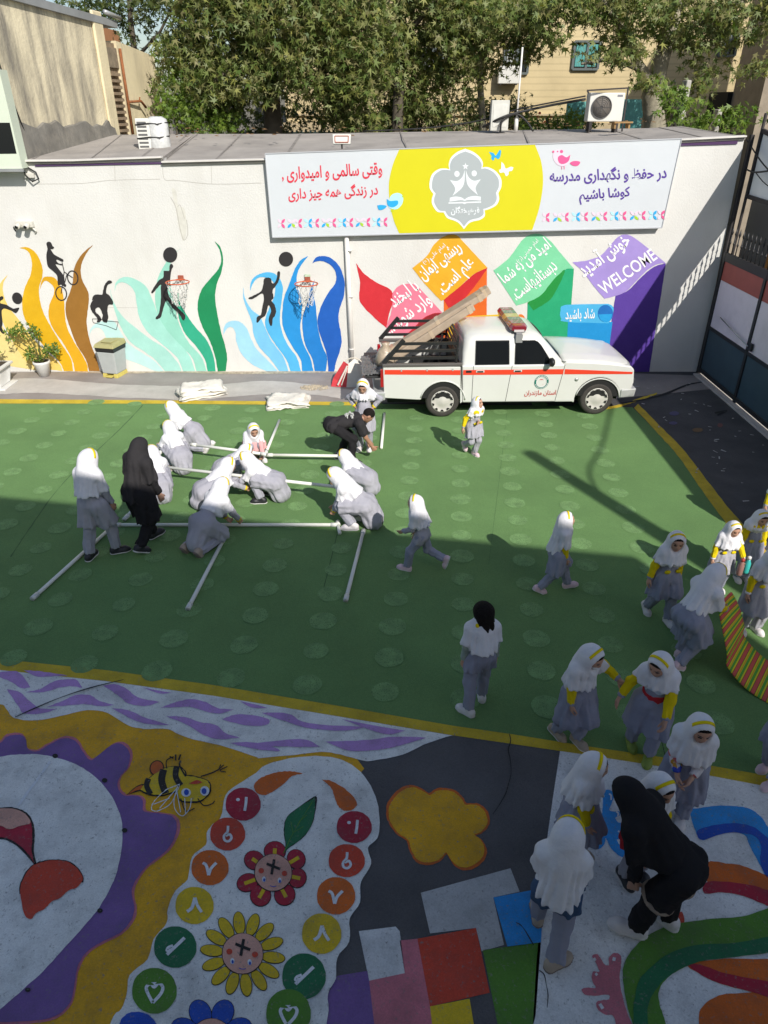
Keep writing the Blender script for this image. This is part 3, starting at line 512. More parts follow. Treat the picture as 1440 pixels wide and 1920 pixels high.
# ---- painted scrolls with lettering
sc = [('painted_red_scroll', ZB([(803,580,1),(850,640),(920,690),(985,720),(1008,750),(1010,800),(985,880),(975,945,1),(920,900),(840,820),(820,770),(825,690)]), 'd32632', .004),
 ('painted_pink_scroll', ZB([(1010,745),(1050,705),(1100,695),(1140,700,1),(1290,860,1),(1240,862),(1180,890),(1130,940),(1080,980),(1010,985),(980,960),(975,930),(1000,860),(1008,800)]), 'ee7f98', .006),
 ('painted_dark_red_fold', ZB([(1292,860,1),(1240,858),(1180,888),(1130,938),(1070,990,1),(1070,1150,1),(1295,1150,1),(1295,960)]), 'c01e2c', .005),
 ('painted_crimson_fold', ZB([(1292,862,1),(1240,866),(1190,890),(1150,930),(1200,925),(1292,880,1)]), '8e1822', .008),
 ('painted_amber_scroll', [(773,503,1),(800,480),(815,457),(835,442),(856,441),(872,457),(914,502,1),(890,513),(867,533),(846,557),(827,564,1),(800,536)], 'eaae1c', .006),
 ('painted_orange_pillar', [(832,560,1),(868,535),(913,500,1),(912,690,1),(832,690,1)], 'e86a16', .004),
 ('painted_scarlet_fold', [(914,502,1),(890,513),(867,533),(832,562,1),(841,577,1),(862,568),(885,543),(912,506,1)], 'cf1f26', .007),
 ('painted_mint_scroll', [(925,507,1),(955,483),(982,447),(1008,438),(1030,450),(1052,476),(1076,504,1),(1060,505),(1040,524),(1015,553),(990,566),(968,573,1)], '7fd6a4', .006),
 ('painted_green_pillar', [(1076,504,1),(1072,560),(1062,690,1),(986,690,1),(989,567,1),(1015,553),(1040,524),(1060,505)], '17a873', .004),
 ('painted_leaf_green_fold', [(1058,505,1),(1038,524),(1014,553),(989,567,1),(1000,582,1),(1030,563),(1045,540),(1058,512)], '0a9038', .007),
 ('painted_violet_scroll', ZC([(340,755,1),(420,745),(500,715),(560,650),(600,610),(650,600),(720,640),(865,760,1),(820,765),(760,800),(700,860),(640,920),(580,945),(520,960,1),(460,890),(400,810)]), 'a892d8', .006),
 ('painted_purple_pillar', ZC([(865,762,1),(845,765),(790,785),(720,845),(650,915),(582,945,1),(560,1080),(530,1400,1),(770,1386,1),(800,1180),(835,960)]), '5a3aa0', .004),
 ('painted_blue_pillar', ZC([(315,1090,1),(565,1090,1),(548,1225),(530,1400,1),(300,1400,1)]), '0c97dc', .005),
 ('painted_blue_scroll', ZC([(300,995),(500,990),(545,990),(570,1010),(565,1060),(545,1093),(520,1097),(300,1090),(275,1070),(272,1030)]), '4cb8ea', .006)]
for nm, q, h, l in sc: FW(nm, S(q, 6), wm(nm, h, .04), l, wall)
FW('painted_scroll_hollow', circ(*ZC([(525,1043)])[0], 14.3, 16.3), wm('painted_scroll_hollow', '0b6fc0'), .008, wall)
FW('painted_scroll_curl', S(ZC([(484,1048,1),(562,1045,1),(555,1075),(530,1092),(500,1080)]), 5), wm('painted_scroll_curl', '18a0e2'), .0095, wall)
FW('painted_yellow_panel', [(840,595),(956,588),(956,640),(840,640)], wm('painted_yellow_panel', 'ecc330'), .0055, wall)
FW('painted_orange_ball', circ(976,601,9,12), wm('painted_orange_ball', 'ec7a20'), .006, wall)
m_wl = mat('white_lettering', (.82,.82,.82), .7)
LW = lambda s, A, B, l=.011, **k: lettering(FW, s, A, B, m_wl, l, wall, name='painted_lettering', **k)
LW('با لبخند', (739,577), (787,541), bold=.02, h=34)
LW('وارد شوید...', (731,627), (810,566), bold=.02, h=34)
LW('امام علی (ع)', (796,496), (836,461), bold=.004, h=12)
LW('ریشه‌ی ایمان'.replace('\u200c', ''), (793,525), (866,467), bold=.02, h=32)
LW('علم است.', (830,553), (890,494), bold=.02, h=36)
LW('امام خمینی (ره)', (972,493), (1010,452), bold=.004, h=12)
LW('امید من به شما', (946,532), (1034,462), bold=.018, h=32)
LW('دبستانیهاست.', (968,563), (1046,503), bold=.018, h=34)
LW('خوش آمدید', (1094,520), (1183,455), bold=.022, h=40)
LW('WELCOME', (1132,553), (1233,484), bold=.014, h=24, rtl=False)
LW('شاد باشید', (1060,598), (1115,596), bold=.018, h=24)

# ---- banner
BY = 14.77
FB = Flat(lambda u, v: atY(u, v, BY), (0, -1, 0))
ban = empty('school_banner', (0, 0, 0), label='wide white and yellow school banner fixed along the wall top', cat='banner')
m_bw = mat('banner_white', (.60,.63,.66), .5, .02, 2, .25, 2.2); m_by = mat('banner_yellow', (.64,.59,.004), .5, .02, 2)
cor = [atY(u, v, BY) for u, v in ((497,288),(1278,260),(1241,427),(511,445))]
b = MB(); b.prism(cor[::-1], (0, WALL_Y-BY-.002, 0)); b.build('panel', m_bw, ban)
m_fr = mat('banner_edge', (.45,.46,.48), .5)
b = MB()
for i in range(4): b.bar(cor[i]+Vector((0,-.004,0)), cor[(i+1) % 4]+Vector((0,-.004,0)), .012, .02)
b.build('frame', m_fr, ban)
yl_l = S(ZE([(746,90,1),(712,170),(692,250),(687,310),(694,400),(715,490),(745,562,1)]), 6, False); yl_r = S([(998,431,1),(1011,390),(1018,345),(1015,305),(1003,271,1)], 6, False)
FB('yellow_field', yl_l + yl_r, m_by, .004, ban)
m_red = mat('banner_red', (.68,.04,.07), .5); m_ind = mat('banner_indigo', (.09,.04,.30), .5); m_eg = mat('emblem_grey', (.40,.44,.45), .5); m_ew = mat('emblem_white', (.74,.78,.8), .5)
LB = lambda s, A, B, m_, l=.006, **k: lettering(FB, s, A, B, m_, l, ban, name='lettering', **k)
LB('وقتی سالمی و امیدواری ,', (529,336), (717,326), m_red, bold=.02, h=30)
LB('در زندگی همه چیز داری', (541,373), (709,364), m_red, bold=.02, h=30)
LB('در حفظ و نگهداری مدرسه', (1031,340), (1250,333), m_ind, bold=.022, h=31)
LB('کوشا باشیم', (1086,374), (1182,367), m_ind, bold=.022, h=28)
emb = [(1117,95,1),(1160,112),(1195,140),(1212,170),(1210,196,1),(1240,195),(1280,215),(1310,255),(1312,300),(1296,335,1),(1300,370),(1285,400),(1250,420),(1222,428,1),(1222,460),(1195,480),(1160,488),(1135,500),(1110,530,1),(1085,500),(1060,485),(1020,470),(1000,440,1),(965,435),(940,400),(936,370),(945,340,1),(925,310),(925,270),(940,230),(975,205),(1010,202),(1030,206,1),(1028,175),(1042,140),(1075,112)]
FB('emblem_border', S(ZE([(x+(x-1117)*.04, y+(y-310)*.04) + tuple(q) for x, y, *q in emb]), 5), m_ew, .006, ban)
FB('emblem_field', S(ZE([(x-(x-1117)*.035, y-(y-310)*.03) + tuple(q) for x, y, *q in emb]), 5), m_eg, .008, ban)
star = [(1118+ (19 if k % 2 == 0 else 8)*math.sin(k*math.pi/5), 186 - (21 if k % 2 == 0 else 9)*math.cos(k*math.pi/5)) for k in range(10)]
fig = [ZE(star), circ(*ZE([(1070,228)])[0], 5, 5.6), circ(*ZE([(1167,225)])[0], 5, 5.6), S(ZE([(1030,262,1),(1070,268),(1100,245),(1114,205,1),(1112,270),(1095,310),(1045,352,1),(1060,310)]), 5), S(ZE([(1204,258,1),(1165,266),(1135,245),(1120,205,1),(1124,270),(1140,305),(1188,348,1),(1175,305)]), 5),
 S(ZE([(1030,362,1),(1060,355),(1095,360),(1113,372,1),(1113,380,1),(1090,376),(1028,384,1)]), 4), S(ZE([(1204,356,1),(1170,352),(1135,358),(1113,372,1),(1113,380,1),(1140,374),(1204,378,1)]), 4), ZE([(1022,388),(1206,382),(1206,390),(1125,393),(1113,398),(1100,394),(1022,396)])]
FB('emblem_figure', fig, m_ew, .010, ban)
lettering(FB, 'فرهیختگان', ZE([(1036,450)])[0], ZE([(1197,446)])[0], m_ew, .010, ban, bold=.03, h=17, name='emblem_lettering')
m_cy = mat('banner_cyan', (.02,.38,.75), .5); m_pk = mat('banner_pink', (.78,.10,.28), .5); m_lb = mat('banner_light_blue', (.45,.75,.85), .5); m_lg = mat('banner_lime', (.38,.62,.03), .5); m_lp = mat('banner_pale_pink', (.78,.62,.72), .5)
FB('butterfly', [S(ZE([(1250,105,1),(1275,110),(1288,125),(1310,92,1),(1318,100),(1312,135),(1300,145),(1285,135),(1275,153),(1262,140),(1265,128)]), 4)], m_cy, .006, ban)
FB('pale_butterfly', [S(ZE([(1320,160,1),(1335,175),(1345,198),(1372,188),(1388,192,1),(1380,210),(1362,215),(1360,232),(1345,240),(1335,220),(1312,222),(1308,205),(1318,200)]), 4)], m_ew, .006, ban)
FB('bird_body', [S(ZE([(690,370),(705,345),(735,335),(760,345),(768,370),(760,400),(735,425),(705,425),(685,410)]), 5)], m_lb, .007, ban)
FB('bird_wing', [S(ZE([(676,368,1),(695,380),(735,378),(738,398),(715,415),(690,412),(678,395)]), 5), S(ZE([(622,405,1),(645,402),(675,408),(660,425),(632,430)]), 4)], m_cy, .009, ban)
FB('bird_beak', [ZE([(760,352),(771,352),(762,362)]), band(ZE([(700,425),(700,442)]), 1), band(ZE([(710,425),(710,442)]), 1)], m_lg, .008, ban)
FB('pink_bird_body', [S(ZC([(230,150),(245,125),(275,125),(290,150),(320,170),(315,200),(285,215),(255,205),(235,180)]), 5)], m_lp, .006, ban)
FB('pink_bird_wing', [S(ZC([(258,165),(280,152),(305,165),(328,150,1),(318,185),(290,202),(265,195)]), 5), S(ZC([(326,196),(350,185),(382,190),(372,210),(345,212)]), 4), circ(*ZC([(278,132)])[0], 3), circ(*ZC([(256,132)])[0], 1.5), circ(*ZC([(232,133)])[0], 2), band(ZC([(280,215),(280,232)]), 1), band(ZC([(293,213),(294,232)]), 1)], m_pk, .008, ban)
def leafp(c, ang, l=10, w=4.4):
    cA, sA = math.cos(ang), math.sin(ang)
    return [(c[0]+x*cA-y*sA, c[1]+x*sA+y*cA) for x, y in [(l*(t-.5), w/2*math.sin(math.pi*t)) for t in [k/6 for k in range(7)]] + [(l*(t-.5), -w/2*math.sin(math.pi*t)) for t in [k/6 for k in range(5, 0, -1)]]]
for x0, x1, y0, y1 in ((531,723,419,416),(1027,1243,407.5,403)):
    bk = {k: [] for k in 'pblgc'}
    N = 13; seq = [('p','x'),('p','x')]
    for i in range(N):
        cx = x0 + (x1-x0)*i/(N-1); cy = y0 + (y1-y0)*i/(N-1); mode = i % 4
        L, Rr = cx-4.2, cx+4.2
        a = [('p',(cx,cy-4.4),2.2),('p',(cx,cy+4.4),-2.2)] if mode == 0 or mode == 2 else ([('b',(cx-4,cy+4.4),-.8),('g',(cx+4,cy+4.4),.8),('l',(cx-4,cy-4.4),.8),('l',(cx+4,cy-4.4),-.8)] if mode == 1 else [('b',(cx+3,cy-4.4),2.2),('b',(cx+3,cy+4.4),-2.2),('c',(cx-5,cy-4.4),.8),('c',(cx-5,cy+4.4),-.8)])
        for k, p, an in a: bk[k].append(leafp(p, an, 11, 5))
        if mode in (0, 2): bk['l'] += [leafp((cx-7,cy-4.4), .9, 10, 4.5), leafp((cx-7,cy+4.4), -.9, 10, 4.5)]
    for k, m_ in (('p',m_pk),('b',m_cy),('g',m_lg),('l',m_lp),('c',m_lb)): FB('leaf_ornament', bk[k], m_, .006, ban)
# ================================================================ BUILDINGS AND STREET AROUND THE YARD
# school block the photo is taken from: its 8 m roof line shades the near half of the yard
m_brick = mat('school_plaster', (.78,.76,.72), .9, .1, 1)
sch = empty('school_building', (0, -.3, 0), label='school block on the near side of the yard whose roof shades the ground', cat='building')
b = MB(); sl_ = -.18
A, B_ = Vector((-3.2, -.3+3.2*.18, 0)), Vector((7.85, -.3-7.85*.18, 0)); nrm = Vector((-.18, -1, 0)).normalized()*9
def off(p): return Vector(p) - Vector((0, -.3, 0))
bk1 = Vector((7.9, -10.5, 0)); bk0 = A + nrm
b.hexa([off(p) for p in (bk0, bk1, B_, A)] + [off(p)+Vector((0,0,8.0)) for p in (bk0, bk1, B_, A)])
b.build('wall', m_brick, sch)
# ---- gate on the right, hung from a post at the wall's end and running along the side of the yard
GX = 6.77
m_gblk = mat('gate_black', (.018,.018,.020), .5, .2, 5)
m_glil = mat('gate_lilac_panel', (.80,.73,.82), .6, .06, 2, dirt=.15, dirtcol=(.3,.27,.3)); m_gred = mat('gate_red_panel', (.42,.10,.08), .6, .1, 3); m_gtl = mat('gate_teal_panel', (.045,.085,.115), .55, .1, 3)
gate = empty('yard_gate', (GX, 14.75, 0), label='tall black yard gate with lilac, red and teal panels and spiked top', cat='gate')
lo = lambda y, z, x=0: (x, y-14.75, z)
ys = [14.72, 12.95, 11.2, 9.45, 7.7, 5.95, 4.2]
def gz(y): return 2.5 - (14.72-y)*.02
f = MB()
for z, w in ((.12,.09), (1.02,.07), (2.42,.16)): f.bar(lo(ys[0], z), lo(ys[-1], z), .06, w)
for y in ys: f.bar(lo(y, .05), lo(y, 2.5), .07, .09, up=(0,1,0))
f.build('gate_frame', m_gblk, gate, bevel=.006)
for y0, y1 in zip(ys, ys[1:]):
    ya, yb = y0-.05, y1+.05
    for nm, z0, z1, m_ in (('teal_panel', .165, .985, m_gtl), ('lilac_panel', 1.055, 1.98, m_glil), ('red_panel', 1.985, 2.34, m_gred)):
        b = MB(); b.box(lo(yb, z0, -.012), lo(ya, z1, .012)); b.build(nm, m_, gate)
sp = MB(); y = 14.66
while y > 4.25:
    sp.tube([lo(y, 2.5), lo(y, 2.84)], .011, 6); sp.tube([lo(y, 2.66), lo(y, 2.69), lo(y, 2.72)], [.012, .022, .012], 6); sp.tube([lo(y, 2.83), lo(y, 2.87), lo(y, 2.98)], [.011, .024, .002], 6); y -= .165
sp.build('spike_rail', m_gblk, gate)
for yy in (12.8, 11.4):
    b = MB(); b.box(lo(yy-.06, 1.1, -.07), lo(yy+.06, 1.24, -.03)); b.build('latch', m_gblk, gate, bevel=.008)
b = MB(); b.tube([lo(14.2, 1.35, -.07), lo(12.85, 1.17, -.08)], .012, 6); b.build('bolt', mat('steel', (.5,.5,.5), .35, metal=.8), gate)
# post and wooden sill under the gate
m_conc = mat('gate_sill', (.50,.46,.42), .9, .15, 3, .3, 40)
b = MB(); b.box((GX-.14, 10.2, 0), (GX+.05, 14.7, .035)); b.build('gate_sill', m_conc, None, label='pale worn concrete sill under the yard gate', cat='sill', bevel=.01)
m_post = mat('dark_post', (.03,.025,.025), .7, .3, 5)
pst = MB(); pst.box((6.77, 14.80, 0), (6.84, 14.885, 4.55)); pst.tube([(6.88,14.7,2.4),(6.90,14.7,4.9)], .03, 8); pst.build('gate_post', m_post, None, label='black steel post at the end of the mural wall carrying the gate', cat='post', bevel=.01)
# overhead sign box across the gate; its unseen run is added to cast shade
m_sgn = mat('sign_back_white', (.76,.78,.80), .6, .05, 1.5)
sg = empty('gate_sign', (6.95, 14.6, 0), label='white board over the gate in a dark frame with cables in front', cat='sign')
sA = [(6.92, 14.7, 3.52), (6.92, 4.6, 3.25), (6.92, 4.6, 3.95), (6.92, 10.4, 3.95), (6.92, 14.7, 4.62)]
b = MB(); b.prism([Vector(p)-Vector((6.95,14.6,0)) for p in sA], (.14, 0, 0)); b.build('board', m_sgn, sg)
b = MB(); pts = [Vector(p)-Vector((6.95,14.6,0))+Vector((-.01,0,0)) for p in sA]
for i in range(5): b.bar(pts[i], pts[(i+1) % 5], .05, .07)
b.bar(Vector((pts[0].x, -1.45, pts[0].z-.32)), pts[1]+Vector((0,0,-.05)), .05, .36); b.build('frame', m_post, sg)  # deep lower bar is added out of view to bound the light stripe
b = MB(); b.box((.0,-10.0,2.56),(.05,-3.7,3.10)); b.build('added_shade_board', m_post, sg)  # board added out of view to block sun through the gap above the gate
m_cab = mat('black_cable', (.012,.012,.012), .6)
def cable(name, pts, r, lab, m=m_cab, cat='cable', n=5, **k):
    q = [Vector(p) for p in pts]; P3 = []
    for i in range(len(q)-1):
        p0, p1, p2, p3 = q[max(0,i-1)], q[i], q[i+1], q[min(len(q)-1,i+2)]
        for j in range(n):
            t = j/n; P3.append(.5*((2*p1)+(p2-p0)*t+(2*p0-5*p1+4*p2-p3)*t*t+(3*p1-p0-3*p2+p3)*t**3))
    P3.append(q[-1]); b = MB(); b.tube(P3, r, 6); return b.build(name, m, None, label=lab, cat=cat, **k)
cable('cable', [atX(1400,262,6.8), atX(1425,300,6.8), atX(1442,320,6.8)], .012, 'black cable drooping in front of the white gate board from its top corner')
cable('cable', [atX(1400,318,6.8), atX(1416,323,6.8), atX(1445,320,6.8)], .016, 'thicker level black cable across the middle of the gate board')
cable('cable', [atX(1416,322,6.8), atX(1430,340,6.8), atX(1445,352,6.8)], .009, 'thin black cable falling below the level cable on the gate board')
# ---- utility pole beyond the side of the yard: its shadow lies across the turf
m_pole = mat('pole_concrete', (.35,.34,.32), .9, .1, 3)
b = MB(); pb = Vector((2.42+.5815*8.3, 10.72-1.166*8.3, 0)); b.tube([pb, pb+Vector((0,0,8.3))], [.19,.13], 12)
b.build('utility_pole', m_pole, None, label='tall concrete street pole outside the gate side of the yard', cat='pole')
def lift(u, v, h): q = G(u, v); return (q.x+.5815*h, q.y-1.166*h, h)
cable('overhead_cable', [lift(1146,762,7.4), lift(1128,835,7.1), lift(1104,888,6.9), lift(1150,948,6.9), lift(1262,1012,7.1)], .028, 'overhead cable bundle hanging from the street pole')
# ---- tall stucco building on the left, its side wall running back from the yard
m_stuc = mat('old_stucco', (.76,.67,.47), .9, .14, .9, .6, 14, dirt=.95, dirtcol=(.22,.20,.165), dscale=1.5, stretch=(1.8,1.8,.38), fine=.1, dlo=.40)
m_stuc2 = mat('stucco_pale', (.74,.64,.42), .9, .1, 1.5, .4, 18, dirt=.4, dirtcol=(.22,.19,.15), dscale=1.5, stretch=(2,2,.4))
stu = empty('stucco_building', (-6.8, 15.2, 0), label='tall weathered beige stucco building left of the yard wall', cat='building')
org = Vector((-6.8, 15.2, 0))
p0, p1 = Vector((-7.0, 14.95, 0)), Vector((-6.05, 22.2, 0)); dv = (p1-p0).normalized(); nv = Vector((dv.y, -dv.x, 0))  # outward, towards +x
def sw(s, z, o=0): return p0 + dv*s + nv*o + Vector((0,0,z)) - org
b = MB()
b.hexa([sw(0,0,-4), sw(0,0,0), sw(4.35,0,0), sw(4.35,0,-4), sw(0,6.72,-4), sw(0,6.72,0), sw(4.35,6.62,0), sw(4.35,6.62,-4)])
b.build('wall', m_stuc, stu)
b = MB(); b.hexa([sw(5.15,0,-4), sw(5.15,0,0), sw(7.3,0,0), sw(7.3,0,-4), sw(5.15,6.35,-4), sw(5.15,6.35,0), sw(7.3,6.15,0), sw(7.3,6.15,-4)]); b.build('wall', m_stuc2, stu)
b = MB(); b.hexa([sw(4.05,4.0,.001), sw(4.05,4.0,.06), sw(4.5,4.0,.06), sw(4.5,4.0,.001), sw(4.05,6.85,.001), sw(4.05,6.85,.07), sw(4.5,6.85,.07), sw(4.5,6.85,.001)]); b.build('pier', m_stuc2, stu, bevel=.03)
# recess between the two walls with a ladder of bare brick teeth
m_tooth = mat('bare_brick', (.27,.20,.13), .95, .3, 9, .5, 30)
b = MB(); b.hexa([sw(4.35,0,-4), sw(4.35,0,-.06), sw(5.15,0,-.06), sw(5.15,0,-4), sw(4.35,6.3,-4), sw(4.35,6.3,-.06), sw(5.15,6.3,-.06), sw(5.15,6.3,-4)])
z = 4.2
while z < 5.75:
    b.hexa([sw(4.62,z,-.062), sw(4.62,z,.03), sw(5.02,z,.05), sw(5.02,z,-.062), sw(4.62,z+.06,-.062), sw(4.62,z+.06,.03), sw(5.02,z+.06,.05), sw(5.02,z+.06,-.062)]); z += .13
b.build('brick_recess', m_tooth, stu)
b = MB(); b.hexa([sw(4.52,5.8,-.058), sw(4.52,5.8,-.01), sw(5.14,5.8,-.01), sw(5.14,5.8,-.058), sw(4.52,6.2,-.058), sw(4.52,6.2,-.01), sw(5.14,6.2,-.01), sw(5.14,6.2,-.058)]); b.build('lintel_board', mat('weathered_board', (.25,.20,.14), .9, .3, 8), stu)
m_rust = mat('rusty_pipe', (.25,.09,.03), .8, .3, 10)
b = MB(); b.tube([sw(5.2,4.4,.05), sw(5.2,6.2,.05)], .035, 8); b.build('rusty_pipe', m_rust, stu)
b = MB(); b.tube([sw(5.25,5.1,.05), sw(5.8,5.12,.12), sw(6.0,4.98,.14)], .03, 6); b.tube([sw(5.75,5.12,.1), sw(5.8,5.2,.1)], .02, 6); b.build('pipe_branch', m_rust, stu)
m_gcop = mat('parapet_cap', (.27,.28,.28), .7, .15, 2)
b = MB(); b.hexa([sw(-.1,6.722,-.3), sw(-.1,6.722,.08), sw(5.2,6.60,.08), sw(5.2,6.60,-.3), sw(-.1,6.86,-.3), sw(-.1,6.86,.08), sw(5.2,6.74,.08), sw(5.2,6.74,-.3)]); b.build('parapet_cap', m_gcop, stu)
b = MB(); b.tube([sw(4.6,6.86,.1), sw(5.3,6.8,.12)], .05, 8); b.build('roof_pipe', mat('galvanised', (.55,.56,.56), .4, metal=.6), stu)
m_flash = mat('tar_flashing', (.17,.16,.14), .9, .25, 2.5, .5, 14, dirt=.4, dirtcol=(.35,.31,.25), dscale=3)
b = MB(); wv = [(s, 4.72+.05*math.sin(s*5)+.04*math.sin(s*11+1)-.06*(s/4)) for s in [k*.25 for k in range(18)]]
for (s0, z0), (s1, z1) in zip(wv, wv[1:]): b.hexa([sw(s0,4.1,.001), sw(s0,4.1,.16), sw(s1,4.1,.16), sw(s1,4.1,.001), sw(s0,z0,.001), sw(s0,z0-.02,.045), sw(s1,z1-.02,.045), sw(s1,z1,.001)])
b.build('tar_flashing', m_flash, stu)
b = MB(); b.tube([sw(.05,6.4,.04), sw(.22,5.4,.05), sw(.5,4.5,.06), sw(.9,4.2,.1)], .012, 5); b.tube([sw(.0,6.1,.04), sw(.12,5.2,.05), sw(.3,4.45,.06), sw(.35,4.2,.1)], .012, 5); b.build('wall_cables', m_cab, stu)
# pale green annex at the very left, standing on the wall line
m_ann = mat('annex_pale_green', (.62,.68,.55), .7, .04, 2); m_annd = mat('annex_dark_glass', (.012,.014,.014), .15)
ann = empty('annex', (-8.2, 14.6, 0), label='pale green cladding corner with a black band at the left edge', cat='building')
ao = Vector((-8.2,14.6,0))
def ap(u, v, y=14.62): return atY(u, v, y) - ao
b = MB(); b.prism([ap(42,316), ap(-120,318), ap(-120,130), ap(-2,130)], (0, .3, 0)); b.build('cladding', m_ann, ann)
b = MB(); b.prism([ap(31,288,14.615), ap(-120,290,14.615), ap(-120,230,14.615), ap(18,230,14.615)], (0, .1, 0)); b.build('dark_band', m_annd, ann)
b = MB(); b.bar(ap(44,319,14.60), ap(-120,320,14.60), .05, .05); b.build('drip_edge', m_gcop, ann)
# ---- drain pipe, cameras, wires on the wall
m_pvc = mat('white_pipe_paint', (.72,.70,.66), .5, .04, 6)
b = MB(); q0, q1 = atY(650,446), atY(661,690); b.tube([q0+Vector((0,-.05,.05)), q1+Vector((0,-.05,0))], .048, 12); b.tube([q1+Vector((0,-.05,.06)), q1+Vector((0,-.05,-.02)), q1+Vector((.02,-.16,-.05))], .054, 12)
for z in (.5, 1.6, 2.5): b.tube([Vector((q1.x-.01, 14.85, z)), Vector((q1.x-.01, 14.85, z+.03))], .056, 12)
b.build('drain_pipe', m_pvc, None, label='white drain pipe running down the mural wall between blue flame and red scroll', cat='pipe')
m_cam = mat('camera_housing', (.6,.58,.52), .5, .05, 8); m_lens = mat('lens_black', (.01,.01,.01), .1)
cc = empty('security_camera', tuple(atY(48,420)), label='twin beige security camera on the white wall above the cyclist', cat='camera')
b = MB(); b.box((-.16,-.10,-.05), (.17,0,.05)); b.tube([(.12,-.05,-.04), (.20,-.06,-.12), (.16,-.02,-.16)], .02, 6); b.build('bracket', m_cam, cc, bevel=.012)
for x in (-.09, .08):
    b = MB(); b.tube([(x,-.06,.0), (x,-.22,-.03)], .052, 12); o = b.build('lens_barrel', m_cam, cc)
    b = MB(); b.tube([(x,-.2205,-.03), (x,-.224,-.0308)], .032, 12); b.build('lens', m_lens, o)
b = MB(); b.tube([(-.17,-.04,.0), (-.24,-.03,-.06), (-.21,-.02,-.13)], .012, 5); b.build('cable', m_cab, cc)
wi = MB(); z0 = atY(58,330); wi.tube([z0+Vector((-.12,-.05,.25)), z0+Vector((-.06,-.08,.02)), z0+Vector((.05,-.1,-.09)), z0+Vector((.17,-.07,-.04)), z0+Vector((.13,-.05,.07)), z0+Vector((-.02,-.04,.16)), z0+Vector((-.2,-.04,.4))], .014, 6); wi.build('wire_loop', m_cab, None, label='loose loop of dark wire at the top left of the white wall', cat='wire')
b = MB(); b.box(tuple(z0+Vector((-.09,-.07,-.03))), tuple(z0+Vector((.08,-.001,.05)))); b.build('junction_box', m_cam, None, label='small beige junction box beside the loop of wire', cat='box', bevel=.01)
# ---- basketball hoops with nets
m_hoop = mat('hoop_orange', (.55,.10,.03), .5, .1, 9); m_net = mat('net_cord', (.75,.73,.70), .8); m_pla = mat('hoop_plate', (.35,.09,.05), .6, .3, 14)
def hoop(u, v, lab, seed, white):
    c = atY(u, v); o = empty('basketball_hoop', (c.x, WALL_Y-.012, c.z), label=lab, cat='hoop')
    rnd = random.Random(seed); r = .23; cy = -.30
    rim = [(r*math.cos(t), cy + r*math.sin(t), 0) for t in [2*math.pi*k/28 for k in range(28)]]
    b = MB(); b.tube(rim, .011, 8, closed=True); b.build('rim', m_hoop, o)
    b = MB(); b.box((-.055,-.02,-.03), (.055,0,.075)); b.bar((-.06,-.02,.0), (-.10,cy+r*.9,0), .02, .02); b.bar((.06,-.02,.0), (.10,cy+r*.9,0), .02, .02); b.build('plate', m_pla, o)
    if white: b = MB(); b.box((-.06,-.013,.078), (.06,-.002,.125)); b.build('sticker', mat('sticker_paint', (.45,.55,.40), .7, .4, 20), o)
    b = MB(); N, Lr = 14, 6; sk = (rnd.uniform(-.04,.08), rnd.uniform(-.03,.05))
    def npt(i, j):
        t = 2*math.pi*(i + .5*(j % 2))/N; rr = r*(1-.10*j if j < 4 else .62-.02*(j-4)); f_ = j/Lr
        return Vector((rr*math.cos(t)+sk[0]*f_*1.5+.012*rnd.uniform(-1,1)*j*.5, cy+rr*math.sin(t)+sk[1]*f_, -.072*j - .02*f_*math.sin(3*t)))
    grid = [[npt(i, j) for i in range(N)] for j in range(Lr+1)]
    for j in range(Lr):
        for i in range(N):
            a = grid[j][i]; k1, k2 = (i, (i-1) % N) if j % 2 == 0 else ((i+1) % N, i)
            b.tube([a, grid[j+1][k1]], .0045, 4, cap=False); b.tube([a, grid[j+1][k2]], .0045, 4, cap=False)
    b.build('net', m_net, o)
hoop(340, 523, 'red basketball hoop with torn net over the painted basketball player', 3, False)
hoop(577, 526, 'red basketball hoop with white net over the painted blue flames', 8, True)
# ---- things on the roof behind the wall
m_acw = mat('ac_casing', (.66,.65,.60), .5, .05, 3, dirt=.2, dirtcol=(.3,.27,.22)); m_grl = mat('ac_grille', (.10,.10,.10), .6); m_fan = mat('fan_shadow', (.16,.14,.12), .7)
def ac_unit(loc, w, h, d, lab, rz=0, legs=.32, grp=None, fan=True):
    o = empty('air_conditioner', loc, rz, label=lab, cat='air conditioner', group=grp)
    b = MB(); b.box((-w/2, -d/2, legs), (w/2, d/2, legs+h)); b.build('casing', m_acw, o, bevel=.02)
    if fan:
        cx, cz = -w*.14, legs+h*.5; r = h*.40
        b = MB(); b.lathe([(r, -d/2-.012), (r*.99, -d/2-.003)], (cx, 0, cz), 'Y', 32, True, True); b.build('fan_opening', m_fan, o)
        g = MB()
        for k in range(6): g.tube([(cx+r*(k+1)/6.2*math.cos(t), -d/2-.02, cz+r*(k+1)/6.2*math.sin(t)) for t in [2*math.pi*i/32 for i in range(32)]], .004 if k < 5 else .012, 4, closed=True)
        for k in range(8): g.tube([(cx, -d/2-.02, cz), (cx+r*math.cos(k*math.pi/4), -d/2-.02, cz+r*math.sin(k*math.pi/4))], .004, 4)
        g.build('fan_grille', m_grl, o)
        b = MB(); b.box((w*.28, -d/2-.004, legs+h*.86), (w*.43, -d/2-.001, legs+h*.93)); b.build('badge', mat('badge_grey', (.2,.2,.22), .5), o)
    for x in (-w*.38, w*.38): b = MB(); b.box((x-.03,-d/2+.02,0), (x+.03,d/2-.02,legs-.002)); b.build('leg', m_post, o)
    return o
ac_unit(tuple(atY(1127,247,18.0)), .76, .55, .32, 'large beige air conditioner with round fan on legs on the flat roof', legs=.2)
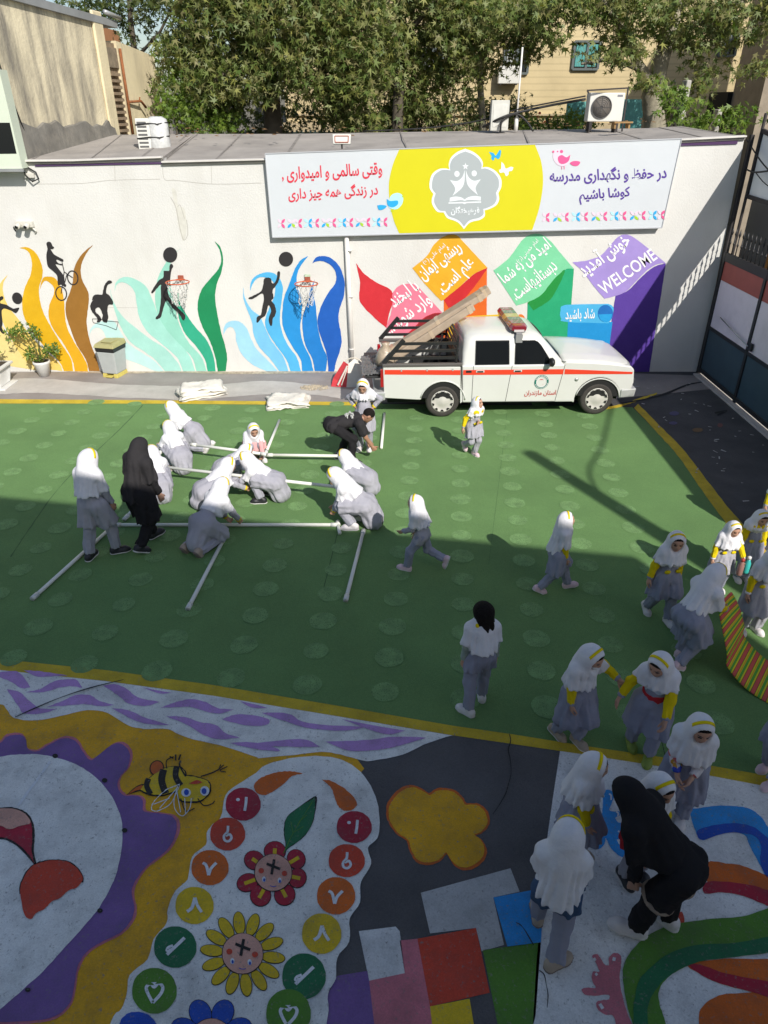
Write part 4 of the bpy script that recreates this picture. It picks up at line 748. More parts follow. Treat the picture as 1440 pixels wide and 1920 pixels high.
b = MB(); q = atY(1130,247,17.7); b.bar(q+Vector((-.45,0,.78)), q+Vector((.48,.2,.83)), .03); b.bar(q+Vector((-.45,0,.78)), q+Vector((-.41,.0,.73)), .03); b.bar(q+Vector((.48,.2,.83)), q+Vector((.48,.2,.0)), .03); b.build('steel_bracket', m_post, None, label='thin dark steel bracket standing over the large roof air conditioner', cat='bracket')
gb = empty('metal_cabinet', tuple(atY(934,247,18.3)), label='narrow pale metal cabinet standing on the flat roof', cat='cabinet')
b = MB(); b.box((-.2,-.12,.02), (.2,.12,.62)); b.build('body', mat('cabinet_grey', (.55,.55,.50), .6, .12, 6, dirt=.4, dirtcol=(.25,.23,.2)), gb, bevel=.015); b = MB(); b.box((-.15,-.128,.1), (.15,-.1205,.55)); b.build('door', mat('cabinet_door', (.60,.60,.55), .6, .1, 6), gb)
b = MB(); mp = atY(967,246,18.3); b.tube([mp, mp+Vector((0,0,1.6))], .02, 8); b.tube([mp, mp+Vector((0,0,.27))], .045, 8); b.build('mast', m_pvc, None, label='slim pale mast on the roof beside the metal cabinet', cat='mast')
cable('cable', [atY(905,238,18.4), atY(938,222,18.1), atY(967,212,18.2), atY(1030,198,18.3), atY(1098,186,18.0)], .026, 'thick black cable bundle rising from roof mast to air conditioner')
cable('cable', [atY(938,247,18.1), atY(942,226,18.1), atY(966,214,18.2), atY(984,224,18.2), atY(1000,246,18.1)], .024, 'black cable looping beside the mast on the roof')
cable('cable', [atY(680,246,18.7), atY(800,240,18.6), atY(900,226,18.5), atY(967,206,18.3), atY(1098,180,18.0)], .016, 'thin black cable strung along the roof edge to the mast')
wr = empty('air_conditioner', tuple(atY(286,284,16.6)), R(14), label='air conditioner wrapped in clear plastic beside the stucco building', cat='air conditioner')
m_film = mat('plastic_film', (.62,.63,.62), .18, .1, 9, 1.0, 7)
b = MB(); b.box((-.34,-.2,.03), (.02,.2,.74)); b.build('casing', m_acw, wr, bevel=.02)
b = MB(); rnd = random.Random(5)
for k in range(7): b.box((-.30,-.212,.1+.088*k), (-.06,-.203,.14+.088*k))
b.build('louver', m_grl, wr)
b = MB(); b.lathe([(.26,.02),(.31,.1),(.29,.35),(.30,.6),(.27,.72),(.15,.78)], (.22,0,0), 'Z', 14); b.build('plastic_wrap', m_film, wr)
b = MB()
for z in (.3,.6): b.tube([(-.35,-.215,z), (.0,-.22,z+.03), (.25,-.33,z+.02), (.52,-.1,z+.05)], .015, 5)
b.build('strap', m_cab, wr)
wr.scale = (.75,.75,.82)
fl = empty('floodlight', tuple(atY(641,272,14.80)+Vector((0,0,-.0))), label='small square floodlight with red rim on top of the banner', cat='floodlight')
b = MB(); b.hexa([(-.16,-.05,.02),(.16,-.05,.02),(.16,.06,.0),(-.16,.06,.0),(-.17,.0,.18),(.17,.0,.18),(.17,.1,.16),(-.17,.1,.16)]); b.build('housing', m_acw, fl, bevel=.01)
b = MB()
for p, q in (((-.12,-.048,.05),(.12,-.048,.05)), ((.12,-.048,.05),(.125,-.012,.15)), ((.125,-.012,.15),(-.125,-.012,.15)), ((-.125,-.012,.15),(-.12,-.048,.05))): b.bar(p, q, .014)
b.build('red_rim', mat('red_rim', (.35,.08,.05), .6), fl); b = MB(); b.bar((0,0,.02), (0,.02,-.06), .03); b.build('stand', m_post, fl)
# dry leaves and scraps on the roof
b = MB(); rnd = random.Random(9)
for k in range(90):
    x, y = rnd.choice([(rnd.uniform(-4.6,-2.2), rnd.uniform(16.8,18.8)), (rnd.uniform(1.4,6.4), rnd.uniform(17.0,18.9)), (rnd.uniform(-1,6), rnd.uniform(16.0,18.9))]); z = 4.22+(x+6)*.026 + (y-14.9)*.068*(1-.3*(x+6)/12) + .05
    a = rnd.uniform(0,6.3); s = rnd.uniform(.03,.075); b.add([(x+s*math.cos(a),y+s*math.sin(a),z),(x-s*.5*math.sin(a),y+s*.5*math.cos(a),z+.02),(x-s*math.cos(a),y-s*math.sin(a),z+.01),(x+s*.5*math.sin(a),y-s*.5*math.cos(a),z)], [(0,1,2,3)])
b.build('dry_leaves', mat('dry_leaf', (.18,.10,.04), .9, .5, 30), None, kind='stuff')
st = empty('wooden_stool', (4.95, 16.9, 4.6), .3, label='tiny broken wooden stool lying on the roof edge', cat='stool')
b = MB(); b.box((-.22,-.1,.10),(.22,.1,.13)); b.build('seat', mat('old_wood', (.30,.18,.07), .8, .2, 8), st)
for x in (-.17,.17):
    b = MB(); b.box((x-.02,-.06,0),(x+.02,.06,.0995)); b.build('leg', MATS['old_wood'], st)
# ---- behind the roof: street, fence, yellow-brick block
m_yb = mat('yellow_brick', (.58,.47,.27), .9, .08, .8, .35, 22, dirt=.3, dirtcol=(.33,.25,.13), dscale=.5)
def brickify(m, sc=1.0, c2=.86):
    t = m.node_tree; p = t.nodes['Principled BSDF']; src = p.inputs['Base Color'].links[0].from_socket
    w = t.nodes.new('ShaderNodeTexWave'); w.wave_type = 'BANDS'; w.bands_direction = 'Z'; w.inputs['Scale'].default_value = sc; w.inputs['Distortion'].default_value = .4
    t.links.new(t.nodes['Texture Coordinate'].outputs['Object'], w.inputs['Vector'])
    r = t.nodes.new('ShaderNodeMapRange'); r.inputs[1].default_value = .0; r.inputs[2].default_value = .25; r.inputs[3].default_value = c2; r.inputs[4].default_value = 1; t.links.new(w.outputs['Fac'], r.inputs[0])
    x = t.nodes.new('ShaderNodeMix'); x.data_type = 'RGBA'; x.blend_type = 'MULTIPLY'; x.inputs[0].default_value = 1; t.links.new(src, x.inputs[6]); t.links.new(r.outputs[0], x.inputs[7]); t.links.new(x.outputs[2], p.inputs['Base Color'])
brickify(m_yb, 1.6)
yb = empty('brick_building', (5, 29, 0), label='yellow brick building behind the plane trees with curtained windows', cat='building')
b = MB(); b.box((-3.5-5, 0, 4.25), (15-5, 8, 12)); b.build('wall', m_yb, yb)
b = MB(); b.box((-3.6-5, -.12, 4.1), (10.4, -.001, 4.5)); b.bar((-8.5,-.05,4.75), (10.4,-.05,4.75), .1, .06); b.build('ledge', mat('ledge_stone', (.45,.36,.22), .9, .1, 3), yb)
m_wf = mat('window_frame', (.10,.12,.12), .5); m_teal = mat('teal_curtain', (.10,.33,.31), .8, .12, 6, stretch=None); m_lace = mat('lace_curtain', (.42,.43,.42), .8, .2, 9); m_dk = mat('dark_glass', (.02,.025,.03), .08)
def byw(u0, u1, v0, v1, kind):
    p, q = atY(u0, v1, 29) - Vector((5,29,0)), atY(u1, v0, 29) - Vector((5,29,0)); w, h = q.x-p.x, q.z-p.z
    b = MB(); 
    for a, c in (((p.x,-.06,p.z),(p.x,-.06,q.z)), ((q.x,-.06,p.z),(q.x,-.06,q.z)), ((p.x,-.06,p.z),(q.x,-.06,p.z)), ((p.x,-.06,q.z),(q.x,-.06,q.z)), ((p.x+w*.52,-.06,p.z),(p.x+w*.52,-.06,q.z))): b.bar(a, c, .08, .07)
    f_ = b.build('window', m_wf, yb)
    b = MB(); b.box((p.x+.05,-.03,p.z+.05), (q.x-.05,-.002,q.z-.05)); b.build('pane', m_dk, f_)
    b = MB(); n = 26; x0, x1 = (p.x+.07, q.x-.07) if kind == 'teal' else (p.x+.07, p.x+w*.5)
    for k in range(n): xa, xb = x0+(x1-x0)*k/n, x0+(x1-x0)*(k+1)/n; ya, yb_ = -.045-.012*(k % 2), -.045-.012*((k+1) % 2); b.add([(xa,ya,p.z+.08),(xb,yb_,p.z+.08),(xb,yb_,q.z-.08),(xa,ya,q.z-.08)], [(0,1,2,3)])
    b.build('curtain', m_teal if kind == 'teal' else m_lace, f_)
byw(944, 992, 88, 138, 'lace'); byw(1072, 1126, 78, 130, 'teal'); byw(1345, 1385, 60, 105, 'lace'); byw(790, 832, 92, 140, 'lace')
o = ac_unit(tuple(atY(950,160,29)+Vector((0,-.25,0))), .72, .52, .3, 'small pale air conditioner hung under the curtained window of the brick building', legs=.04, fan=False)
# ground floor: dark green bar fence with the red emblem, planting, concrete posts
m_fg = mat('fence_green', (.012,.035,.035), .6, .2, 4)
fe = empty('bar_fence', (4.5, 25.5, 0), label='dark green vertical bar fence across the street behind the roof', cat='fence')
b = MB(); x = -9.0
while x < 6.5: b.box((x-.035,-.02,0), (x+.035,.02,4.35)); x += .145
b.build('bars', m_fg, fe); b = MB(); b.box((-9,-.03,4.15), (6.5,.03,4.3)); b.box((-9,-.03,.5), (6.5,.03,.6)); b.build('rail', m_fg, fe)
b = MB(); b.box((-9,.06,0),(6.5,.1,4.1)); b.build('backing_sheet', mat('fence_sheet', (.02,.05,.055), .7, .2, 2), fe)
m_emb = mat('red_script', (.50,.08,.05), .6)
FF = Flat(lambda u, v: atY(u, v, 25.44) - Vector((4.5,25.5,0)), (0,-1,0))
FF('script_emblem', [band([(997,232),(1003,236),(1015,233),(1025,227),(1033,220),(1029,222)], [3,4,5,5,4,3]), circ(1008,219,2.6,2.6), circ(1016,219,2.6,2.6), circ(1012,212,2.6,2.6)], m_emb, .004, fe)
m_tl = mat('teal_gate_sheet', (.12,.38,.36), .6, .1, 2)
b = MB(); b.box(tuple(atY(1058,245,25.4)), tuple(atY(1100,190,25.4)+Vector((0,.06,0)))); b.build('teal_panel', m_tl, None, label='teal metal sheet panel beside the bar fence behind the air conditioner', cat='panel')
b = MB(); b.box(tuple(atY(1162,245,25.4)), tuple(atY(1210,186,25.4)+Vector((0,.06,0)))); b.build('teal_panel', m_tl, None, label='teal metal sheet right of the roof air conditioner near the big trunk', cat='panel')
m_cp = mat('concrete_post', (.44,.42,.37), .9, .12, 3, dirt=.2, dirtcol=(.25,.23,.2))
def cpost(u0, u1, v0, y, lab):
    p, q = atY(u0, 240, y), atY(u1, v0, y); b = MB(); b.box((p.x, y, 0), (q.x, y+.35, q.z)); return b.build('concrete_post', m_cp, None, label=lab, cat='post', bevel=.03)
cpost(1272, 1298, 150, 21.5, 'broad pale concrete post in the street behind the wall corner')
cpost(1340, 1356, 205, 22.5, 'slender pale concrete post beside the dark street doorway')
b = MB(); p, q = atY(1350,250,26), atY(1412,172,26); b.box((p.x,26,0),(q.x+.6,27.5,q.z)); b.build('street_doorway', mat('dark_opening', (.012,.011,.010), .9), None, label='dark shop doorway under the brick building at the right', cat='doorway')
b = MB(); p, q = atY(1412,250,24), atY(1500,20,24); b.box((p.x,24,0),(q.x+2,26,9.5)); b.build('side_building', mat('side_render', (.30,.25,.19), .9, .15, 2, dirt=.3), None, label='brownish rendered building at the top right corner behind the gate sign', cat='building')
# orange pillar and glimpse of the street past the gate
b = MB(); p = atX(1412, 440, 8.6); b.box((8.3, 15.6, 0), (8.7, 16.1, 4.0)); b.build('orange_pillar', mat('peeling_orange', (.62,.28,.05), .9, .3, 4, dirt=.5, dirtcol=(.6,.55,.45), dscale=5), None, label='peeling orange street pillar seen above the gate spikes', cat='pillar')
b = MB(); b.box((10.5, 12, 0), (11, 22, 5)); b.build('street_wall', mat('street_wall_paint', (.30,.29,.28), .9, .1, 1), None, label='grey wall on the far side of the street past the gate', cat='wall')
# far houses and city haze behind the trees on the left, where sky shows between leaves
for k, (u0, u1, v0, Y, h, lab) in enumerate(((262,318,196,60,'8f8a86','distant grey house glimpsed between the stucco building and trees'), (100,330,172,90,'a59c94','far pale apartment block beyond the trees on the left'), (330,700,185,75,'7d7a72','long distant apartment row hidden behind the dense trees'))):
    p, q = atY(u0, 240, Y), atY(u1, v0, Y); o = empty('distant_house', (p.x, Y, 0), label=lab, cat='house')
    b = MB(); b.box((0,0,0),(q.x-p.x,6,q.z)); b.build('wall', mat('far_wall_%s' % 'abc'[k], tuple(x*.8 for x in hexc(h)), .9, .05, 1), o)
    n = max(3, int((q.x-p.x)/2.2))
    for i in range(n):
        for z in [q.z-1.9-2.6*j for j in range(2)]: w = MB(); w.box(((q.x-p.x)*(i+.3)/n, -.05, z), ((q.x-p.x)*(i+.7)/n, -.002, z+1.2)); w.build('window', m_dk, o)
b = MB(); p, q = atY(-60,-10,45), atY(160,10,45); b.box((p.x,45,0),(q.x,50,p.z-1.2)); b.build('brick_house', mat('orange_brick', (.45,.20,.08), .9, .1, 2), None, label='orange brick house far beyond the top of the stucco building', cat='house')
# ================================================================ TREES AND PLANTS
def leaf_mat(name, cols, trans=.25):
    m = bpy.data.materials.new(name); m.use_nodes = True; t = m.node_tree; p = t.nodes['Principled BSDF']; p.inputs['Roughness'].default_value = .55
    g = t.nodes.new('ShaderNodeNewGeometry'); r = t.nodes.new('ShaderNodeValToRGB'); e = r.color_ramp.elements
    for k, c in enumerate(cols):
        q = e[k] if k < 2 else e.new(.5); q.position = k/(len(cols)-1); q.color = (*c, 1)
    for k in range(len(cols)): e[k].position = k/(len(cols)-1)
    r.color_ramp.interpolation = 'LINEAR'
    for k, c in enumerate(cols): e[k].color = (*c, 1)
    t.links.new(g.outputs['Random Per Island'], r.inputs[0]); t.links.new(r.outputs[0], p.inputs['Base Color'])
    tr = t.nodes.new('ShaderNodeBsdfTranslucent'); mx = t.nodes.new('ShaderNodeMixShader'); mx.inputs[0].default_value = trans
    hs = t.nodes.new('ShaderNodeHueSaturation'); hs.inputs['Saturation'].default_value = 1.2; hs.inputs['Value'].default_value = 1.3; t.links.new(r.outputs[0], hs.inputs['Color']); t.links.new(hs.outputs[0], tr.inputs[0])
    o = t.nodes['Material Output']; t.links.new(p.outputs[0], mx.inputs[1]); t.links.new(tr.outputs[0], mx.inputs[2]); t.links.new(mx.outputs[0], o.inputs[0]); return m
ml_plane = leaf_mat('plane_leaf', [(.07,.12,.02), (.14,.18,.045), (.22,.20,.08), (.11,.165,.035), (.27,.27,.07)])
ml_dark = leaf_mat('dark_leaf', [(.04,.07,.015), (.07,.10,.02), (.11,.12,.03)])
ml_bright = leaf_mat('bright_leaf', [(.08,.15,.015), (.12,.20,.02), (.16,.22,.03)])
ml_pot = leaf_mat('pot_leaf', [(.06,.13,.015), (.11,.19,.02), (.16,.22,.03)])
PALM = []
for k, (a, r) in enumerate(((-112,.48),(-80,.22),(-52,.88),(-26,.27),(0,1.0),(26,.27),(52,.88),(80,.22),(112,.50))): PALM.append((r*math.sin(R(a)), r*math.cos(R(a))))
PALM = np.array([(0,-.08)] + PALM)
LANCE = np.array([(0,0),(.16,.25),(.19,.5),(.10,.8),(0,1),(-.10,.8),(-.19,.5),(-.16,.25)])
def leaves(name, m, parent, pts, size, shape=PALM, seed=0, face=(-.0,-.75,.55), spread=.75, droop=.3, own=False):
    """pts (N,3) leaf positions; each leaf a lobed blade turned roughly to the light"""
    rg = np.random.default_rng(seed); N = len(pts); K = len(shape)
    nr = np.array(face) + rg.normal(0, spread, (N, 3)); nr /= np.linalg.norm(nr, axis=1)[:, None]
    dr = rg.normal(0, 1, (N, 3)); dr[:, 2] -= droop*2; dr -= nr*np.sum(dr*nr, 1)[:, None]; dr /= np.linalg.norm(dr, axis=1)[:, None]
    sd = np.cross(dr, nr); s = size*rg.uniform(.65, 1.2, N)
    fold = np.abs(shape[:, 0])*-.35 - shape[:, 1]**2*.18
    V = pts[:, None, :] + s[:, None, None]*(sd[:, None, :]*shape[None, :, 0:1] + dr[:, None, :]*shape[None, :, 1:2] + nr[:, None, :]*fold[None, :, None])
    me = bpy.data.meshes.new(name); me.vertices.add(N*K); me.vertices.foreach_set('co', V.reshape(-1)); me.loops.add(N*K); me.loops.foreach_set('vertex_index', np.arange(N*K, dtype=np.int32))
    me.polygons.add(N); me.polygons.foreach_set('loop_start', np.arange(0, N*K, K, dtype=np.int32)); me.polygons.foreach_set('loop_total', np.full(N, K, dtype=np.int32)); me.update(calc_edges=True); me.validate()
    return link(name, me, m, parent)
def blob_pts(blobs, seed, tuft=6, tr=.22, gaps=0, dens=1.0):
    """blobs: (centre, radii, tufts) -> tufts of leaves, denser at the shell"""
    rg = np.random.default_rng(seed); out = []
    for c, r, n in blobs:
        n = int(n*dens); d = rg.normal(0, 1, (n, 3)); d /= np.linalg.norm(d, axis=1)[:, None]; q = np.array(c) + d*np.array(r)*(rg.uniform(.25, 1, (n, 1))**.5)
        if gaps:   # hollows between the boughs, where trunk, wall and sky show through
            hc = np.array(c) + rg.uniform(-1, 1, (gaps, 3))*np.array(r); hr = rg.uniform(.22, .42, gaps)
            q = q[(np.linalg.norm((q[:, None, :]-hc[None])*np.array((1, .45, 1.25)), axis=2) > hr[None]).all(1)]; n = len(q)
        o = rg.normal(0, tr, (n, tuft, 3))*np.array((1, 1, .8)); out.append((q[:, None, :] + o).reshape(-1, 3))
    return np.concatenate(out)
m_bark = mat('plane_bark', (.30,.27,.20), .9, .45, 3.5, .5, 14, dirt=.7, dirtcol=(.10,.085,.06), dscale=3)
m_bark2 = mat('shaded_bark', (.09,.075,.055), .95, .3, 5, .6, 20)  # bark darkened in its colour for trunks in shade, also used for stems
def px(u, v, Y): return tuple(atY(u, v, Y))
def tree(lab, Y, base_u, trunk, limbs, blobs, m, size, seed, bark=None, grp='plane trees behind the yard wall', tuft=6):
    b0 = atY(base_u, 240, Y); o = empty('plane_tree', (b0.x, Y, 0), label=lab, cat='tree', group=grp); og = Vector(o.location)
    b = MB()
    pts = [Vector((b0.x, Y, 0))] + [Vector(px(u, v, Y + dy)) for u, v, dy, r in trunk]
    b.tube([p-og for p in pts], [trunk[0][3]*1.25] + [t[3] for t in trunk], 12); b.build('trunk', bark or m_bark, o)
    for lb in limbs:
        k = MB(); k.tube([Vector(px(u, v, Y+dy))-og for u, v, dy, r in lb], [t[3] for t in lb], 8); k.build('limb', bark or m_bark, o)
    bl = [(np.array(px(u, v, Y+dy)) - np.array(og), (rx, ry, rz), n) for u, v, dy, rx, ry, rz, n in blobs]
    leaves('crown', m, o, blob_pts(bl, seed, 9, .15, 5, 1.75), size*.76, seed=seed, spread=1.0)
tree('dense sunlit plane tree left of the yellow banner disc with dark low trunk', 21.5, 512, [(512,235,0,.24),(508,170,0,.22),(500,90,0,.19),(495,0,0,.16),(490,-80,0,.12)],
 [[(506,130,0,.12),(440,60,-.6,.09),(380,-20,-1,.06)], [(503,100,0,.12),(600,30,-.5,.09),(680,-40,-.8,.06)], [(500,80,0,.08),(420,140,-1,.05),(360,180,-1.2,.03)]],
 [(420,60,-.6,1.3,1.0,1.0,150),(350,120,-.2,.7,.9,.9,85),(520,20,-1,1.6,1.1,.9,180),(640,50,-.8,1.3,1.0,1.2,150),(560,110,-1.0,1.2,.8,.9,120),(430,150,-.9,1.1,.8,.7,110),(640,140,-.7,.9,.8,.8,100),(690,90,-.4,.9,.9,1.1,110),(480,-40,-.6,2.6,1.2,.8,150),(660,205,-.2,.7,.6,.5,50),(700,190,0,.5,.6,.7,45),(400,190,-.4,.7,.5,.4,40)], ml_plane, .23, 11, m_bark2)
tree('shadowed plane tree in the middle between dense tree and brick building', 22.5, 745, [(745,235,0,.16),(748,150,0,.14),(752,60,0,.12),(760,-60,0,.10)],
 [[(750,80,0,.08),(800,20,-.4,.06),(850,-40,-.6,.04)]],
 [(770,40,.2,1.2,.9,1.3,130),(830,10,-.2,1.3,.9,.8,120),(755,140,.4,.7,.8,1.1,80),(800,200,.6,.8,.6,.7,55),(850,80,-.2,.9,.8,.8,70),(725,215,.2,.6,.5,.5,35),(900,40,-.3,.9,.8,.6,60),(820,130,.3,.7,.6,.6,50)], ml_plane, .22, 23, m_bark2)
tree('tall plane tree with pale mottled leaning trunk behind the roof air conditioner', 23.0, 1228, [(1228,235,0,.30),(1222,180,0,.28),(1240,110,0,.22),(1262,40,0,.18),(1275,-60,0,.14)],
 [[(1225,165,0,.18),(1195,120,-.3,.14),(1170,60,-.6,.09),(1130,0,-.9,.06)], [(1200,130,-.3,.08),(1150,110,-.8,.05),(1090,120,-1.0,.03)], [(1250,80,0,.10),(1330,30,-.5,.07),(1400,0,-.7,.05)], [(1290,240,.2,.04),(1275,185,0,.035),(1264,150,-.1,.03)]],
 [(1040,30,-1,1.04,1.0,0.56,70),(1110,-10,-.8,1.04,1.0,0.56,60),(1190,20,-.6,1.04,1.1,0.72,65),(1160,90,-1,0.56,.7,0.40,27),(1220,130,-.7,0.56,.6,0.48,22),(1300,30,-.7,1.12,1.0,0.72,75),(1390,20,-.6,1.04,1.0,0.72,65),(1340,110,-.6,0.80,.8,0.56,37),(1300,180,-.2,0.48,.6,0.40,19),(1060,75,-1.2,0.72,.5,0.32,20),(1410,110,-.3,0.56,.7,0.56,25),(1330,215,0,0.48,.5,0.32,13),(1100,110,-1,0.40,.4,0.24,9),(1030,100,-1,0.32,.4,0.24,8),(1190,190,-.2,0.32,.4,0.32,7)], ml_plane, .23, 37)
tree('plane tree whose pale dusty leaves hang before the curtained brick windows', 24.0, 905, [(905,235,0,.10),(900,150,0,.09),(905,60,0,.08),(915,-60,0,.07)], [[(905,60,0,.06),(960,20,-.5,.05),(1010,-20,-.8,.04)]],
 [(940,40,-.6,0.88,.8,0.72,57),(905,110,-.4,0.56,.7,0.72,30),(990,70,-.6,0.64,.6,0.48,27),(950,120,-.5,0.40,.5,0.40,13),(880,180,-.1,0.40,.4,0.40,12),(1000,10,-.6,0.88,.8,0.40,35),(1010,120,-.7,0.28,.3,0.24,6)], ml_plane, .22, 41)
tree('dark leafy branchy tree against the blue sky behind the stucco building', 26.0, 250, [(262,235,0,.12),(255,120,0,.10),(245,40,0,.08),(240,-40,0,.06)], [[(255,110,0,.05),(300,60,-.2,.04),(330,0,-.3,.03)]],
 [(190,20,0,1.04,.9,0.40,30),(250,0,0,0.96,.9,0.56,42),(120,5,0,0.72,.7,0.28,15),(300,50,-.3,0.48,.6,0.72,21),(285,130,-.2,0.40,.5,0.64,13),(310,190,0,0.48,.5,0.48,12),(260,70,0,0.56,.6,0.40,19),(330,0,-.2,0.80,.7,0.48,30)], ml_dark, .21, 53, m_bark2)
def bush(lab, Y, u, v, blobs, m, size, seed, grp=None, cat='bush', name='bush', shape=PALM):
    b0 = atY(u, v, Y); o = empty(name, (b0.x, Y, 0), label=lab, cat=cat, group=grp); og = np.array(o.location)
    rnd = random.Random(seed)
    st = MB()
    for k in range(7): st.tube([(rnd.uniform(-.3,.3), rnd.uniform(-.1,.1), 0), (rnd.uniform(-.5,.5), rnd.uniform(-.1,.1), b0.z*.6), (rnd.uniform(-.9,.9), rnd.uniform(-.2,.2), b0.z+.2)], [.05,.04,.015], 5)
    st.build('stems', m_bark2, o)
    leaves('foliage', m, o, blob_pts([(np.array(px(a, c, Y+dy))-og, (rx, ry, rz), n) for a, c, dy, rx, ry, rz, n in blobs], seed, 6, .15), size, seed=seed, shape=shape)
bush('bright green bush at the foot of the dense plane tree beside the wrapped air conditioner', 20.6, 350, 230, [(340,210,0,.6,.4,.5,110),(385,225,0,.6,.4,.4,90),(330,170,.3,.5,.4,.6,70),(420,235,.2,.5,.4,.3,50)], ml_bright, .11, 61)
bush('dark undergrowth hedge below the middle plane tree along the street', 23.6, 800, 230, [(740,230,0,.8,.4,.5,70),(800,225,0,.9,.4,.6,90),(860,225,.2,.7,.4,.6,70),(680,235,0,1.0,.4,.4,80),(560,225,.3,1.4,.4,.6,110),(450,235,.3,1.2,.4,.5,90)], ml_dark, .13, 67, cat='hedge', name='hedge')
bush('low green shrub between the red fence emblem and the big air conditioner', 24.4, 1060, 235, [(1050,235,0,.5,.3,.3,55),(1085,232,0,.6,.3,.35,60),(990,240,.1,.4,.3,.3,30),(1020,242,.1,.6,.3,.2,30)], ml_bright, .11, 71)
bush('light green sapling leaves around the broad concrete post', 21.2, 1300, 230, [(1310,225,0,.4,.3,.4,22),(1270,200,-.2,.4,.3,.4,14),(1255,175,-.2,.4,.3,.3,12),(1390,225,.3,.5,.3,.3,22)], ml_bright, .17, 73)
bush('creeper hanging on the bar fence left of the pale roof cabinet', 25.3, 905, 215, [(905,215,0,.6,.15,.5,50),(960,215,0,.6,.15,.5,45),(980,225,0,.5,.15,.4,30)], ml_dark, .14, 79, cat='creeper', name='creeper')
# ---- potted plants and bin by the wall
m_potw = mat('white_pot', (.66,.66,.64), .5, .06, 5, dirt=.25, dirtcol=(.4,.36,.3))
m_soil = mat('soil', (.05,.035,.022), .95)
def potted(u, v, lab, blobs, pot, seed, grp):
    g = G(u, v); o = empty('potted_plant', tuple(g), label=lab, cat='potted plant', group=grp)
    pot(o); st = MB(); rnd = random.Random(seed)
    for (x, y, z), r, n in blobs:
        st.tube([(0,0,.25), (x*.4, y*.5, z*.6+.1), (x, y, z)], [.014,.011,.006], 5)
    st.build('stems', mat('green_stem', (.10,.10,.03), .8), o)
    leaves('foliage', ml_pot, o, blob_pts(blobs, seed, 6, .03, 0, .62), .085, shape=LANCE, seed=seed, face=(.2,-.7,.6), spread=.6, droop=.1)
def pot_round(o):
    b = MB(); b.lathe([(.10,0),(.16,.27),(.175,.29),(.175,.33),(.15,.33)], (0,0,0), 'Z', 20, True, False); b.build('pot', m_potw, o); b = MB(); b.lathe([(.001,.30),(.155,.30)], (0,0,0), 'Z', 20, False, False); b.build('soil', m_soil, o)
def pot_square(o):
    b = MB(); r = .27
    for k in range(20):
        pass
    prof = [(.30,0),(.31,.05)]; b.hexa([(-.36,-.30,0),(.36,-.30,0),(.36,.30,0),(-.36,.30,0),(-.36,-.30,.035),(.36,-.30,.035),(.36,.30,.035),(-.36,.30,.035)])
    b.build('saucer', m_potw, o, bevel=.015)
    b = MB(); b.hexa([(-.24,-.20,.036),(.24,-.20,.036),(.24,.20,.036),(-.24,.20,.036),(-.31,-.26,.40),(.31,-.26,.40),(.31,.26,.40),(-.31,.26,.40)])
    for k in range(11): x = -.24+.048*k; b.bar((x, -.205, .06), (x*1.27, -.262, .39), .016, .014)
    for k in range(9): y = -.17+.043*k; b.bar((.245, y, .06), (.312, y*1.27, .39), .016, .014)
    b.build('pot', m_potw, o); b = MB(); b.hexa([(-.35,-.30,.40),(.35,-.30,.40),(.35,.30,.40),(-.35,.30,.40),(-.35,-.30,.45),(.35,-.30,.45),(.35,.30,.45),(-.35,.30,.45)]); b.build('rim', m_potw, o, bevel=.012)
    b = MB(); b.box((-.28,-.23,.4505),(.28,.23,.453)); b.build('soil', m_soil, o)
potted(84, 705, 'small white round pot with spreading green plant beside the yellow flames', [((-.10,0,.50),(.20,.14,.15),28),((.22,.02,.52),(.18,.14,.15),26),((-.18,-.02,.98),(.26,.14,.16),34),((-.50,0,.88),(.16,.12,.10),14),((.05,.02,.90),(.14,.1,.14),14),((.36,.02,.62),(.10,.1,.1),8)], pot_round, 5, 'potted plants by the mural wall')
potted(-10, 724, 'large ribbed square white planter cut by the left edge of the photo', [((-.05,0,.75),(.28,.2,.24),40),((.18,0,.95),(.16,.14,.18),20),((-.2,0,1.15),(.22,.16,.2),24)], pot_square, 6, 'potted plants by the mural wall')
# ================================================================ PICKUP
TO = Vector((1.07, 12.28, 0)); TANG = math.atan2(.13, 2.88)
m_tw = mat('truck_white', (.64,.64,.61), .35, .03, 1.2, 0, None, dirt=.14, dirtcol=(.50,.47,.40), dscale=1.6, coat=.5)
m_tred = mat('truck_red_stripe', (.72,.05,.02), .4, .03, 3); m_tyre = mat('tyre', (.045,.040,.036), .85, .2, 8, .3, 40); m_blackp = mat('black_plastic', (.014,.014,.015), .5)
m_glass = mat('dark_window', (.006,.007,.008), .06, spec=.6); m_chr = mat('bumper_grey', (.50,.51,.50), .35, .08, 6, metal=.3); m_cap = mat('hubcap', (.52,.50,.46), .45, .08, 8)
m_arch = mat('wheel_arch', (.012,.012,.012), .9); m_bed = mat('bed_black', (.02,.02,.022), .6, .3, 4); m_wsg = mat('windscreen', (.05,.13,.22), .04, spec=.8)
trk = empty('pickup_truck', tuple(TO), TANG, label='white red-striped double-cab pickup with light bar parked by the mural', cat='pickup')
def TF(poly, t0, t1, name, m, bevel=.0, parent=None):    # outline in (s,z) swept across the truck
    b = MB(); b.prism([(s, t0, z) for s, z in poly], (0, t1-t0, 0)); 
    o = b.build(name, m, parent or trk, bevel=bevel); return o
def arc(cs, cz, r, a0, a1, n=12): return [(cs+r*math.cos(R(a0+(a1-a0)*k/n)), cz+r*math.sin(R(a0+(a1-a0)*k/n))) for k in range(n+1)]
WT = 1.62
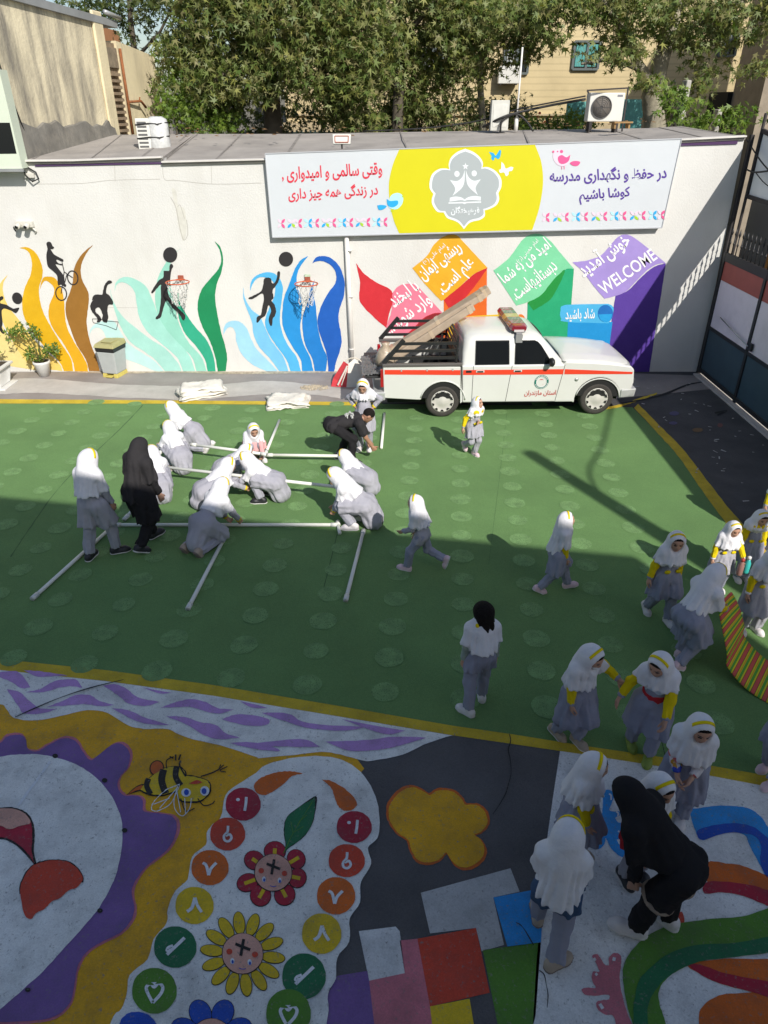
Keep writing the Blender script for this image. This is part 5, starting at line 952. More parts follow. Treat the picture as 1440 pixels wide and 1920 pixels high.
# cab and engine body, loft over height for the rounded shoulders
low = [(.36,.285)] + [(2.40,.265)] + arc(2.86,.30,.42,188,8,14) + [(3.36,.36),(3.46,.42),(3.50,.62),(3.47,.86),(3.40,.93),(3.0,.985),(2.6,1.02),(2.2,1.035),(2.16,.985),(.32,.985)]
TF(low, .0, WT, 'cab_body', m_tw, .035)
# bonnet panel, crowned
def grid_surf(name, f, nu, nv, m, parent, smooth=True, solid=0):
    vs = [f(i/nu, j/nv) for j in range(nv+1) for i in range(nu+1)]; fs = [(j*(nu+1)+i, j*(nu+1)+i+1, (j+1)*(nu+1)+i+1, (j+1)*(nu+1)+i) for j in range(nv) for i in range(nu)]
    me = bpy.data.meshes.new(name); me.from_pydata(vs, [], fs); me.update(); o = link(name, me, m, parent, smooth)
    if solid: s = o.modifiers.new('solid', 'SOLIDIFY'); s.thickness = solid
    return o
def bon(u, v):
    s = 2.14 + 1.34*u; base = 1.045-.035*u-.10*u**3-.05*max(0,(u-.9)/.1)**2
    t = .02 + (WT-.04)*v; cr = .045*(1-abs(2*v-1)**3); ridge = .012*math.exp(-((abs(2*v-1)-.62)/.10)**2)
    return (s - .07*u*abs(2*v-1)**4, t, base + cr + ridge)
grid_surf('bonnet', bon, 18, 18, m_tw, trk, solid=.02)
b = MB(); 
for t in (.16, WT-.16): b.tube([(3.40+.06*k, t, .93-.004*k) for k in range(2)], .03, 8)
# greenhouse
def loop(z, s0, s1, t0, t1, rc=.12, n=5):
    out = []
    for cx, cy, a in ((s1-rc, t1-rc, 0), (s0+rc, t1-rc, 90), (s0+rc, t0+rc, 180), (s1-rc, t0+rc, 270)):
        out += [(cx+rc*math.cos(R(a+90*k/n)), cy+rc*math.sin(R(a+90*k/n)), z) for k in range(n+1)]
    return out
lv = [loop(.975,.33,2.20,.03,WT-.03,.06), loop(1.2,.335,1.985,.085,WT-.085,.08), loop(1.40,.36,1.80,.135,WT-.135,.12), loop(1.455,.38,1.745,.165,WT-.165,.16), loop(1.50,.43,1.66,.24,WT-.24,.20), loop(1.53,.55,1.52,.36,WT-.36,.22), loop(1.545,.75,1.35,.5,WT-.5,.2)]
b = MB(); n = len(lv[0]); vs = [p for l in lv for p in l]; fs = [(i*n+k, i*n+(k+1) % n, (i+1)*n+(k+1) % n, (i+1)*n+k) for i in range(len(lv)-1) for k in range(n)] + [tuple(range((len(lv)-1)*n, len(lv)*n))]
b.add(vs, fs, True); b.build('cab_roof', m_tw, trk)
def side(s, z, o=.0, near=True):  # a point on the cab's side pane plane
    zz = [.975,1.2,1.40]; tt = [.03,.085,.135]; t = float(np.interp(z, zz, tt)); return (s, t-o if near else WT-t+o, z)
def pane(poly, name, m, o, near=True, parent=None, th=.004):
    b = MB(); q = [side(s, z, o, near) for s, z in poly]; b.prism(q if not near else q, (0, th if near else -th, 0)); return b.build(name, m, parent or trk)
rw = [(.57,.985),(.575,1.385),(1.155,1.385),(1.17,.985)]; fwn = [(1.285,.985),(1.285,1.385),(1.62,1.385),(1.68,1.36),(1.74,1.30),(1.965,.985)]
for near in (True, False):
    for w in (rw, fwn):
        c = (sum(p[0] for p in w)/len(w), sum(p[1] for p in w)/len(w))
        o = pane([(c[0]+(p[0]-c[0])*1.045, c[1]+(p[1]-c[1])*1.07) for p in w], 'window', mat('window_rubber', (.03,.03,.03), .6), .006, near)
        pane(w, 'pane', m_glass, .011, near, o)
def ws(u, v):  # windscreen sheet following the front of the cab
    z = 1.0 + .40*v; s = float(np.interp(z, [.975,1.2,1.40,1.455],[2.20,1.985,1.80,1.745])); h = .70-.12*v; t = WT/2 + h*(2*u-1)
    return (s + .018 - .05*abs(2*u-1)**3, t, z)
grid_surf('windscreen', ws, 12, 4, m_wsg, trk)
b = MB(); e = [ws(u, 0) for u in [k/12 for k in range(13)]] + [ws(1, v) for v in (.33,.66,1)] + [ws(u, 1) for u in [1-k/12 for k in range(1,13)]] + [ws(0, v) for v in (.66,.33)]; b.tube(e, .014, 6, closed=True); b.build('windscreen_seal', m_blackp, trk)
b = MB(); b.tube([(2.18,.5,1.01),(2.10,.75,1.10),(2.06,.95,1.16)], .006, 5); b.tube([(2.18,1.0,1.01),(2.10,1.2,1.10)], .006, 5); b.build('wiper', m_blackp, trk)
# doors: shallow proud skins with shut lines
def skin(poly, name, o=.003): b = MB(); b.prism([(s, -o, z) for s, z in poly], (0, o-.0005, 0)); return b.build(name, m_tw, trk, bevel=.002)
seam = mat('shut_line', (.04,.04,.04), .8)
b = MB()
for a, c in (((.53,.975),(.535,.30)), ((1.228,.975),(1.16,.30)), ((2.185,.975),(2.08,.30)), ((.535,.30),(2.08,.285)), ((.328,.97),(.37,.29))): b.bar((a[0],-.0015,a[1]), (c[0],-.0015,c[1]), .008, .004)
b.build('door_gap', seam, trk)
def handle(s):
    o = MB(); o.box((s-.075,-.016,.855),(s+.075,-.004,.895)); h = o.build('door_handle', mat('handle_rim', (.6,.6,.57), .4), trk, bevel=.006)
    o = MB(); o.box((s-.055,-.0195,.863),(s+.055,-.0165,.888)); o.build('handle_grip', m_blackp, h)
handle(.655); handle(1.335)
b = MB(); b.box((.40,-.010,.855),(.50,-.004,.895)); b.build('side_vent', m_blackp, trk)
# red stripe following the flank
def stripe(sz0, sz1, o): b = MB(); b.prism([(sz0[0],-o,sz0[1]),(sz1[0],-o,sz1[1]),(sz1[0],-o,sz1[2]),(sz0[0],-o,sz0[2])], (0,-.0015,0)); return b
b = MB()
for s0, a0, c0, s1, a1, c1 in ((-1.06,.845,.93,.30,.815,.905),(.35,.815,.905,2.17,.80,.895),(2.19,.80,.895,3.44,.785,.825)): b.prism([(s0,-.004,a0),(s1,-.004,a1),(s1,-.004,c1),(s0,-.004,c0)], (0,-.0015,0))
b.build('red_stripe', m_tred, trk)
# emblem and lettering on the front door
TT = Flat(lambda s, z: Vector((s/100, 0, z/100)), (0,-1,0))
m_eg2 = mat('emblem_green', (.01,.16,.12), .4)
TT('door_emblem_ring', band([(179+11.5*math.cos(2*math.pi*k/36), 66+11.5*math.sin(2*math.pi*k/36)) for k in range(37)], 3.2, smooth=False), m_eg2, .006, trk)
TT('door_emblem_edge', band([(179+9.3*math.cos(2*math.pi*k/36), 66+9.3*math.sin(2*math.pi*k/36)) for k in range(37)], .6, smooth=False), m_wl, .007, trk)
TT('door_emblem_marks', [band([(179+11.5*math.cos(R(a)), 66+11.5*math.sin(R(a))), (179+11.5*math.cos(R(a+9)), 66+11.5*math.sin(R(a+9)))], 1.3, smooth=False) for a in range(25, 160, 14)] + [band([(179+11.5*math.cos(R(a)), 66+11.5*math.sin(R(a))), (179+11.5*math.cos(R(a+7)), 66+11.5*math.sin(R(a+7)))], 1.3, smooth=False) for a in range(200, 345, 12)], m_wl, .008, trk)
cres = [(179-.5+5.6*math.cos(R(a)), 66+5.6*math.sin(R(a))) for a in range(45, 316, 15)] + [(181.2+4.4*math.cos(R(a)), 66+4.4*math.sin(R(a))) for a in range(300, 59, -15)]
TT('door_emblem_crescent', cres, mat('crescent_red', (.60,.02,.06), .4), .006, trk)
me_o = glyph_mesh('استان مازندران', .012); vv = np.array([v.co[:2] for v in me_o.vertices]); sx = .58/(vv[:,0].max()-vv[:,0].min())
me2 = bpy.data.meshes.new('door_lettering'); me2.from_pydata([(1.50+(x-vv[:,0].min())*sx, -.007, .415+y*sx*1.25) for x, y in vv], [], [tuple(p.vertices) for p in me_o.polygons]); bpy.data.meshes.remove(me_o); link('door_lettering', me2, mat('lettering_red', (.50,.05,.04), .5), trk)
# bed
bed = [(-1.07,.40),(-.46,.355)] + arc(0,.30,.40,172,8,14) + [(.34,.30),(.30,.965),(-1.09,1.0)]
bed_side = bed
TF(bed_side, .0, .06, 'bed_side', m_tw, .012); TF(bed_side, WT-.06, WT, 'bed_side', m_tw, .012)
b = MB(); b.box((-1.06,.065,.50),(.31,WT-.065,.54)); b.box((.24,.065,.541),(.31,WT-.065,.97)); b.box((-.44,.065,.541),(.235,.25,.70)); b.box((-.44,WT-.25,.541),(.235,WT-.065,.70)); b.build('bed_floor', m_bed, trk)
b = MB(); b.box((-1.10,-.012,.975),(.33,.07,1.03)); b.box((-1.10,WT-.07,.975),(.33,WT+.012,1.03)); b.build('bed_rail', mat('bed_rail_grey', (.10,.09,.085), .5), trk, bevel=.01)
b = MB()
for s in (-.76,-.30,.16): b.box((s-.012,-.014,.895),(s+.012,-.0065,.935))
b.build('rope_hook', m_chr, trk)
rk = MB()
for t in (.05, WT-.05):
    for k, z in enumerate((1.12, 1.25, 1.38)):
        s0 = -.99+.12*k
        rk.bar((s0, t, z), (.24, t, z), .03, .05)
    rk.bar((-1.08, t, 1.03), (-.72, t, 1.45), .03, .075); rk.bar((.22, t, 1.03), (.24, t, 1.50), .03, .06)
for z in (1.12,1.25,1.38,1.49): rk.bar((.24,.05,z), (.24,WT-.05,z), .03, .04)
rk.bar((-.2,.5,1.03),(-.08,.5,1.35),.03,.05); rk.bar((.0,.9,.55),(.06,.9,1.3),.03,.05)
rk.build('load_rack', m_blackp, trk)
for t, nm in ((0,1),(WT-.09,2)):
    b = MB(); b.box((-1.135,t+.005,.60),(-1.072,t+.085,.925)); b.build('tail_lamp', mat('lamp_red', (.35,.01,.015), .15, coat=.5), trk, bevel=.01)
tg = MB(); tg.box((-1.40,.10,.745),(-1.085,WT-.10,.785)); tgo = tg.build('tailgate', m_bed, trk, bevel=.008)
sheet = MB(); rnd = random.Random(3); nu, nv = 14, 14
def crum(u, v): return (-1.46+.40*u, .08+1.1*v, .79+.03*u+rnd.uniform(0,.03)+.03*max(0,v-.7))
grid_surf('crumpled_liner', crum, 20, 26, mat('grey_liner', (.13,.13,.13), .45, .3, 9), tgo, False)
b = MB(); b.hexa([(-1.24,-.02,.36),(-1.05,-.03,.36),(-1.05,WT+.03,.36),(-1.24,WT+.02,.36),(-1.26,-.02,.52),(-1.05,-.03,.52),(-1.05,WT+.03,.52),(-1.26,WT+.02,.52)]); b.build('rear_bumper', m_chr, trk, bevel=.02)
b = MB(); b.hexa([(3.28,-.03,.34),(3.56,.02,.34),(3.56,WT-.02,.34),(3.28,WT+.03,.34),(3.28,-.03,.50),(3.58,.02,.50),(3.58,WT-.02,.50),(3.28,WT+.03,.50)]); b.build('front_bumper', m_chr, trk, bevel=.02)
b = MB(); b.box((3.47,.10,.60),(3.505,WT-.10,.84)); b.build('grille', m_blackp, trk)
for t in (.14, WT-.36): b = MB(); b.box((3.49,t,.62),(3.525,t+.22,.82)); b.build('headlight', mat('headlight_glass', (.7,.72,.75), .1), trk, bevel=.02)
b = MB(); b.lathe([(.034,-.012),(.034,0)], (2.43,0,.70), 'Y', 12); b.build('side_repeater', m_chr, trk)
# arch lips
for cs in (0, 2.86):
    b = MB(); pts = [(cs+.415*math.cos(R(a)), -.004, .30+.405*math.sin(R(a))) for a in range(6, 176, 10)]; b.tube(pts, .012, 6); b.build('arch_lip', m_tw, trk)
    b = MB(); w_ = [(cs+.398*math.cos(R(a)), .30+.398*math.sin(R(a))) for a in range(8, 173, 8)]; b.prism([(s_, .012, z_) for s_, z_ in w_], (0, .30, 0)); b.build('wheel_well', m_arch, trk)
b = MB(); b.box((-1.0,.2,.24),(3.3,WT-.2,.40)); b.build('chassis', m_arch, trk)
# wheels
def wheel(s, t, near=True):
    w = bpy.data.objects.new('wheel', None); COL.objects.link(w); w.parent = trk; w.location = (s, t, .31); sg = 1 if near else -1
    b = MB(); b.lathe([(.205,-.09*sg),(.245,-.100*sg),(.285,-.095*sg),(.308,-.07*sg),(.31,0),(.308,.07*sg),(.28,.095*sg),(.20,.095*sg)], (0,0,0), 'Y', 36, False, False); b.build('tyre', m_tyre, w)
    b = MB(); b.lathe([(.212,-.085*sg),(.205,-.098*sg),(.19,-.10*sg),(.165,-.085*sg),(.10,-.09*sg),(.06,-.105*sg),(.02,-.11*sg),(.001,-.11*sg)], (0,0,0), 'Y', 32, False, False); b.build('hubcap', m_cap, w)
    h = MB()
    for k in range(10):
        a = 2*math.pi*(k+.5)/10; c = Vector((.178*math.cos(a), -.0985*sg, .178*math.sin(a))); tn = Vector((-math.sin(a),0,math.cos(a))); rd = Vector((math.cos(a),0,math.sin(a)))
        h.prism([c-tn*.036+rd*.016, c+tn*.036+rd*.016, c+tn*.014-rd*.022, c-tn*.014-rd*.022], (0,-.0035*sg,0))
    h.build('hub_slots', m_arch, w); return w
wheel(0,.105); wheel(2.86,.105); wheel(0,WT-.105,False); wheel(2.86,WT-.105,False)
# mirrors, light bar
def mirror(t, sg):
    b = MB(); b.lathe([(.02,-.03),(.075,-.02),(.08,.02),(.05,.05)], (0,0,0), 'X', 14); o = b.build('wing_mirror', m_blackp, trk); o.location = (1.90, t-.09*sg, 1.06); o.scale = (1,1.25,1); k = MB(); k.bar((0,.09*sg/1.25,-.05),(0,0,0),.03); k.build('mirror_arm', m_blackp, o)
mirror(-.02,1); mirror(WT+.02,-1)
m_lr = mat('lamp_maroon', (.22,.015,.03), .15, coat=.6); m_la = mat('lamp_amber', (.55,.38,.12), .2, coat=.5); m_lo = mat('lamp_orange_red', (.50,.10,.04), .2, coat=.5); m_ld = mat('lamp_brown', (.16,.12,.09), .25, coat=.5)
lbx = 1.33
lb_prof = lambda t0, t1, r0=1, r1=1: [[(lbx+dx*r, t, 1.575+dz*r) for dx, dz in ((-.15,-.03),(.15,-.03),(.165,.03),(.12,.085),(-.12,.085),(-.165,.03))] for t, r in ((t0,r0),(t1,r1))]
lp_ = bpy.data.objects.new('light_bar', None); COL.objects.link(lp_); lp_.parent = trk
for t0, t1, m_, r0, r1 in ((.16,.26,m_lr,.80,1),(.26,.50,m_lr,1,1),(.50,.74,m_ld,1,1),(.74,.98,m_la,1,1),(.98,1.24,m_ld,1,1),(1.24,1.42,m_lr,1,1),(1.42,1.48,m_lr,1,.85)):
    a, c = lb_prof(t0, t1-.002, r0, r1); b = MB(); b.hexa if 0 else None; b.add(a+c, [(5,4,3,2,1,0),(6,7,8,9,10,11)] + [(i, (i+1) % 6, 6+(i+1) % 6, 6+i) for i in range(6)]); b.build('lamp_segment', m_, lp_, bevel=.012)
b = MB(); b.box((lbx-.13,.22,1.515),(lbx+.13,1.44,1.544)); b.box((lbx-.06,.09,1.36),(lbx+.06,.125,1.50)); b.bar((lbx,.11,1.50),(lbx,.22,1.53),.10,.03); b.build('light_bar_base', mat('bracket_grey', (.25,.25,.25), .5), lp_)
b = MB(); b.box((lbx-.09,.150,1.535),(lbx+.09,.158,1.575)); b.build('clear_lens', mat('clear_lens', (.6,.55,.55), .1), lp_)
# ---- long cardboard tubes lying across the bed
m_cb = mat('cardboard', (.38,.30,.22), .75, .12, 5, .3, 12, dirt=.3, dirtcol=(.27,.19,.12), dscale=3); m_tape = mat('packing_tape', (.48,.38,.27), .12, .1, 9)
tm = Matrix.Translation(TO) @ Matrix.Rotation(TANG, 4, 'Z')
def tube_roll(a, c, r, lab, grp, flat=1.0):
    A, C = tm @ Vector(a), tm @ Vector(c); o = empty('cardboard_package', tuple((A+C)/2), label=lab, cat='cardboard package', group=grp); o_ = Vector(o.location)
    b = MB(); d = C-A; ring_ = [A+d*t - o_ for t in [k/14 for k in range(15)]]; rnd = random.Random(int(r*1000)); b.bar(A-o_, C-o_, r*2.1, r*1.35); b.build('wrapping', m_cb, o, bevel=.022)
    for t in (.05,.52,.95):
        b = MB(); p = A+d*t - o_; n = d.normalized(); b.bar(p-n*.035, p+n*.035, r*2.1+.008, r*1.35+.008); b.build('tape', m_tape, o)
    return o
grp = 'long cardboard packages in the pickup bed'
tube_roll((-1.0,.85,.80),(.62,1.0,1.80), .105, 'lower brown cardboard package leaning over the cab roof, nearer the camera', grp)
tube_roll((-1.0,1.08,.86),(.93,1.18,2.06), .105, 'longer brown cardboard package reaching highest above the cab roof', grp)
tube_roll((-.95,.92,.98),(.82,1.06,1.99), .09, 'middle brown cardboard package lying on top between two others', grp)
bg_ = MB(); rnd = random.Random(8)
bg_.lathe([(.02,.0),(.16,.02),(.19,.15),(.14,.30),(.06,.40),(.09,.45)], (0,0,0), 'Z', 11); o = bg_.build('plastic_bag', mat('brown_film', (.42,.34,.25), .3, .25, 9, 1.0, 9), None, label='crumpled brown plastic wrap at the tail of the pickup bed', cat='bag'); o.location = tm @ Vector((-1.02,.62,.79))
o = empty('crate', tuple(tm @ Vector((-.15,.62,.545))), TANG, label='grey plastic crate standing in the pickup bed', cat='crate')
b = MB(); b.box((-.32,-.2,0),(.28,.18,.22)); b.build('body', mat('crate_grey', (.22,.24,.25), .5), o, bevel=.01); b = MB()
for k in range(7): b.box((-.28+.085*k,-.204,.05),(-.24+.085*k,-.2005,.18))
b.build('slots', m_arch, o)
# ---- pedal bin
g = G(217, 703); bn = empty('pedal_bin', tuple(g), R(-14), label='pale grey pedal bin with faded yellow lid by the aqua flames', cat='bin')
m_bin = mat('bin_white', (.42,.44,.43), .5, .05, 5, dirt=.3, dirtcol=(.4,.38,.32)); m_lid = mat('bin_lid', (.36,.33,.15), .6, .15, 8); m_bay = mat('bin_base', (.58,.48,.12), .6, .1, 8)
b = MB(); b.hexa([(-.17,-.19,.085),(.17,-.19,.085),(.17,.19,.085),(-.17,.19,.085),(-.205,-.225,.56),(.205,-.225,.56),(.205,.225,.56),(-.205,.225,.56)]); b.build('body', m_bin, bn, bevel=.02)
b = MB(); b.hexa([(-.175,-.20,0),(-.09,-.20,0),(-.09,.20,0),(-.175,.20,0),(-.172,-.195,.084),(-.085,-.195,.084),(-.085,.195,.084),(-.172,.195,.084)]); b.hexa([(.09,-.20,0),(.175,-.20,0),(.175,.20,0),(.09,.20,0),(.085,-.195,.084),(.172,-.195,.084),(.172,.195,.084),(.085,.195,.084)]); b.box((-.088,.0,.0),(.088,.19,.083)); b.build('base', m_bay, bn, bevel=.008)
b = MB(); b.box((-.07,-.25,.02),(.07,-.05,.045)); b.build('pedal', m_bay, bn, bevel=.006)
b = MB(); b.hexa([(-.215,-.235,.56),(.215,-.235,.56),(.215,.235,.56),(-.215,.235,.56),(-.22,-.24,.65),(.22,-.24,.65),(.22,.24,.65),(-.22,.24,.65)]); b.build('collar', m_blackp, bn, bevel=.015)
b = MB(); b.hexa([(-.235,-.26,.651),(.235,-.26,.651),(.235,.25,.651),(-.235,.25,.651),(-.21,-.22,.72),(.21,-.22,.72),(.21,.24,.75),(-.21,.24,.75)]); b.box((-.12,-.13,.735),(.12,.15,.752)); b.build('lid', m_lid, bn, bevel=.02)
# ---- folded canvas tarps on the pavement, hoop bag, rubble, sticks of pipe
m_cv = mat('canvas', (.70,.67,.60), .9, .1, 6, .6, 16)
def tarp(u, v, w, d, h, rz, lab, seed):
    g = G(u, v, .01); rnd = random.Random(seed); o = empty('folded_tarp', tuple(g), rz, label=lab, cat='tarp', group='folded canvas tarps on the pavement')
    for k in range(4):
        z0 = h*k/4; sh = rnd.uniform(-.03,.03)
        def f(u_, v_, k=k, z0=z0, sh=sh):
            x = (u_-.5)*w*(1-.04*k)+sh; y = (v_-.5)*d*(1-.05*k)+sh; e = max(abs(2*u_-1), abs(2*v_-1)); hh = h/4*(1.1-.9*max(0,(e-.82)/.18)**2) + .028*math.sin(9*x+5*k+3*y)*math.cos(8*y+3*k-2*x) + .016*rnd.uniform(-1,1)
            x += .04*math.sin(7*y+k*2); y += .035*math.sin(6*x+k)
            return (x, y, z0 + max(.002, hh) - (z0 if (k == 0 and e > .99) else 0)*0)
        grid_surf('fold', f, 16, 12, m_cv, o, True, solid=.012)
    return o
tarp(379, 740, .95, .55, .20, R(24), 'plump folded cream tarp on the pavement below the green flame', 2)
tarp(541, 755, .80, .72, .10, R(8), 'flatter folded cream tarp overlapping the yellow line', 5)
b = MB(); rnd = random.Random(12); g = G(600, 728)
for k in range(170):
    a, q = rnd.uniform(0,6.28), rnd.uniform(0,1)**.6; c = Vector((g.x-.12+.30*q*math.cos(a), g.y+.16*q*math.sin(a), .012)); s = rnd.uniform(.008,.028); b.add([c+Vector((s,0,0)),c+Vector((0,s,0)),c+Vector((-s,0,0)),c+Vector((0,-s,0)),c+Vector((0,0,s))], [(0,1,4),(1,2,4),(2,3,4),(3,0,4)])
b.build('rubble', m_kerb, None, kind='stuff')
g = G(652, 722); hb = empty('hoop_bag', tuple(g), label='red and white round collapsible bag leaning by the drain pipe', cat='bag')
b = MB(); b.tube([(.20*math.cos(t)+.12, .05*math.sin(t)+.12, .36+.16*math.sin(t)) for t in [2*math.pi*k/24 for k in range(24)]], .012, 6, closed=True); b.build('ring', mat('ring_cream', (.65,.6,.5), .6), hb)
m_bagr = mat('bag_red', (.55,.04,.05), .7, .15, 6, .4, 14); m_bagw = mat('bag_white', (.66,.62,.56), .8, .08, 6, .4, 14)
b = MB(); b.add([(-.34,-.1,0),(-.02,-.14,0),(.02,.06,.42),(-.08,.15,.46),(-.3,.1,.12)], [(0,1,2,3,4)]); b.add([(-.34,-.1,0),(-.3,.1,.12),(-.1,.25,0)], [(0,1,2)]); b.build('red_panel', m_bagr, hb)
b = MB(); b.add([(-.02,-.15,0.005),(.3,-.12,.005),(.32,.10,.34),(.15,.14,.52),(.02,.07,.43)], [(0,1,2,3,4)]); b.add([(.3,-.12,.005),(.34,.2,0),(.32,.1,.34)], [(0,1,2)]); b.build('white_panel', m_bagw, hb)
b = MB(); b.bar((-.20,-.118,.04),(.0,.035,.40),.014,.03); b.bar((-.12,-.128,.04),(.0,.01,.36),.01,.02); b.build('white_stripes', m_bagw, hb)
# ---- white plastic pipes of the frame being put together
m_pp = mat('pvc_white', (.78,.78,.72), .4, .02, 5); m_joint = mat('pvc_joint', (.70,.70,.66), .4)
def pipe(p, q, lab, ends=(1,1), grp='white plastic frame pipes'):
    p, q = Vector(p), Vector(q); o = empty('plastic_pipe', tuple(p), label=lab, cat='pipe', group=grp); d = q-p
    b = MB(); b.tube([(0,0,0), tuple(d)], .024, 10); b.build('tube', m_pp, o); n = d.normalized()
    for e, c, s in ((ends[0], Vector(), 1), (ends[1], d, -1)):
        if e: k = MB(); k.tube([c, c+n*s*.10], .031, 10); k.build('joint', m_joint, o)
    return o
Z0 = .03
pipe(G(60,1123,Z0), G(213,985,Z0), 'pipe running from far left foreground up to the frame corner')
pipe(G(213,984,Z0), G(634,984,Z0), 'long near pipe of the frame along the shadow edge')
pipe(G(352,1142,Z0), G(421,1008,Z0), 'loose slanting pipe below the kneeling girl in shade')
pipe(G(648,1126,Z0), G(682,994,Z0), 'loose slanting pipe right of the frame in shade')
pipe(G(633,978,Z0), G(637,1000,Z0), 'stub of pipe at the right near corner of the frame', (1,0))
zr = .30
pipe(G(285,873,zr), G(640,914,zr), 'raised middle crossbar held by the crouching girls')
pipe(G(358,833,zr), G(500,852,zr), 'raised far crossbar on the left side')
pipe(G(500,853,.12), G(645,855,.12), 'far crossbar on the right held by the man')
pipe(G(285,862,zr), G(303,846,.3), 'short side pipe behind the woman in black', (1,1))
pipe(G(232,975,Z0), G(300,900,.25), 'side pipe rising behind the woman in black', (1,0))
pipe(G(498,850,.10), G(524,788,Z0), 'thin pipe pointing away beside the girl in pink', (1,0))
pipe(G(715,840,Z0), G(721,775,Z0), 'single loose pipe standing apart behind the truck tail', (0,0))
# ================================================================ PEOPLE
class Field:
    """distance field on a grid, shapes joined smoothly, skinned by surface nets into one continuous mesh"""
    def __init__(s, lo, hi, h):
        s.h = h; s.lo = np.array(lo, float); n = np.maximum(4, np.ceil((np.array(hi)-s.lo)/h).astype(int)+1); s.n = n
        s.ax = [s.lo[i] + h*np.arange(n[i]) for i in range(3)]; s.D = np.full(n, 1.0, np.float32)
    def win(s, lo, hi, pad):
        a = np.clip(np.floor((np.array(lo)-pad-s.lo)/s.h).astype(int), 0, s.n); b = np.clip(np.ceil((np.array(hi)+pad-s.lo)/s.h).astype(int)+1, 0, s.n)
        sl = tuple(slice(a[i], b[i]) for i in range(3)); X = np.stack(np.meshgrid(*[s.ax[i][sl[i]] for i in range(3)], indexing='ij'), -1); return sl, X
    def put(s, sl, d, k=.02):
        if not d.size: return
        o = s.D[sl]; h = np.clip(.5+.5*(o-d)/k, 0, 1); s.D[sl] = o*(1-h)+d*h - k*h*(1-h)
    def cut(s, sl, d, k=.01):
        if not d.size: return
        o = s.D[sl]; d = -d; h = np.clip(.5-.5*(o-d)/k, 0, 1); s.D[sl] = o*(1-h)+d*h + k*h*(1-h)
    def cone(s, a, b, ra, rb, k=.02, flat=False, sq=None, fold=0, seed=0, flat0=False):
        a, b = np.array(a, float), np.array(b, float); m = max(ra, rb)
        sl, X = s.win(np.minimum(a, b)-m, np.maximum(a, b)+m, k+2*s.h+abs(fold))
        if not X.size: return s
        v = b-a; L2 = max(v @ v, 1e-9); P = X-a; tu = (P @ v)/L2; t = np.clip(tu, 0, 1); q = P - t[..., None]*v
        if sq is not None:      # flatten the section along a direction
            w = np.array(sq[0], float); w /= np.linalg.norm(w); c = q @ w; q = q + (c*(sq[1]-1))[..., None]*w
        d = np.linalg.norm(q, axis=-1) - (ra + (rb-ra)*t)
        if fold:
            vn = v/math.sqrt(L2); e1 = np.cross(vn, (0.3, .9, .1)); e1 /= np.linalg.norm(e1); e2 = np.cross(vn, e1); an = np.arctan2(P @ e2, P @ e1)
            d = d + fold*np.sin(an*7+seed+2*t)*(.25+.75*t) + .5*fold*np.sin(an*12+seed*2.3-3*t)*t
        L = math.sqrt(L2)
        if flat: d = np.maximum(d, (tu-1)*L)
        if flat0: d = np.maximum(d, -tu*L)
        s.put(sl, d, k); return s
    def ell(s, c, r, M=None, k=.02, cut=False):
        c, r = np.array(c, float), np.array(r, float); m = r.max(); sl, X = s.win(c-m, c+m, k+2*s.h)
        if not X.size: return s
        P = X-c
        if M is not None: P = P @ np.array(M)
        q = np.linalg.norm(P/r, axis=-1); g = np.linalg.norm(P/(r*r), axis=-1)+1e-6; d = q*(q-1)/g
        (s.cut if cut else s.put)(sl, d, k); return s
    def pleats(s, c, ax, n, amp, seed, fall):
        """hanging folds running down from c along -ax, deepening with the fall"""
        c, ax = np.array(c), np.array(ax)/np.linalg.norm(ax); X = np.stack(np.meshgrid(*s.ax, indexing='ij'), -1).astype(np.float32); near = np.abs(s.D) < 3*amp + 2*s.h; Q = X[near]-c; z = -(Q @ ax)
        e1 = np.cross(ax, (.21, .93, .3)); e1 /= np.linalg.norm(e1); e2 = np.cross(ax, e1); th = np.arctan2(Q @ e2, Q @ e1); w = np.clip(z/fall, 0, 1)**.8
        ph = th*n/2 + .7*np.sin(th*2.0+seed+z/fall*1.6) + .5*np.sin(th*5+seed*2.1); t = 1-2*np.abs(np.sin(ph+seed))**.7 + .35*np.sin(th*n*1.7+seed*3+2*z/fall)
        s.D[near] += (amp*w*t*.6).astype(np.float32); return s
    def wrinkle(s, amp, wl, seed, keep=None):
        rg = np.random.default_rng(int(seed*97)+3); X = np.stack(np.meshgrid(*s.ax, indexing='ij'), -1).astype(np.float32); w = np.zeros(s.D.shape, np.float32); near = np.abs(s.D) < 4*amp + 2*s.h; Q = X[near]; t = np.zeros(len(Q), np.float32)
        for k in range(4):
            d = rg.normal(0, 1, 3)*np.array((1, 1, .2)); d /= np.linalg.norm(d); e = rg.normal(0, 1, 3); e /= np.linalg.norm(e); L = wl*rg.uniform(.6, 1.5)
            ph = (Q @ d)*2*math.pi/L + 1.3*np.sin((Q @ e)*2*math.pi/(wl*2.3) + rg.uniform(0, 6)) + rg.uniform(0, 6); t += (1-2*np.abs(np.sin(ph/2)))*(.5+.5*np.sin((Q @ e)*2*math.pi/(wl*3.1)+rg.uniform(0, 6)))
        if keep is not None: t *= np.clip((np.linalg.norm(Q-keep[0], axis=1)/keep[1]-.9)*4, 0, 1)
        s.D[near] += (amp*.55*t).astype(np.float32); return s
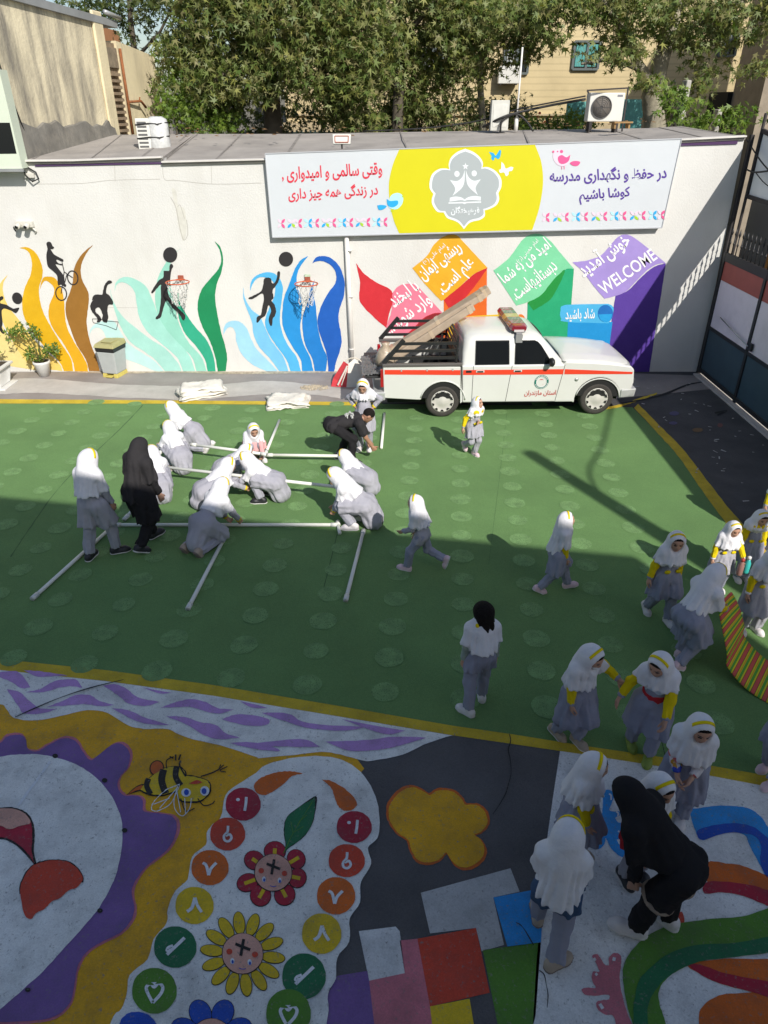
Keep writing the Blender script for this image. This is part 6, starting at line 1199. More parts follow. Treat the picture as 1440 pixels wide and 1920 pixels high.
    def mesh(s):
        D = s.D; sg = D < 0; n = D.shape
        occ = np.zeros(tuple(np.array(n)-1), np.int8)
        for dx in (0,1):
            for dy in (0,1):
                for dz in (0,1): occ += sg[dx:n[0]-1+dx, dy:n[1]-1+dy, dz:n[2]-1+dz]
        cells = (occ > 0) & (occ < 8); idx = np.full(cells.shape, -1, np.int64); ci = np.argwhere(cells); idx[cells] = np.arange(len(ci))
        if not len(ci): return np.zeros((0,3)), np.zeros((0,4), int)
        acc = np.zeros((len(ci), 3)); cnt = np.zeros(len(ci))
        C = [(0,0,0),(1,0,0),(0,1,0),(1,1,0),(0,0,1),(1,0,1),(0,1,1),(1,1,1)]
        for i in range(8):
            for j in range(i+1, 8):
                df = np.abs(np.array(C[i])-np.array(C[j]))
                if df.sum() != 1: continue
                a = D[ci[:,0]+C[i][0], ci[:,1]+C[i][1], ci[:,2]+C[i][2]]; b = D[ci[:,0]+C[j][0], ci[:,1]+C[j][1], ci[:,2]+C[j][2]]
                x = (a < 0) != (b < 0); t = np.where(x, a/np.where(x, a-b, 1), 0)[:, None]
                acc += np.where(x[:, None], np.array(C[i])+(np.array(C[j])-np.array(C[i]))*t, 0); cnt += x
        V = s.lo + s.h*(ci + acc/cnt[:, None]); F = []
        for ax in range(3):
            o1, o2 = [(1,2),(2,0),(0,1)][ax]; sl0 = [slice(None)]*3; sl1 = [slice(None)]*3; sl0[ax] = slice(0,-1); sl1[ax] = slice(1,None)
            a, b = sg[tuple(sl0)], sg[tuple(sl1)]; e = np.argwhere(a != b); e = e[(e[:,o1] > 0) & (e[:,o2] > 0) & (e[:,o1] < n[o1]-1) & (e[:,o2] < n[o2]-1)]
            if not len(e): continue
            fl = a[tuple(e.T)]
            def ix(d1, d2): q = e.copy(); q[:,o1] -= d1; q[:,o2] -= d2; return idx[tuple(q.T)]
            Q = np.stack([ix(1,1), ix(0,1), ix(0,0), ix(1,0)], 1); Q[~fl] = Q[~fl][:, ::-1]; F.append(Q)
        return V, np.concatenate(F)
def relax(V, F, it=1, w=.5):
    for _ in range(it):
        S_ = np.zeros_like(V); c = np.zeros(len(V))
        for i in range(4):
            np.add.at(S_, F[:,i], V[F[:,(i+1) % 4]]); np.add.at(c, F[:,i], 1)
            np.add.at(S_, F[:,i], V[F[:,(i-1) % 4]]); np.add.at(c, F[:,i], 1)
        V = V*(1-w) + S_/np.maximum(c, 1)[:, None]*w
    return V
def fmesh(name, fields, it=1):
    Vs, Fs, o = [], [], 0
    for f in fields:
        V, F = f.mesh()
        if not len(V): continue
        V = relax(V, F, it); Vs.append(V); Fs.append(F+o); o += len(V)
    V = np.concatenate(Vs); F = np.concatenate(Fs).astype(np.int32)
    me = bpy.data.meshes.new(name); me.vertices.add(len(V)); me.vertices.foreach_set('co', V.astype(np.float32).reshape(-1)); me.loops.add(F.size); me.loops.foreach_set('vertex_index', F.reshape(-1))
    me.polygons.add(len(F)); me.polygons.foreach_set('loop_start', np.arange(0, F.size, 4, dtype=np.int32)); me.polygons.foreach_set('loop_total', np.full(len(F), 4, np.int32)); me.polygons.foreach_set('use_smooth', [True]*len(F)); me.update(calc_edges=True); return me
def cloth(name, col, var=.06, **k): return mat(name, col, .92, var, 7, .55, 15, spec=.15, **k)
m_skin = mat('skin', (.50,.28,.19), .55, .06, 9); m_skin2 = mat('skin_tan', (.38,.20,.13), .55, .06, 9); m_hair = mat('hair_black', (.014,.011,.010), .8, .4, 60, .9, 70, spec=.15); m_eye = mat('eye_dark', (.015,.010,.008), .3); m_lip = mat('lip', (.36,.12,.10), .5)
m_hij = cloth('hijab_white', (.75,.74,.77), .03); m_band = cloth('band_yellow', (.78,.60,.01)); m_uni = cloth('uniform_grey', (.37,.365,.41)); m_unid = cloth('uniform_blue_grey', (.29,.30,.38)); m_trs = cloth('trouser_grey', (.34,.34,.39))
m_yell = cloth('sleeve_yellow', (.72,.55,.01)); m_blkc = cloth('cloth_black', (.020,.019,.021)); m_blks = cloth('cloth_charcoal', (.032,.030,.032)); m_pinkc = cloth('cloth_pink', (.66,.36,.36)); m_redc = cloth('cloth_red', (.50,.03,.04)); m_flor = cloth('cloth_floral', (.68,.62,.64)); m_dnm = cloth('cloth_navy', (.05,.09,.17)); m_vest = cloth('vest_blue_white', (.55,.62,.72)); m_sage = cloth('sleeve_sage', (.30,.36,.31))
m_shw = mat('shoe_white', (.70,.66,.66), .6, .06, 20); m_shp = mat('shoe_pink', (.68,.50,.55), .6, .06, 20); m_shk = mat('shoe_black', (.02,.02,.025), .5); m_shg = mat('shoe_green', (.22,.30,.05), .6, .1, 20); m_shb = mat('shoe_beige', (.40,.32,.25), .7, .1, 20); m_sole = mat('sole', (.62,.60,.58), .8); m_soled = mat('sole_dark', (.20,.16,.14), .8); m_mask = mat('face_mask', (.78,.78,.80), .8)
def floral(m):
    t = m.node_tree; p = t.nodes['Principled BSDF']; v = t.nodes.new('ShaderNodeTexVoronoi'); v.inputs['Scale'].default_value = 17; t.links.new(t.nodes['Texture Coordinate'].outputs['Object'], v.inputs['Vector'])
    r = t.nodes.new('ShaderNodeValToRGB'); r.color_ramp.interpolation = 'CONSTANT'; e = r.color_ramp.elements; cols = [(.68,.64,.66),(.05,.08,.45),(.70,.64,.66),(.62,.16,.16),(.66,.62,.64),(.05,.35,.40),(.70,.66,.68),(.55,.28,.05)]
    e[1].position = .125; 
    for k in range(2, 8): e.new(k/8)
    for k, c in enumerate(cols): e[k].position = k/8; e[k].color = (*c, 1)
    s = t.nodes.new('ShaderNodeSeparateColor'); t.links.new(v.outputs['Color'], s.inputs[0]); t.links.new(s.outputs[0], r.inputs[0]); t.links.new(r.outputs[0], p.inputs['Base Color'])
floral(m_flor)
def ik(a, c, l1, l2, pole):
    """middle joint of a two-bone limb from a to c, bent towards pole; c is pulled in if out of reach"""
    a, c = Vector(a), Vector(c); d = c-a; L = d.length; mx = (l1+l2)*.997
    if L > mx: c = a + d*(mx/L); d = c-a; L = mx
    if L < abs(l1-l2)*1.05+.01: L = abs(l1-l2)*1.05+.01
    x = (l1*l1-l2*l2+L*L)/(2*L); h = math.sqrt(max(0, l1*l1-x*x)); n = d.normalized(); p = Vector(pole); p = (p-n*p.dot(n)); p = p.normalized() if p.length > 1e-5 else n.orthogonal().normalized()
    return a+n*x+p*h, c
def rotm(f, up=(0,0,1)):  # columns: right, forward, up
    f = Vector(f).normalized(); r = f.cross(Vector(up)).normalized(); u = r.cross(f); return np.array([[r.x,f.x,u.x],[r.y,f.y,u.y],[r.z,f.z,u.z]])
NP = [0]
def person(label, u, v, H, face, **s):
    """u,v: photo point between the feet; H height (m); face: heading in degrees, 0 = away from the camera, 90 = left, 180 = to the camera"""
    NP[0] += 1; g = Vector(s['at']) if 'at' in s else G(u, v); kid = s.get('kid', True); seed = NP[0]*1.7; rnd = random.Random(NP[0])
    root = bpy.data.objects.new('person', None)
    k = H; HH = H/(6.2 if kid else 7.4); hw = .056*H; legT, legS = .245*H, .235*H; ank = .045*H; sw_ = (.105 if kid else .115)*H; ua, fa = .165*H, .145*H; tor = (.305 if kid else .30)*H
    hh = s.get('hz', .515)*H; P = Vector((s.get('px', 0)*H, s.get('py', 0)*H, hh)); lean = R(s.get('lean', 3)); sl_ = R(s.get('side', 0)); tw = R(s.get('twist', 0))
    T = Vector((math.sin(sl_)*math.cos(lean), math.sin(lean)*math.cos(sl_), math.cos(lean)*math.cos(sl_))).normalized()
    rt = Vector((math.cos(tw), math.sin(tw), 0)); rt = (rt - T*rt.dot(T)).normalized(); fw = T.cross(rt)*-1
    fw = rt.cross(T)*-1 if False else T.cross(rt)
    if fw.y < 0 and abs(s.get('twist', 0)) < 80: fw = -fw
    N = P + T*tor; hp, hyaw, hr = R(s.get('hp', -12)+8), R(s.get('hy', 0)), R(s.get('hroll', 0))
    bl = lean*s.get('hfollow', .45)
    hf = Vector((-math.sin(hyaw)*math.cos(hp), math.cos(hyaw)*math.cos(hp), math.sin(hp))); hup = Vector((0,0,1)) + T*.6; hup = hup.normalized()
    HM = rotm(hf, hup); hu = Vector(HM[:,2]); hfv = Vector(HM[:,1]); hrv = Vector(HM[:,0])
    nk = (T*.55 + hu*.45).normalized(); Hc = N + nk*(.022*H) + hu*(HH*.46) + hfv*(.10*HH)
    legs = []; feet = s.get('feet', ((-.055,0,0,5),(.055,0,0,-5)))
    for i, q in enumerate(feet):
        sgn = -1 if i == 0 else 1; hip = P + Vector((rt.x, rt.y, 0)).normalized()*hw*sgn; yaw = R(q[3]) if len(q) > 3 else 0; pt = R(q[4]) if len(q) > 4 else 0
        an = Vector((q[0]*H, q[1]*H, q[2]*H + ank)); fd = Vector((-math.sin(yaw)*math.cos(pt), math.cos(yaw)*math.cos(pt), math.sin(pt)))
        pole = s.get('kpole', (sgn*.18, 1, .15)); kn, an = ik(hip, an, legT, legS, pole)
        if 'knees' in s: kn = Vector([c*H for c in s['knees'][i]])
        legs.append((hip, kn, an, fd))
    arms = []
    hands = s.get('hands', ((-.13,.02,.40),(.13,.02,.40))); ep = s.get('epole', ((-.5,-1,-.2),(.5,-1,-.2)))
    for i, q in enumerate(hands):
        sgn = -1 if i == 0 else 1; sh = N - T*(.035*H) + rt*(sw_-.02*H)*sgn; el, wr = ik(sh, Vector([c*H for c in q]), ua, fa, ep[i]); arms.append((sh, el, wr))
    W2L = None
    # ---------- body: one surface for torso, limbs and head; hands at a finer grid
    pts = [P, N, Hc] + [p for l in legs for p in l[:3]] + [p for a in arms for p in a]; lo = np.min([np.array(p) for p in pts], 0); hi = np.max([np.array(p) for p in pts], 0); pad = .10*H
    h = s.get('res', .013)*H/1.3; B = Field(lo-pad, hi+pad, h)
    B.cone(P-T*.02*H, P+T*.12*H, .054*H, .050*H); B.cone(P+T*.12*H, N-T*.06*H, .052*H, .060*H); B.cone(N-T*.05*H-rt*(sw_-.045*H), N-T*.05*H+rt*(sw_-.045*H), .034*H, .034*H); B.cone(N-T*.06*H, Hc-hu*.2*HH, .034*H, .030*H)
    for hip, kn, an, fd in legs: B.cone(hip, kn, .043*H, .032*H); B.cone(kn, an, .036*H, .022*H); B.cone(an, an+fd*.05*H-Vector((0,0,ank*.4)), .022*H, .018*H)
    for sh, el, wr in arms: B.cone(sh, el, .031*H, .024*H); B.cone(el, wr, .024*H, .016*H)
    hr_ = Vector((.36*HH, .44*HH, .50*HH)); Fh = Field(np.array(Hc)-.72*HH, np.array(Hc)+.72*HH, .0075*H/1.3)
    HMT = HM; hl = lambda x, y, z: np.array(Hc) + HM @ np.array((x*HH, y*HH, z*HH))
    Fh.ell(hl(0,-.03,.08), (.36*HH,.43*HH,.42*HH), HMT, .03).ell(hl(0,.06,-.20), (.27*HH,.33*HH,.30*HH), HMT, .05).ell(hl(0,.34,-.10), (.055*HH,.085*HH,.09*HH), HMT, .02).cone(hl(0,.33,.02), hl(0,.41,-.11), .03*HH, .055*HH, .02).ell(hl(0,.28,-.42), (.10*HH,.09*HH,.08*HH), HMT, .04)
    for sx in (-1,1): Fh.ell(hl(sx*.37,-.02,-.03), (.05*HH,.10*HH,.14*HH), HMT, .01); Fh.ell(hl(sx*.15,.40,.03), (.075*HH,.05*HH,.05*HH), HMT, .012, True)
    Fh.ell(hl(0,.385,-.275), (.11*HH,.05*HH,.022*HH), HMT, .01); Fh.cone(hl(0,-.02,-.30), np.array(N), .17*HH, .19*HH, .03)
    fh = []; hgrip = s.get('grip', (0,0))
    for i, (sh, el, wr) in enumerate(arms):
        sgn = -1 if i == 0 else 1; d = (wr-el).normalized(); gp = hgrip[i]; hd = s.get('hdir', (None,None))[i]; d2 = Vector(hd).normalized() if hd else d
        inn = (Vector((-sgn,0,0)) + Vector((0,.3,0))); inn = (inn - d2*inn.dot(d2)).normalized(); ac = d2.cross(inn).normalized(); L = .095*H*(1 if kid else .98)
        m0 = wr - d*.02*H; c0 = np.array(m0); F1 = Field(c0-.125*H, c0+.125*H, .0052*H/1.3)
        F1.cone(m0-d*.03*H, wr, .0165*H, .0155*H, .01); pal = wr + d2*L*.42
        for a in (-.016,-.005,.006,.016): F1.cone(wr+ac*a*.6*H, pal+ac*a*H, .0125*H, .0105*H, .008)
        for j, (a, ln) in enumerate(((-.0195,.38),(-.0065,.47),(.0065,.50),(.0195,.45))):
            p_ = pal+ac*a*H; cur = .25+.15*j*.3+gp; 
            for seg, q in ((0,.45),(1,.32),(2,.23)): dd = (d2*math.cos(cur)+inn*math.sin(cur)).normalized(); e_ = p_+dd*L*ln*q*1.25; F1.cone(p_, e_, .0064*H-.0006*H*seg, .0060*H-.0007*H*seg, .004); p_ = e_; cur += .35+gp*.7
        th = wr + d2*L*.12 + ac*.016*H + inn*.006*H; td = (d2*.75+ac*.55+inn*(.35+gp*.4)).normalized(); th2 = th+td*L*.30; F1.cone(th, th2, .0095*H, .0078*H, .006); F1.cone(th2, th2+(td*.6+d2*.5+inn*.3).normalized()*L*.25, .0074*H, .0062*H, .005)
        fh.append(F1)
    me = fmesh('person', [B, Fh] + fh); sk = s.get('skin', m_skin); bo = bpy.data.objects.new('person', me); bpy.data.objects.remove(root); root = bo; COL.objects.link(root)
    for m_ in (sk, m_eye, m_lip): me.materials.append(m_)
    # eyes, brows and lips are paint on the face
    nv = len(me.polygons); ce = np.zeros(nv*3); me.polygons.foreach_get('center', ce); ce = (ce.reshape(-1,3)-np.array(Hc)) @ HM / HH; mi = np.zeros(nv, np.int32); fr = ce[:,1] > .2
    for sx in (-1,1): mi[fr & (((ce[:,0]-sx*.155)/.072)**2 + ((ce[:,2]-.02)/.040)**2 < 1)] = 1; mi[fr & (((ce[:,0]-sx*.16)/.10)**2 + ((ce[:,2]-.125-.0*ce[:,0])/.022)**2 < 1)] = 1
    mi[fr & ((ce[:,0]/.12)**2 + ((ce[:,2]+.275)/.032)**2 < 1)] = 2
    me.polygons.foreach_set('material_index', mi)
    root.location = g + Vector((0,0,s.get('lift', 0.004))); root.rotation_euler = (0, 0, R(face)); prop(root, label=label, cat=s.get('cat', 'person'), group=s.get('grp'))
    def part(name, fields, m_, parent=None, it=1, lab=None):
        am = {'tunic': .006, 'trousers': .008, 'headscarf': .0035, 'sleeve': .0055}.get(name)
        if name == 'headscarf': fields.pleats(N+T*.01*H, (T*.7+Vector((0,0,.5))), 11, .017*H*max(.3, math.cos(lean)**2), seed, .17*H)
        if name == 'tunic' and tl is not None and tl > .4: fields.pleats(P+T*.10*H, (T*.4+Vector((0,0,.7))), 12, .014*H*max(.4, math.cos(lean)), seed*1.3, .22*H)
        if am: fields.wrinkle(am*H*s.get('wr', 1), (.085 if name != 'sleeve' else .055)*H, seed+len(name), (np.array(Hc), .62*HH) if name == 'headscarf' else None)
        o = link(name, fmesh(name, fields if isinstance(fields, list) else [fields], it), m_, parent or root, True)
        if lab: o['label'] = lab
        return o
    hb = .013*H/1.3
    def F(lo_, hi_, hh_=hb): return Field(lo_, hi_, hh_)
    full = lambda: F(lo-.17*H, hi+.15*H)
    # ---------- trousers
    f = full(); tr = s.get('trw', 1.0)
    f.cone(P-T*.01*H, P+T*.07*H, .072*H, .064*H, .03)
    for j, (hip, kn, an, fd) in enumerate(legs):
        e = an + (kn-an).normalized()*.015*H; f.cone(hip, kn, .062*H*tr, .047*H*tr, .03, fold=.004, seed=seed+j); f.cone(kn, e, .047*H*tr, .042*H*tr, .025, True, fold=.007, seed=seed+2*j)
    part('trousers', f, s.get('trousers', m_trs))
    # ---------- shoes
    for j, (hip, kn, an, fd) in enumerate(legs):
        ft = Field(np.array(an)-.17*H, np.array(an)+.17*H, .0095*H/1.3); upv = Vector((0,0,1)) - fd*fd.z; upv.normalize()
        if 'soleup' in s: upv = Vector(s['soleup'])
        bt = an - upv*ank*.55; heel = bt - fd*.028*H; ball = bt + fd*.070*H; toe = bt + fd*.096*H
        ft.cone(heel, ball, .031*H, .034*H, .02).cone(ball, toe-upv*.006*H, .034*H, .026*H, .02).cone(heel+upv*.02*H, an+upv*.015*H, .031*H, .030*H, .02); cutp = -(np.stack(np.meshgrid(*ft.ax, indexing='ij'), -1) - np.array(an - upv*ank*.92)) @ np.array(upv)
        ft.D = np.maximum(ft.D, cutp); so = part('shoe', ft, s.get('shoes', m_shw))
        f2 = Field(np.array(an)-.17*H, np.array(an)+.17*H, .0095*H/1.3); b2 = an - upv*ank*.86
        f2.cone(b2-fd*.03*H, b2+fd*.07*H, .034*H, .038*H, .02, sq=(upv, 3.2)).cone(b2+fd*.07*H, b2+fd*.097*H, .038*H, .029*H, .02, sq=(upv, 3.2)); part('sole', f2, s.get('sole', m_sole), so)
    # ---------- tunic or pinafore
    tl = s.get('tunic', 1.05); sleeve = s.get('sleeve', m_uni); coat = s.get('coat', m_uni)
    if tl is not None:
        f = full(); fl = s.get('flare', 1.0)
        f.cone(N-T*.05*H, P+T*.12*H, .073*H, .068*H, .04, sq=(fw, 1.15), fold=.003, seed=seed); f.cone(P+T*.12*H, P, .070*H, .080*H*fl, .04, fold=.005, seed=seed); f.cone(N-T*.05*H-rt*(sw_-.04*H), N-T*.05*H+rt*(sw_-.04*H), .042*H, .042*H, .03)
        mid = None; ends = []
        for j, (hip, kn, an, fd) in enumerate(legs):
            t1 = min(tl, 1); e = hip + (kn-hip)*t1; f.cone(hip, e, .076*H*fl, .074*H*fl*(1+.10*t1), .05, tl <= 1, fold=.009*fl, seed=seed+j*1.3)
            if tl > 1: e2 = kn + (an-kn)*(tl-1); f.cone(kn, e2, .078*H*fl, .082*H*fl, .05, True, fold=.010, seed=seed+j); e = e2
            ends.append(e)
        if s.get('skirt', False):   # one straight bell hanging from the waist instead of following each leg
            c = sum(ends, Vector())/2; f.cone(P+T*.08*H, Vector((c.x, c.y, c.z)), .085*H, s['skirt']*H, .05, True, fold=.012, seed=seed)
        if s.get('drape'):          # hem lying over the heels when squatting or kneeling
            for a, b_, ra, rb in s['drape']: f.cone(Vector(a)*H, Vector(b_)*H, ra*H, rb*H, .06, fold=.006, seed=seed)
        part('tunic', f, coat)
    if s.get('trim'):
        f = full()
        for e, (hip, kn, an, fd) in zip(ends, legs): n_ = (e-(kn if tl > 1 else hip)).normalized(); f.cone(e-n_*.016*H, e+n_*.006*H, .096*H*fl, .096*H*fl, .05, True, flat0=True)
        part('hem_trim', f, s['trim'])
    if s.get('vest') is not None:
        f = full(); f.cone(P-T*.015*H, P+T*.115*H, .094*H, .088*H, .04, True, sq=(fw, 1.1), flat0=True); part('vest', f, s['vest'])
        f = full(); f.cone(P+T*.12*H, N-T*.05*H, .080*H, .080*H, .04, True, sq=(fw, 1.12), flat0=True); part('vest_top', f, m_vest)
    # ---------- sleeves, cuffs
    if sleeve is not None:
        for j, (sh, el, wr) in enumerate(arms):
            f = Field(np.min([np.array(q) for q in (sh, el, wr)], 0)-.09*H, np.max([np.array(q) for q in (sh, el, wr)], 0)+.09*H, .011*H/1.3); e = el+(wr-el)*(.84 if not s.get('short') else 0)
            if s.get('short'): e = sh+(el-sh)*.75; f.cone(sh, e, .050*H, .052*H, .02, True, fold=.003, seed=seed)
            else: f.cone(sh, el, .040*H, .033*H, .02, fold=.004, seed=seed+j); f.cone(el, e, .033*H, .027*H, .02, True, fold=.005, seed=seed+j*2)
            o = part('sleeve', f, sleeve)
            if s.get('cuff') is not None and not s.get('short'):
                f = Field(np.array(wr)-.10*H, np.array(wr)+.10*H, .009*H/1.3); f.cone(el+(wr-el)*.78, el+(wr-el)*.97, .0295*H, .0285*H, .01, True, flat0=True); part('cuff', f, s['cuff'], o)
    if s.get('collar') is not None:
        f = Field(np.array(N)-.17*H, np.array(N)+.17*H, .010*H/1.3)
        for sx in (-1,1): f.ell(N+rt*sx*.055*H+fw*.062*H-T*.035*H, (.058*H,.022*H,.045*H), rotm(fw+rt*sx*.5, T), .01)
        f.cone(N-T*.01*H-rt*.04*H, N-T*.01*H+rt*.04*H, .05*H, .05*H, .02); part('collar', f, s['collar'])
    if s.get('pocket') is not None:
        f = Field(np.array(P)-.25*H, np.array(P)+.25*H, .009*H/1.3)
        for sx in (-1,1): f.ell(P+T*.085*H+rt*sx*.055*H+fw*.084*H, (.032*H,.016*H,.022*H), rotm(fw, T), .008)
        part('pocket', f, s['pocket'])
    # ---------- head cover or hair
    hj = s.get('hijab', m_hij)
    hz = s.get('hairline', .28)
    f = Field(np.array(Hc)-1.25*HH, np.array(Hc)+.8*HH, .009*H/1.3); f.ell(hl(0,-.05,.10), (.385*HH,.455*HH,.44*HH), HMT, .02)
    bare = s.get('bare', False)
    f.ell(hl(0,.34,-.14 if hz < .25 else -.10), (.30*HH,.34*HH,.36*HH), HMT, .03, True)
    if bare: 
        if s.get('longhair'): f.cone(hl(0,-.14,.05), hl(0,-.30,-.55), .44*HH, .38*HH, .06, fold=.012); f.cone(hl(.10,-.42,-.5), hl(.20,-.50,-1.0), .2*HH, .07*HH, .04); f.cone(hl(-.15,-.4,-.4), hl(-.2,-.46,-.75), .2*HH, .08*HH, .04)
    part('hair', f, s.get('hair', m_hair))
    if hj is not None:
        sh0, sh1 = arms[0][0], arms[1][0]; cl = s.get('cape', .20)*.88*H
        base = [np.array(q) for q in (Hc, N-T*cl*1.25, arms[0][1], arms[1][1], P+T*.05*H)]
        f = Field(np.min(base, 0)-.22*H, np.max(base, 0)+.16*H, .0115*H/1.3)
        if not s.get('scarfdown'):
            f.ell(hl(0,-.07,.08), (.425*HH,.51*HH,.485*HH), HMT, .03); f.ell(hl(0,-.12,-.22), (.40*HH,.44*HH,.44*HH), HMT, .05)
            f.cone(hl(0,-.10,-.35), np.array(N - T*.02*H), .385*HH, .070*H, .05); f.cone(hl(0,-.16,-.10), np.array(N - T*.05*H), .40*HH, .085*H, .06)
        else: f.cone(np.array(N+T*.03*H), np.array(N-T*.03*H), .062*H, .085*H, .05)
        dn = Vector((0,0,-1)); dr = (T*-.75 + dn*.35).normalized(); chest = N + fw*.015*H
        f.cone(chest-T*.01*H, chest+dr*cl, .064*H, .098*H, .04, True, sq=(fw, 1.22), fold=.006, seed=seed)
        for j, (sh, el, wr) in enumerate(arms):
            ad = (el-sh).normalized(); f.cone(sh+T*.006*H, sh+ad*min(cl*.62, ua*.8)+dr*.02*H, .045*H, .050*H, .04, True, fold=.005, seed=seed+j)
            f.cone(N-T*.01*H, sh, .060*H, .047*H, .04)
        bd = s.get('back', 1.05); f.cone(N-fw*.03*H, N-fw*.05*H+dr*cl*bd, .060*H, .100*H, .05, True, sq=(fw, 1.15), fold=.003, seed=seed*1.3)
        if s.get('front', 0): f.cone(N+fw*.03*H, N+fw*.05*H+(dr*.4+dn*.6)*cl*s['front'], .07*H, .10*H, .05, True, sq=(fw, 1.5), fold=.007, seed=seed*1.7)
        if not s.get('scarfdown'):
            f.ell(hl(0,.60,-.05), (.37*HH,.62*HH,.54*HH), HMT, .02, True)
        o = part('headscarf', f, hj)
        if s.get('band', m_band) is not None:
            mb = MB()
            if not s.get('scarfdown'):
                a_, b_, c_ = .446*HH, .53*HH, .506*HH; y0, y1 = -.04, .19; vs = []; nn = 22
                for y in (y0, y1):
                    rr = math.sqrt(1-(y)**2)
                    for i in range(nn+1):
                        an_ = R(-82+164*i/nn); p = np.array((math.sin(an_)*a_*rr, y*b_-.07*HH, math.cos(an_)*c_*rr+.08*HH)); vs.append(tuple(np.array(Hc)+HM @ p))
                mb.add(vs, [(i, i+1, nn+1+i+1, nn+1+i) for i in range(nn)], True)
                b = mb.build('band', s.get('band', m_band), o); so = b.modifiers.new('s', 'SOLIDIFY'); so.thickness = .004; so.offset = 0
            else:
                f2 = Field(np.array(N)-.13*H, np.array(N)+.16*H, .010*H/1.3); f2.cone(N+T*.02*H-rt*.05*H-fw*.05*H, N+T*.02*H+rt*.02*H-fw*.055*H, .022*H, .022*H, .01); part('band', f2, m_band, o)
    if s.get('mask'):
        f = Field(np.array(Hc)-.6*HH, np.array(Hc)+.6*HH, .009*H/1.3); f.ell(hl(0,.22,-.24), (.26*HH,.26*HH,.20*HH), HMT, .02); part('face_mask', f, m_mask)
    root['c_pts'] = 0; del root['c_pts']
    M4 = Matrix.Translation(root.location) @ Matrix.Rotation(R(face), 4, 'Z')
    return dict(root=root, M=M4, H=H, hands=[M4 @ a[2] for a in arms], arms=arms, N=N, P=P, T=T, fw=fw, rt=rt, part=part, Field=Field)
STAND = dict()
def walk(st, lift=.05, w=.05): return ((-w, st, 0, 0, 0), (w, -st, lift, 0, -35))
SQ = dict(hz=.20, py=-.10, lean=48, feet=((-.10,.05,0,12),(.10,.05,0,-12)), hands=((-.08,.36,.05),(.08,.36,.05)), hp=-35, tunic=1.0, flare=1.05, grip=(.6,.6), drape=(((0,-.08,.20),(0,-.13,.09),.10,.105),), kpole=(0,1,.6))
KN = dict(hz=.25, py=-.05, lean=62, feet=((-.08,-.22,.0,0,-60),(.08,-.22,.0,0,-60)), knees=((-.09,.10,.05),(.09,.10,.05)), hands=((-.07,.40,.04),(.09,.40,.04)), hp=-40, tunic=.95, flare=1.05, grip=(.6,.6), drape=(((0,-.05,.22),(0,-.15,.09),.10,.10),))
def K(base, **k): d = dict(base); d.update(k); return d
pupils = 'pupils in white headscarves and grey uniforms'
OLD = dict(coat=m_uni, sleeve=m_uni, cuff=m_band, trousers=m_trs, shoes=m_shw, grp=pupils)
YNG = dict(coat=m_unid, sleeve=m_yell, cuff=m_unid, pocket=m_yell, trousers=m_unid, shoes=m_shw, tunic=.92, flare=1.1, grp=pupils)
def KK(a, b=None, **k): d = dict(a); d.update(b or {}); d.update(k); return d
# ---- left group, building the pipe frame
person('tall pupil seen from behind standing at the far left half in shadow', 196, 1040, 1.45, -18, **KK(OLD, coat=m_uni, shoes=m_shk, tunic=.85, feet=((-.07,-.10,0,10),(.09,.06,0,-50)), hands=((-.12,.06,.42),(.13,.10,.42)), hp=-30, hy=-20, lean=5, cape=.22, cuff=None, hroll=4))
person('woman in a long black headscarf and coat stepping over the pipe frame', 278, 1024, 1.55, -32, **dict(kid=False, coat=m_blkc, sleeve=m_blkc, trousers=m_blkc, hijab=m_blks, band=None, shoes=m_shk, sole=m_sole, tunic=.95, lean=12, feet=((-.06,.12,0,0),(.06,-.12,.03,0,-30)), hands=((-.15,.04,.43),(.12,.12,.45)), cape=.33, back=1.25, hp=-34, flare=1.2, front=.8))
person('crouching pupil mostly hidden behind the woman in black', 303, 932, 1.28, 25, **KK(SQ, OLD))
person('crouching pupil with back to camera gripping the left end of the crossbar', 338, 880, 1.30, 35, **KK(SQ, OLD, hands=((-.12,.34,.22),(.12,.32,.20)), shoes=m_shb))
person('kneeling pupil facing left by the far crossbar with hair showing', 362, 840, 1.30, 75, **KK(KN, OLD, lean=50, hands=((-.10,.30,.14),(.14,.30,.12)), hp=-30))
person('small pupil in pink sleeves with dark fringe squatting behind the crossbar', 478, 862, 1.18, 200, **KK(SQ, OLD, coat=m_pinkc, sleeve=m_pinkc, cuff=None, lean=40, hands=((-.06,.30,.12),(.12,.28,.10)), hp=-40, hairline=.4))
person('crouching pupil at the back of the huddle leaning over the crossbar', 432, 902, 1.22, -70, **KK(SQ, OLD, lean=68, hz=.19, hands=((-.06,.32,.16),(.08,.36,.16)), cuff=m_band))
person('crouching pupil at the left of the huddle facing right over the frame', 400, 948, 1.32, -62, **KK(SQ, OLD, lean=60, hz=.21, hands=((-.08,.36,.18),(.06,.38,.14))))
person('crouching pupil at the right of the huddle facing left with grey gown spread', 505, 936, 1.36, 78, **KK(SQ, OLD, lean=60, hz=.22, hands=((-.06,.38,.18),(.09,.36,.16)), shoes=m_shk))
person('kneeling pupil with brown shoe soles towards the camera on the shadow edge', 392, 1018, 1.40, -28, **KK(KN, OLD, coat=m_uni, shoes=m_shb, sole=m_soled, lean=58, hands=((-.02,.34,.05),(.12,.36,.05)), hz=.24))
